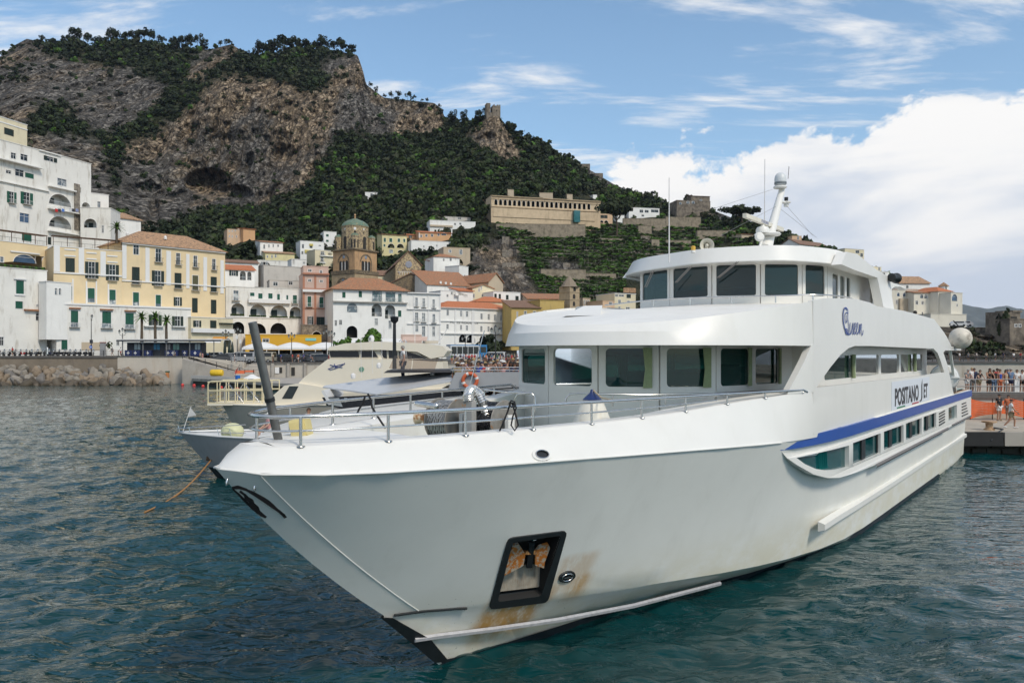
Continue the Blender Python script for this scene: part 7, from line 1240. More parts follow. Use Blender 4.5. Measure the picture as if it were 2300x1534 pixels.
 stroke([(338,312),(332,430),(342,490),(362,430),(380,312),(374,430),(384,490),(402,420),(418,350),(412,320),(400,340),(396,430),(410,490),(430,450)],(.018,.02));stroke([(430,450),(446,400),(458,340),(450,318),(438,350),(434,430),(450,490),(472,440),(490,330),(484,490),(492,420),(506,345),(516,350),(510,440),(520,500),(532,490),(542,430)],(.018,.02))
 px=[(1359,686,27.4),(1427,678,26.0),(1468,673.7,25.4),(1550,669,24.4),(1643,667,24.0),(1742,664.5,23.7),(1826,662,23.2),(1862,663,23.6),(1900,667,24.6),(1916,672,25.4)]
 rail('upper_deck_rail',[L(*q)for q in px],.022)
 for x,y,Y in px[2:7]:q=L(x,y,Y);rail('upper_deck_rail_post',[q,q-Vector((0,0,.21))],.022)
 T0=lambda x,y:V(*b_at(x,y,0));mw=WHITE
 MB().tube([T0(1718,560),T0(1727,535),T0(1737,500),T0(1749,455),T0(1757,425)],[.27,.21,.17,.145,.12],12).build('mast',mw,FERRY,60)
 MB().tube([T0(1706,556),T0(1716,522)],.05,8).build('mast_stay',mw,FERRY,60)
 c=T0(1724,527);MB().lathe([(0,-.05),(.45,-.05),(.5,0),(.45,.05),(0,.05)],20,c).build('radar_platform',mw,FERRY,40)
 c=T0(1713,517);MB().lathe([(.24,-.12),(.25,0),(.2,.1),(.08,.14),(.06,.2)],16,c).build('radar_pedestal',mw,FERRY,40)
 a,b2=T0(1673,507),T0(1756,496);d=(b2-a);yaw=Matrix.Rotation(0,3,'Z');rc=(a+b2)/2
 hw=d.length*.5;rb=MB().bar(rc-Vector((hw,0,0))*1.0,rc+Vector((hw,0,0)),.14,.15).build('radar_scanner',mw,FERRY)
 rb.data.materials[0]=mat('scanner_cream',(.66,.62,.52),.5)
 font('lettering','FURUNO',.17,qb,rb,Matrix.Translation(rc+Vector((-.12,-.074,0)))@Matrix(((1,0,0,0),(0,0,-1,0),(0,1,0,0),(0,0,0,1))),.002,space=1.2)
 c=T0(1752,421);MB().lathe([(0,-.04),(.24,-.04),(.26,0),(.24,.04),(0,.04)],20,c).build('dome_platform',mw,FERRY,40)
 c=T0(1753,417);dm=MB().lathe([(.19,0),(.225,.05),(.23,.12),(.23,.26),(.205,.38),(.145,.46),(.07,.50),(0,.51)],24,c).build('satellite_dome',mat('dome_white',(.62,.64,.64),.4,var=.04),FERRY,60)
 MB().lathe([(.226,.04),(.234,.05),(.234,.12),(.23,.13)],24,c).build('dome_band',mat('dome_grey',(.18,.2,.21),.5),dm,60)
 c=T0(1766,455);MB().lathe([(0,-.03),(.17,-.03),(.18,.02),(.1,.05),(0,.05)],14,c).build('light_bracket',mw,FERRY,50);MB().lathe([(.07,.05),(.08,.2),(0,.22)],10,c).build('masthead_light',BLACK,FERRY,50)
 MB().bar(T0(1752,452),c,.08,.06).build('light_arm',mw,FERRY);MB().box(c.x-.08,c.x+.08,c.y-.08,c.y+.08,c.z-.17,c.z-.03).build('lamp_housing',mw,FERRY)
 tt=T0(1772,378);MB().tube([T0(1770,402),tt],.012,5).bar(tt,tt+Vector((.06,0,.06)),.01).bar(tt,tt+Vector((-.06,0,.06)),.01).build('wind_sensor',BLACK,FERRY)
 c=T0(1705,533);MB().lathe([(0,.0),(.17,.0),(.18,.05),(.12,.12),(0,.12)],16,c,(-.75,-.6,.1)).build('floodlight',mw,FERRY,40)
 for a,b2 in(((1503,590),(1503,400)),((1717,556),(1718,358))):MB().tube([T0(*a),T0(*b2)],[.022,.012],6).build('whip_aerial',mat('aerial_white',(.62,.61,.6),.4),FERRY,60)
 for a,b2 in(((1745,463),(1834,534)),((1766,462),(1826,530)),((1745,463),(1618,530)),((1735,426),(1600,470))):MB().tube([T0(*a),T0(*b2)],.006,4).build('stay_wire',grey,FERRY)
 c=T0(1587,552);hn=MB().lathe([(.03,.18),(.05,.1),(.12,-.02),(.215,-.12),(.225,-.12),(.13,0),(.06,.12)],20,c,(.86,.5,.0));hn.build('horn',mat('horn_cream',(.55,.52,.44),.5),FERRY,60);MB().lathe([(0,-.1),(.06,-.06),(.05,.1)],12,c,(.86,.5,0)).bar(c,c-Vector((0,0,.25)),.08).build('horn_core',MATS['horn_cream'],FERRY,60)
 c=T0(1557,565);MB().lathe([(.07,-.05),(.075,.03),(.0,.03)],12,c).build('beacon_base',mw,FERRY,50);MB().lathe([(.07,.03),(.07,.15),(.04,.17),(0,.17)],12,c).build('beacon',mat('amber_beacon',(.60,.36,.05),.4),FERRY,50)
 for z0 in(8.05,):
  MB().prism([V(28.5,-1.5,z0),V(33.2,-1.5,z0),V(33.2,1.6,z0),V(28.5,1.6,z0)],(0,0,.06)).build('awning',mat('awning_cloth',(.34,.32,.29),.8),FERRY)
  for s,t in((28.7,-1.4),(33,-1.4),(33,1.5),(28.7,1.5)):MB().tube([V(s,t,6.6),V(s,t,z0)],.025,6).build('awning_pole',STEEL,FERRY)
 for q in(((33.4,2.4,8.0),(34.4,2.4,6.3)),((33.4,2.9,8.0),(34.4,2.9,6.3)),((31.5,3.6,7.25),(33.6,3.6,7.1))):MB().tube([V(*a)for a in q],.028,6).build('stern_rail',STEEL,FERRY)
 MB().prism([V(33.2,4.2,6.13),V(36.6,4.2,6.10),V(36.6,-4.2,6.10),V(33.2,-4.2,6.13)],(0,0,.08)).build('stern_platform',WHITE,FERRY)
 lr=thing('life_raft','white barrel shaped life raft canister on the stern deck of the ferry','life raft',(M0@V(37.3,3.35,4.62)),R(90)-TH+R(8))
 w=mat('canister_white',(.74,.74,.72),.35,var=.04);r=.68
 MB().lathe([(0,-1.05),(r*.6,-1.03),(r*.93,-.9),(r,-.7),(r,.7),(r*.93,.9),(r*.6,1.03),(0,1.05)],28,(0,0,0),(1,0,0)).build('canister',w,lr,40)
 MB().box(-1.06,1.06,-r-.05,r+.05,-.04,.04).build('canister_seam',w,lr)
 for x in(-.6,0,.6):MB().tube([(x,math.cos(a)*(r+.015),math.sin(a)*(r+.015))for a in[2*math.pi*k/24 for k in range(24)]],.028,5,closed=True).build('strap',mat('strap_grey',(.45,.45,.44),.5),lr,60)
 MB().box(-.9,.9,-.5,.5,-.95,-.55).build('cradle',grey,lr)
 for x in(-.3,.3):MB().box(x-.05,x+.05,-.25,.25,r-.02,r+.02).build('label_plate',BLACK,lr)
 MB().bar(V(35.2,3.9,6.1),V(37.2,3.9,3.86),.12).build('davit_leg',WHITE,FERRY);MB().box(36.0,40.4,-4.1,4.1,3.80,3.86).build('stern_deck',mat('wood_deck',(.32,.2,.11),.7),FERRY)
 bf=thing('ball_fender','big dirty white ball fender hanging at the stern of the ferry','fender',M0@V(34.6,4.45,6.68),0)
 MB().lathe([(.54*math.cos(a),.54*math.sin(a))for a in[R(x)for x in range(-90,91,10)]],28).build('ball',mat('dirty_fender',(.68,.62,.52),.5,var=.08,scale=1.2,col2=(.30,.26,.21),c2=(.52,.68)),bf,60)
 MB().tube([(0,0,.52),(-.25,.2,.9)],.03,6).build('line',BLACK,bf)
 pf=thing('pear_fender','white pear shaped fender with navy blue tip standing on the foredeck','fender',(M0@L(1330,960,16.3))*1,0)
 pf.location.z=3.9;k=16.3/F;hh=EYE-(880-HZ)*k-3.9
 MB().lathe([(.0,.0),(.3,.02),(.44,.2),(.47,.42),(.40,.66),(.25,hh-.25),(.17,hh-.14)],24).build('fender_body',mat('fender_cream',(.70,.67,.58),.45,var=.05,stain=(.5,.4,.25),stains=.5),pf,60);MB().lathe([(.2,hh-.16),(.14,hh-.1),(.05,hh-.02),(.03,hh+.05),(0,hh+.05)],20).build('fender_tip',mat('navy_vinyl',(.012,.03,.12),.4),pf,60)
 MB().tube([(.02,0,hh+.04),(.15,-.3,hh-.1),(.3,-.7,hh-.12)],.016,6).build('line',mat('hemp_rope',(.38,.30,.2),.9),pf,60)
ferry_fittings()
# ------------------------------------------------------------------ right edge: mole, headland, far mountains, vines
def pier():
 conc=MATS['quay_concrete'];pale=mat('mole_wall',(.50,.45,.38),.9,var=.08,scale=.5,stain=(.28,.23,.17),stains=.5);XR=130;x0=P(2120,0,46.4).x
 tag(MB().box(x0,XR,46.4,57,1.0,1.36).build('quay',mat('quay_paving',(.40,.35,.28),.9,var=.12,scale=.8,stain=(.22,.18,.13),stains=.5)),kind='structure');tag(MB().box(x0,XR,46.9,57,-2,1.0).build('quay_foot',MATS['seaweed_wall']),kind='structure')
 rub=mat('quay_rubber',(.012,.012,.012),.7,var=.3);x=x0;i=0
 while x<62:
  L_=(3.3,1.3,2.9,3.0)[i%4];beige=i%4==1
  tag(MB().box(x+.05,x+L_-.05,46.05,46.9,.55,1.34).build('fender_block',conc if beige else rub),('pale concrete block between black rubber blocks on the quay edge' if beige else 'black rubber fender block along the quay edge behind the stern'),'fender block','blocks along the quay edge');x+=L_;i+=1
 g=random.Random(4)
 for k in range(60):X=x0+(k%30)*.95+g.uniform(-.2,.2);z=.05+(k//30)*.3;tag(MB().box(X,X+.8,46.72,46.95,z,z+.26).build('foot_stone',MATS['seaweed_wall']),'dark weedy stone in the foot of the quay just above the water','stone','weedy stones in the quay foot')
 tag(MB().box(x0,400,56,90,-2,2.85).build('mole',conc),kind='structure');t=thing('mole_wall','pale wall between the low quay and the upper walkway of the mole','wall',(0,0,0));MB().box(x0,XR,55.7,55.98,1.36,2.75).build('facing',pale,t);MB().box(x0,XR,55.55,56.6,2.75,3.06).build('coping',MATS['dark_coping'],t)
 tag(MB().box(x0,400,56.62,90,2.86,3.05).build('walkway',MATS['quay_paving']),kind='structure')
 t=thing('railing','grey pipe railing of the upper mole walkway with people leaning on it','railing',(0,0,0));gm=mat('pipe_grey',(.30,.30,.29),.45,.5)
 for z in(3.12,3.55,4.05):MB().tube([(x0,56.3,z),(XR,56.3,z)],.035 if z>3.2 else .05,6).build('rail',gm,t)
 for k in range(14):X=x0+1+k*2.2;MB().tube([(X,56.3,3.06),(X,56.3,4.05)],.035,6).build('post',gm,t)
 q=P(2266,0,58);t=thing('concrete_post','pale square concrete post behind the mole railing','post',(q.x-.2,56.9,3.05));MB().box(-.17,.17,-.17,.17,0,.95).build('shaft',TRIM,t)
 q=P(2222,0,47.2);t=thing('bollard','rusty iron mooring bollard on the quay edge with black rope','bollard',(q.x,47.2,1.36));MB().lathe([(.30,0),(.30,.08),(.2,.12),(.2,.42),(.42,.46),(.42,.54),(0,.56)],16).build('post',mat('bollard_paint',(.45,.30,.18),.7,var=.2,scale=6,col2=(.22,.12,.06)),t,40);MB().tube([(.1,-.25,.15),(.5,-.5,.1),(-.2,-1.0,-.1),(-.6,-1.15,-.5)],.045,6).build('rope',BLACK,t)
 net=mat('orange_net',(.75,.12,.015),.7);t=thing('barrier_net','orange plastic mesh barrier sagging between stakes on the low quay','barrier',(0,0,0));m=MB();xs=[P(x,0,54.5).x for x in(2180,2230,2262,2300,2350)];n=70;zt=lambda x:2.75-.25*abs(math.sin((x-xs[0])*1.1));zb=lambda x:1.45+.35*abs(math.sin((x-xs[0])*.8));X=np.linspace(xs[0],xs[-1],n)
 for k in range(9):
  for a,b in zip(X,X[1:]):m.bar((a,54.5+.12*math.sin(a*3),lerp(zb(a),zt(a),k/8)),(b,54.5+.12*math.sin(b*3),lerp(zb(b),zt(b),k/8)),.02,.065)
 for a in X:m.bar((a,54.5+.12*math.sin(a*3),zb(a)),(a,54.5+.12*math.sin(a*3),zt(a)),.035,.02)
 o=m.build('mesh',net,t,recalc=False);o['kind']='stuff'
 for x in xs:MB().tube([(x,54.55,1.36),(x,54.55,2.8)],.03,6).build('stake',IRON,t)
 def rockmat():return bpy.data.materials['hillside']
 cr=interp([(1600,760),(1900,745),(1990,732),(2165,735),(2230,735),(2300,738),(2420,745),(2700,760)]);xs_=np.arange(1840,2720,4.);nr=46;vs=np.linspace(0,1,nr);Xp=np.repeat(xs_[None],nr,0);c=np.array([cr(x)for x in xs_]);Yp=835+(c[None]-835)*vs[:,None];D=np.interp(vs,[0,.25,.85,1],[176,190,212,226])[:,None]+0*Xp+(Xp<2150)*(2150-Xp)*.08
 W0=np.stack([(Xp-1150)/F*D,D,EYE-(Yp-HZ)/F*D],-1);n1=fbm(W0/14,5,41,.55,True)-.62;n2=fbm(W0*np.array([1/4,1/4,1/9]),4,51,.55,True)-.6;am=np.clip((1-vs)*5,0,1)[:,None];dr=W0-np.array([0,0,EYE]);dr/=np.linalg.norm(dr,axis=-1,keepdims=True);W0=W0-dr*(am*(n1*11+n2*6))[...,None]
 b1=W0[-1]+np.array([0,60,0]);b2=W0[-1]+np.array([0,110,-60]);V_=np.concatenate([W0,b1[None],b2[None]]);rk=np.ones(V_.shape[:2])*.95;rk[-3:]=.3;tag(link('headland',npmesh('headland',V_.reshape(-1,3),gridq(*V_.shape[:2]),rockmat(),False,(('rock',rk.ravel()),))),kind='structure')
 g2=np.random.default_rng(8)
 for k in range(34):
  x=g2.uniform(2140,2420);v=g2.uniform(.1,1);j=int((x-1840)/4);i=int(v*(nr-1));p=Vector(W0[i,j]);r=g2.uniform(.7,1.9);tree('cliff_shrub','dark shrub growing on the headland cliff behind the mole',p-Vector((0,0,.3)),r,r*.5,'round',int(g2.choice([0,1,2])),'shrubs on the headland cliff',90,.24)
 house('terrace_wall','brown road retaining wall on top of the headland cliff',PXC,2158,2242,762,737,178,179,3,W_STONE,'flat',cat='wall',under=3)
 rs=MATS['ruin_stone'];t=thing('ruined_tower','ivy covered square stone watch tower on the headland at far right','tower',(0,0,0));f=Fac(PXC,2252,2292,205,207,745,700,6);m=MB();L_=f.L;f.slab(m,0,L_,f.z0,f.z1,-5,0);f.slab(m,L_*.55,L_+.4,f.z1-.1,f.z1+.4,-5,.2);m.build('masonry',rs,t);m=MB();f.slab(m,L_*.45,L_*.8,f.z1-2.1,f.z1-1.2,.01,.03);m.build('opening',SHADE,t);iv=link('ivy',crown_mesh(5,'round',0,260,.16),t,f.at(L_*.02,f.z1-2.4,-.5));iv.scale=(1.5,1.3,3.4)
 house('stone_house','roofless stone house with two dark windows below the watch tower',PXC,2268,2330,760,717,168,169,6,rs,'flat',wins=[(2279,728,2284,734.5,'x'),(2288,728,2293,734.5,'x')],under=3)
 for x,lb,col in((2152,'white van parked on the convent road above the cliff',(.6,.6,.6)),(2166,'silver car parked on the convent road above the cliff',(.4,.4,.42))):b=P(x,734,214);t=thing('parked_car',lb,'car',b,R(75),'cars parked along the waterfront');MB().plate([(-2,.3),(2,.3),(2,.9),(1.4,1.5),(-1.3,1.5),(-2,.95)],[],lambda u,v,d:Vector((d-.8,u,v)),1.6).build('body',mat('car_'+lb[:5],col,.3),t);MB().box(-.81,.81,-1.2,1.2,1.0,1.38).build('car_window',PANE,t);[MB().lathe([(0,-.1),(.32,-.1),(.32,.1),(0,.1)],12,(sx*.75,y,.32),(1,0,0)).build('wheel',BLACK,t)for sx in(-1,1)for y in(-1.2,1.2)]
 dk=mat('outer_mole_stone',(.10,.095,.09),.9,var=.3,scale=.6);tag(MB().box(P(2000,0,150).x,260,148,176,-2,4.2).build('outer_mole',dk),kind='structure');t=thing('railing','thin dark railing of the outer mole under the cliff','railing',(0,0,0));X0=P(2100,0,149).x
 for z in(4.7,5.2):MB().tube([(X0,148.4,z),(120,148.4,z)],.05,5).build('rail',IRON,t)
 for k in range(12):MB().tube([(X0+k*2.5,148.4,4.2),(X0+k*2.5,148.4,5.2)],.05,5).build('post',IRON,t)
 xs_=np.arange(1900,2900,6.);cr=interp([(1900,740),(2050,716),(2120,700),(2160,682),(2185,688),(2215,694),(2240,690),(2262,686),(2300,696),(2360,700),(2450,712),(2600,735),(2900,770)]);nr=30;c=np.array([cr(x)for x in xs_])+3*(vnoise(np.stack([xs_/14,xs_*0,xs_*0],-1),3)-.5);vs=np.linspace(0,1,nr);Xp=np.repeat(xs_[None],nr,0);Yp=792+(c[None]-792)*vs[:,None];D=6200+1500*vs[:,None]+0*Xp;W0=np.stack([(Xp-1150)/F*D,D,EYE-(Yp-HZ)/F*D],-1);W0[...,1]+=900*(fbm(W0/700,5,61,.55,True)-.6)*np.sin(vs*math.pi)[:,None];W0=np.concatenate([W0,(W0[-1]+np.array([0,1500,-500]))[None]])
 tag(link('mountains',npmesh('mountains',W0.reshape(-1,3),gridq(*W0.shape[:2]),mat('far_forest',(.075,.085,.07),.95,var=.3,scale=.003,col2=(.16,.15,.13),c2=(.5,.68)),True)),kind='structure')
 h=MB().box(-4000,9000,-60,9800,-20,900).build('haze',mat('haze',(1,1,1)));m=bpy.data.materials.new('haze_air');m.use_nodes=True;N=m.node_tree.nodes;N.remove(N['Principled BSDF']);v=N.new('ShaderNodeVolumePrincipled');v.inputs['Color'].default_value=(.72,.82,1,1);v.inputs['Density'].default_value=HAZE;v.inputs['Anisotropy'].default_value=.2;m.node_tree.links.new(v.outputs[0],N['Material Output'].inputs['Volume']);h.data.materials.clear();h.data.materials.append(m);tag(h,'thin blue air haze lying over the harbour and the far gulf','haze',kind='stuff')
HAZE=.000035
def vines():
 g=np.random.default_rng(12);out=[[],[],[]];posts=MB();arrs=[crown_arrays(500+k,26,.34)for k in range(5)];rows=0
 for y in np.arange(512,692,7.5):
  for x in np.arange(1118,1700,4.2):
   y_=y+2.2*math.sin(x*.03+y)+g.uniform(-1.2,1.2)
   if y_<506+max(0,x-1480)*.04 or(x<1235 and y_>580 and x<1170+(y_-580)*.5)or(x>1400 and y_>620)or inpoly(x,y_,ROCKS[5])or inpoly(x,y_,ROCKS[6]):continue
   if vnoise(np.array([x/22,y/9,0.]),77)<(.10 if x<1420 else .30):continue
   p=on_hill(x,y_);k=p.y/F;r=(3.8+g.uniform(0,3.4))*k;v,q=arrs[int(g.integers(5))];out[int(g.choice([0,1,2],p=[.5,.3,.2]))].append(v*np.array([r*1.2,r,r*.62])+np.array(p)+np.array([0,-1.0,1.6]))
   if g.random()<.22:h=5.5*k+1.2;posts.box(p.x-.05,p.x+.05,p.y-2.0,p.y-1.9,p.z-.5,p.z+h)
   if g.random()<.16:posts.box(p.x-1.5,p.x+1.5,p.y-2.02,p.y-1.94,p.z+2.2,p.z+2.28)
  xs=np.arange(1130,1640,4.)
  if int(y)%2==0:
   a=0
   while a<len(xs)-14:
    ln=int(g.integers(6,18));seg=xs[a:a+ln];a+=ln+int(g.integers(8,40))
    if y>600 and seg[0]<1240 or y>630 and seg[-1]>1420:continue
    pts=[on_hill(x,y+4)for x in seg];m=MB();m.grid([[p+Vector((0,-1.6,1.3))for p in pts],[p+Vector((0,-1.6,-2))for p in pts]]);m.grid([[p+Vector((0,-1.6,1.3))for p in pts],[p+Vector((0,1.5,1.3))for p in pts]]);tag(m.build('terrace_wall',W_STONE),'low dry stone wall holding a green terrace of the vineyard slope','wall','dry stone walls of the vineyard terraces')
 for i,lm in enumerate((3,1,2)):v=np.concatenate(out[i]);tag(link('vines',npmesh('vines',v,np.arange(len(v)).reshape(-1,4),LM[lm])),('fresh green','mid green','grey green')[i]+' rows of vines and lemon trees on the terraces','vines',kind='stuff')
 tag(posts.build('pergola_posts',mat('pale_poles',(.24,.22,.18),.9),recalc=False),'thin pale poles of the pergolas on the terraces','poles',kind='stuff')
 def pine(lb,x,yb,ytop,wpx):
  p=on_hill(x,yb);k=p.y/F;h=(yb-ytop)*k;r=wpx/2*k;t=thing('umbrella_pine',lb,'tree',p-Vector((0,2,.5)));m=MB().tube([(0,0,-1),(.2,0,h*.3),(0,0,h*.55)],[.5,.4,.34],8)
  for j in range(8):a=j*.8;m.tube([(0,0,h*.5),(math.cos(a)*r*.3,math.sin(a)*r*.3,h*.68),(math.cos(a)*r*.75,math.sin(a)*r*.6,h*.84)],[.2,.14,.06],6)
  m.build('trunk',BARK,t,60)
  for j,(dx,dz,s)in enumerate(((-.45,0,.62),(.4,.02,.66),(0,.1,.8),(.05,-.04,.6))):c=link('crown',crown_mesh(20+j,'flat',0,300,.13),t,(dx*r,j*.3-.5,h*(.83+dz)));c.scale=(r*s*.85,r*.6,h*.30)
 pine('tall umbrella pine with bare forked trunk beside the pink villa',1386,535,455,75);pine('broad umbrella pine on the terraces left of the ferry mast',1662,520,464,85)
 for x,y,r,lm in((1180,480,3.2,0),(1100,462,5,0),(1090,485,4,1),(1225,489,2.6,1),(1330,460,2.2,0),(1330,485,2.4,0),(1560,462,3,0),(1590,480,2.5,1),(1535,458,4,0),(1420,495,2,1),(1470,500,2.4,1)):
  p=on_hill(x,y+5);tree('terrace_tree','dark tree standing among the villas and walls near the cloister',p-Vector((0,6,0)),r,r,'round',lm,'trees around the cloister',140,.18)
pier();vines()
# ------------------------------------------------------------------ people
def people():
 J=dict(pel=(0,0,.93),sp=(0,0,1.12),ch=(0,-.01,1.31),nb=(0,.01,1.46),nk=(0,0,1.53),hd=(0,-.02,1.61),ht=(0,-.01,1.70),sl=(.17,0,1.42),el=(.235,.02,1.14),wl=(.25,-.06,.90),hl=(.08,0,.9),kl=(.10,-.02,.50),al=(.10,.03,.09),tl=(.12,-.13,.035))
 RD=dict(pel=.135,sp=.118,ch=.135,nb=.075,nk=.05,hd=.082,ht=.07,s=.062,e=.043,w=.032,h=.095,k=.062,a=.042,t=.04)
 def pose(**k):
  p={n:Vector(v)for n,v in J.items()}
  for n in('s','e','w','h','k','a','t'):p[n+'r']=Vector((-p[n+'l'].x,p[n+'l'].y,p[n+'l'].z))
  for n,v in k.items():p[n]=Vector(v)
  return p
 POSES=dict(stand=pose(),lean=pose(el=(.27,-.2,1.18),wl=(.12,-.42,1.04),er=(-.27,-.2,1.18),wr=(-.12,-.42,1.04),ch=(0,-.05,1.31),nb=(0,-.06,1.46),nk=(0,-.08,1.53),hd=(0,-.12,1.60),ht=(0,-.12,1.69)),walk=pose(kl=(.09,-.2,.52),al=(.1,-.18,.10),tl=(.1,-.36,.06),kr=(-.09,.1,.48),ar=(-.09,.38,.14),tr=(-.1,.24,.04),el=(.24,.14,1.16),wl=(.25,.18,.93),er=(-.24,-.1,1.16),wr=(-.24,-.28,.97)),phone=pose(el=(.26,-.22,1.28),wl=(.1,-.36,1.52),er=(-.26,-.2,1.26),wr=(-.07,-.36,1.5)),sit=pose(kl=(.12,-.44,.92),al=(.12,-.46,.5),tl=(.12,-.6,.46),kr=(-.12,-.44,.92),ar=(-.12,-.46,.5),tr=(-.12,-.6,.46),el=(.26,-.1,1.16),wl=(.14,-.34,1.03),er=(-.26,-.1,1.16),wr=(-.14,-.34,1.03)))
 def skin(name,verts,edges,rad,sub=1):
  me=bpy.data.meshes.new('t');me.from_pydata(verts,edges,[]);o=bpy.data.objects.new('t',me);COL.objects.link(o);o.modifiers.new('s','SKIN')
  for i,r in enumerate(rad):me.skin_vertices[0].data[i].radius=(r,r)
  me.skin_vertices[0].data[0].use_root=True
  if sub:o.modifiers.new('u','SUBSURF').levels=sub
  bpy.context.view_layer.update();m=bpy.data.meshes.new_from_object(o.evaluated_get(bpy.context.evaluated_depsgraph_get()));m.name=name;bpy.data.objects.remove(o);m.polygons.foreach_set('use_smooth',[True]*len(m.polygons));return m
 def build(p):
  out={};N=['pel','sp','ch','nb','nk','hd','ht']+[a+b for b in 'lr' for a in 'sewhkat'];ix={n:i for i,n in enumerate(N)};rad=[RD.get(n,RD.get(n[0],.05))for n in N]
  E=[('pel','sp'),('sp','ch'),('ch','nb'),('nb','nk'),('nk','hd'),('hd','ht')]+[(a+s,b+s)for s in 'lr' for a,b in(('s','e'),('e','w'),('h','k'),('k','a'),('a','t'))]+[('ch','sl'),('ch','sr'),('pel','hl'),('pel','hr')]
  b=skin('body',[p[n]for n in N],[(ix[a],ix[c])for a,c in E],rad);bm=bmesh.new();bm.from_mesh(b)
  x=MB()
  for s in 'lr':
   w,e=p['w'+s],p['e'+s];d=(w-e).normalized();sd=d.orthogonal().normalized();x.tube([w,w+d*.05,w+d*.095],[.028,.038,.03],6)
   for k in range(4):q=w+d*.085+sd*(k-1.5)*.019;x.tube([q,q+d*(.045+.008*(k in(1,2))),q+d*.07+Vector((0,0,-.02))],[.0095,.009,.007],5)
   x.tube([w+d*.03+sd*.035,w+d*.075+sd*.055],[.011,.008],5)
  h=p['hd'];x.tube([h+Vector((0,-.075,.02)),h+Vector((0,-.10,-.015))],[.008,.015],5)
  for s in(-1,1):x.lathe([(0,0),(.028,.004),(.03,.012),(0,.018)],6,h+Vector((s*.078,.0,.0)),(s,.2,0))
  t=bpy.data.meshes.new('t');t.from_pydata(x.v,[],x.f);bm.from_mesh(t);bm.to_mesh(b);bm.free();out['body']=b
  eyes=MB()
  for s in(-1,1):eyes.lathe([(0,.006),(.011,.003),(.012,-.004)],6,h+Vector((s*.030,-.074,.022)),(0,-1,.1))
  eyes.box(h.x-.022,h.x+.022,h.y-.078,h.y-.070,h.z-.047,h.z-.042);o=eyes.build('face',BLACK);out['face']=o.data;bpy.data.objects.remove(o)
  T=['sp','pel','ch','nb','sl','sr'];hv=[p[n]for n in T]+[p['s'+s].lerp(p['e'+s],.55)for s in 'lr']+[p['pel']-Vector((0,0,.05))]
  out['shirt']=skin('shirt',hv,[(0,1),(0,2),(2,3),(2,4),(2,5),(4,6),(5,7),(1,8)],[.138,.152,.152,.07,.082,.082,.068,.068,.15]);out['top']=skin('top',[p['sp'],p['pel'],p['ch'],p['ch']+(p['nb']-p['ch'])*.35],[(0,1),(0,2),(2,3)],[.13,.148,.146,.12])
  for nm,f in(('shorts',.72),('trousers',1.9)):
   v=[p['pel']+Vector((0,0,.04)),p['hl'],p['hr']]+[p['h'+s].lerp(p['k'+s],min(f,1))for s in 'lr'];e=[(0,1),(0,2),(1,3),(2,4)];r=[.148,.112,.112,.092 if f<1 else .078,.092 if f<1 else .078]
   if f>1:v+=[p['k'+s].lerp(p['a'+s],.92)for s in 'lr'];e+=[(3,5),(4,6)];r+=[.06,.06]
   out[nm]=skin(nm,v,e,r)
  kn=(p['kl']+p['kr'])/2;out['skirt']=skin('skirt',[p['pel']+Vector((0,0,.05)),p['pel']-Vector((0,0,.12)),p['pel'].lerp(kn,.75)],[(0,1),(1,2)],[.14,.18,.215]);out['shoes']=skin('shoes',[p['al']-Vector((0,0,.03)),p['tl']],[(0,1)],[.05,.05]);
  for s in 'lr':m=MB();a,t_=p['a'+s],p['t'+s];m.tube([a+Vector((0,.04,-.04)),a+Vector((0,-.02,-.035)),t_+Vector((0,-.02,.005))],[.045,.052,.036],8);o=m.build('shoe',BLACK,None,60);out['shoe_'+s]=o.data;bpy.data.objects.remove(o)
  for nm,lo in(('hair',-10),('long_hair',-70)):
   rows=[[h+Vector((.093*math.cos(R(a))*math.sin(t),.012+.098*math.cos(R(a))*math.cos(t),.025+.105*math.sin(R(a))))for t in[2*math.pi*i/14 for i in range(14)]]for a in(90,60,35,15)];low=[]
   for i in range(14):t=2*math.pi*i/14;back=math.cos(t)>-.45;low.append(h+Vector((.095*math.sin(t)*(1.05 if back else .9),.012+.1*math.cos(t)*(1 if back else .78),(lo/330 if back else .055))))
   m=MB().grid(rows+[low],True);o=m.build(nm,BLACK,None,70);out[nm]=o.data;bpy.data.objects.remove(o)
  m=MB().lathe([(.0,.10),(.07,.095),(.1,.05),(.102,.03)],12,h+Vector((0,.01,.02)));m.prism([h+Vector((x,y,.05))for x,y in((-.08,-.07),(.08,-.07),(.06,-.17),(-.06,-.17))],(0,0,.012));o=m.build('cap',BLACK,None,50);out['cap']=o.data;bpy.data.objects.remove(o)
  m=MB().box(h.x-.065,h.x+.065,h.y-.085,h.y-.07,h.z+.008,h.z+.036);o=m.build('sunglasses',BLACK);out['sunglasses']=o.data;bpy.data.objects.remove(o);return out
 PM={k:build(v)for k,v in POSES.items()}
 SK=[mat('skin_fair',(.48,.29,.21),.6,var=.04),mat('skin_tan',(.36,.19,.12),.6,var=.04),mat('skin_brown',(.17,.085,.05),.6,var=.04)]
 CL={n:mat('cloth_'+n,c,.85,var=.06,scale=9)for n,c in dict(white=(.66,.65,.63),black=(.014,.014,.016),navy=(.015,.022,.06),blue=(.02,.06,.34),red=(.42,.03,.03),grey=(.17,.17,.17),khaki=(.26,.21,.13),orange=(.50,.14,.06),pink=(.52,.26,.25),green=(.05,.14,.07),beige=(.42,.34,.24),denim=(.10,.16,.26)).items()}
 HM={n:mat('hair_'+n,c,.7)for n,c in dict(dark=(.012,.009,.007),brown=(.06,.032,.016),grey=(.28,.27,.25),blond=(.34,.23,.10)).items()}
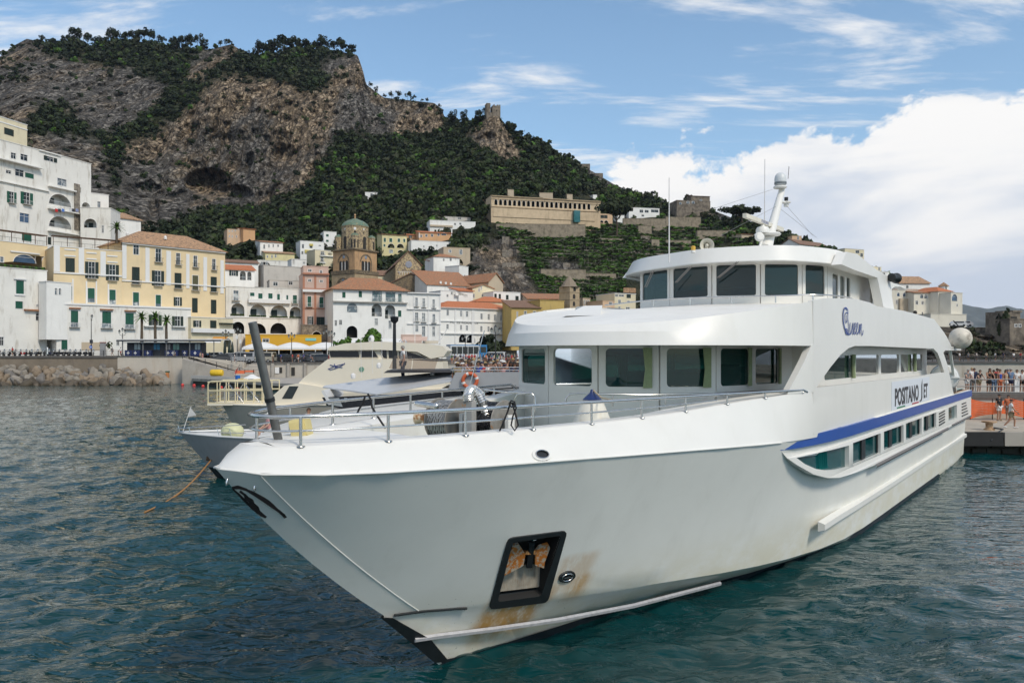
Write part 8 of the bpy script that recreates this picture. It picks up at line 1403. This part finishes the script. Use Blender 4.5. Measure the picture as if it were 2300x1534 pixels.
 def person(label,loc,rz,ps,top,tc,bot,bc,hair,hc,skn=0,extra=(),h=1.,grp=None):
  t=thing('person',label,'person',loc,rz,grp);t.scale=(h,h,h)
  def add(n,m):
   if n:o=link(n.split('_')[0]if n[:4]=='shoe' else n,PM[ps][n],t);ms=o.data.materials;(ms.append(m)if not len(ms)else None);o.material_slots[0].link='OBJECT';o.material_slots[0].material=m
  add('body',SK[skn]);add('face',HM['dark']);add(top,CL[tc]);add(bot,CL[bc]if bc else None);add(hair,HM[hc])if hair!='cap' else add('cap',CL[hc]);add('shoe_l',CL['white' if tc=='white' else 'beige']);add('shoe_r',CL['white' if tc=='white' else 'beige'])
  for e in extra:add(e,BLACK)
  return t
 q=lambda x,Y,z:Vector((P(x,0,Y).x,Y,z))
 person('person in white polo shirt, khaki shorts and black cap walking along the low quay',q(2271,48.3,1.36),R(65),'walk','shirt','white','shorts','khaki','cap','black',1,h=1.02);person('person in black shirt and white shorts with cap behind the orange net',q(2244,53.6,1.36),R(15),'stand','shirt','black','shorts','white','cap','black',1,h=1.04);person('person in orange shirt partly hidden behind the walking man on the quay',q(2265,53.8,1.36),R(-20),'stand','shirt','orange','shorts','grey','hair','dark',1)
 for x,a in((2172,('lean','shirt','grey','shorts','white','hair','grey',0)),(2199,('lean','shirt','black','shorts','khaki','hair','brown',0)),(2221,('lean','top','black','skirt','black','long_hair','dark',1)),(2232,('stand','shirt','black','trousers','denim','hair','dark',1)),(2246,('stand','top','blue','trousers','orange','hair','brown',1)),(2259,('stand','top','beige','skirt','white','long_hair','dark',1)),(2270,('stand','shirt','denim','shorts','navy','hair','grey',0)),(2284,('stand','shirt','white','trousers','black','hair','brown',1)),(2295,('lean','shirt','white','shorts','black','hair','dark',1)),(2240,('stand','shirt','red','trousers','navy','hair','dark',2)),(2264,('stand','shirt','blue','shorts','khaki','hair','grey',0)),(2188,('stand','shirt','navy','shorts','grey','hair','dark',1)),(2183,('stand','shirt','white','trousers','grey','hair','blond',0)),(2312,('lean','shirt','green','shorts','beige','hair','dark',0))):
  nm=dict(top='strapless top',shirt='shirt');bk=58.1 if x in(2240,2264,2188,2183)else 56.9
  person('person in %s %s and %s %s %s the mole railing'%(a[2],nm[a[1]],a[4],a[3],'leaning on' if a[0]=='lean' else 'standing at' if bk<57 else 'behind others at'),q(x,bk,3.05),random.uniform(-.35,.35),*a,extra=('sunglasses',)if x in(2232,2270)else(),h=random.uniform(.96,1.04))
 Z2=P(0,868,38).z+.02;cols=list(CL);used=set();g=random.Random(21);n=0
 for row,(Y,dz)in enumerate(((36.5,-.02),(37.4,.0),(38.4,.05),(39.4,.1))):
  for x in range(1024+row*5,1192,13):
   while True:
    k=(g.choice(['shirt','shirt','top']),g.choice(cols),g.choice(['shorts','trousers','skirt']),g.choice(cols),g.choice(['hair','hair','long_hair','cap']))
    if k not in used:used.add(k);break
   hc=g.choice(['dark','dark','brown','blond','grey'])if k[4]!='cap' else g.choice(['white','navy','beige']);ps=g.choice(['stand','stand','phone','lean'])
   person('person in %s %s with %s %s in the crowd on the grey boat'%(k[1],'sleeveless top' if k[0]=='top' else 'shirt',hc,k[4].replace('_',' ').replace('hair','hair')),q(x+g.uniform(-4,4),Y,Z2+dz-.55),g.uniform(-1.6,1.6),ps,k[0],k[1],k[2],k[3],k[4],hc,g.choice([0,0,1,1,2]),('sunglasses',)if g.random()<.3 else(),g.uniform(.95,1.05),'passengers on the grey boat');n+=1
 person('person in white shirt with grey hair behind the clear windscreen of the grey boat',q(905,38.4,P(0,836,38).z-.45),R(-70),'stand','shirt','white','trousers','navy','hair','grey',0);Zd=1.75
 person('person in white shirt with bald brown head on the foredeck of the grey boat',q(693,37.6,1.45),R(60),'sit','shirt','white','shorts','grey','hair','brown',1,h=1.1);person('person in black shirt with black hair sitting on the grey foredeck',q(716,37.4,1.25),R(-50),'sit','shirt','black','shorts','navy','hair','dark',0,h=1.08);person('person in pink shirt with white cap bending on the grey foredeck',q(604,37.6,1.32),R(-60),'sit','shirt','pink','shorts','grey','cap','white',0,h=1.05)
 M0=FERRY.matrix_basis;person('person in white shirt and jeans standing at the stern rail of the ferry',Matrix.Translation((FO[0],FO[1],0))@Matrix.Rotation(R(90)-TH,4,'Z')@V(32.6,2.7,6.32),R(120),'stand','shirt','white','trousers','denim','hair','dark',2)
 wp=[(28,154.0,'red','shorts','green','hair','stand','among the scooters at far left'),(252,155,'grey','shorts','grey','hair','walk','walking left of the kiosk'),(271,154,'white','skirt','red','long_hair','walk','at the left end of the kiosk'),(392,153,'white','shorts','beige','cap','stand','in front of the kiosk counter'),(450,155,'beige','shorts','grey','hair','stand','at the right end of the kiosk'),(455,154,'pink','skirt','pink','long_hair','stand','beside the kiosk end'),(470,158,'black','trousers','black','hair','walk','near the dark car by the kiosk'),(527,150,'white','shorts','white','hair','stand','at the pole above the steps'),(550,149.5,'white','trousers','white','hair','walk','at the top of the stone steps'),(613,150,'beige','shorts','beige','hair','stand','at the rail left of the blue bag'),(631,149,'blue','shorts','navy','long_hair','stand','at the parking railing'),(657,153,'red','shorts','khaki','hair','stand','under the lamp cluster'),(670,149.5,'orange','skirt','white','long_hair','walk','walking along the parking railing'),(682,151,'blue','trousers','navy','hair','stand','between the parked dark cars'),(697,149,'denim','skirt','denim','long_hair','sit','sitting at the railing'),(740,151,'red','shorts','red','hair','stand','left of the cream yacht')]
 for x,Y,tc,bt,bc,hr,ps,wh in wp:p=gp(x,Y);person('person in %s top and %s %s %s'%(tc,bc,bt,wh),p+Vector((0,0,.03)),random.uniform(-2,2),ps,'shirt',tc,bt,bc,hr,'dark' if hr!='cap' else 'white',random.choice([0,1]))
 g=random.Random(5)
 for i in range(26):x=1015+i*6.4;tc=g.choice(cols);person('person in %s shirt in the far crowd on the quay behind the grey boat'%tc,gp(x,g.uniform(125,165)),g.uniform(-2,2),g.choice(['stand','walk']),'shirt',tc,'shorts',g.choice(cols),'hair',g.choice(list(HM)),g.choice([0,1]),grp='far crowd on the quay')
 for i in range(9):x=2132+i*20+g.uniform(-5,5);tc=['white','white','grey','white','beige','white','navy','white','red'][i];person('person in %s shirt on the distant outer mole'%tc,q(x,149.5,4.2),g.uniform(-2,2),'stand','shirt',tc,'shorts','navy','hair','dark',1,grp='people on the outer mole')
people()
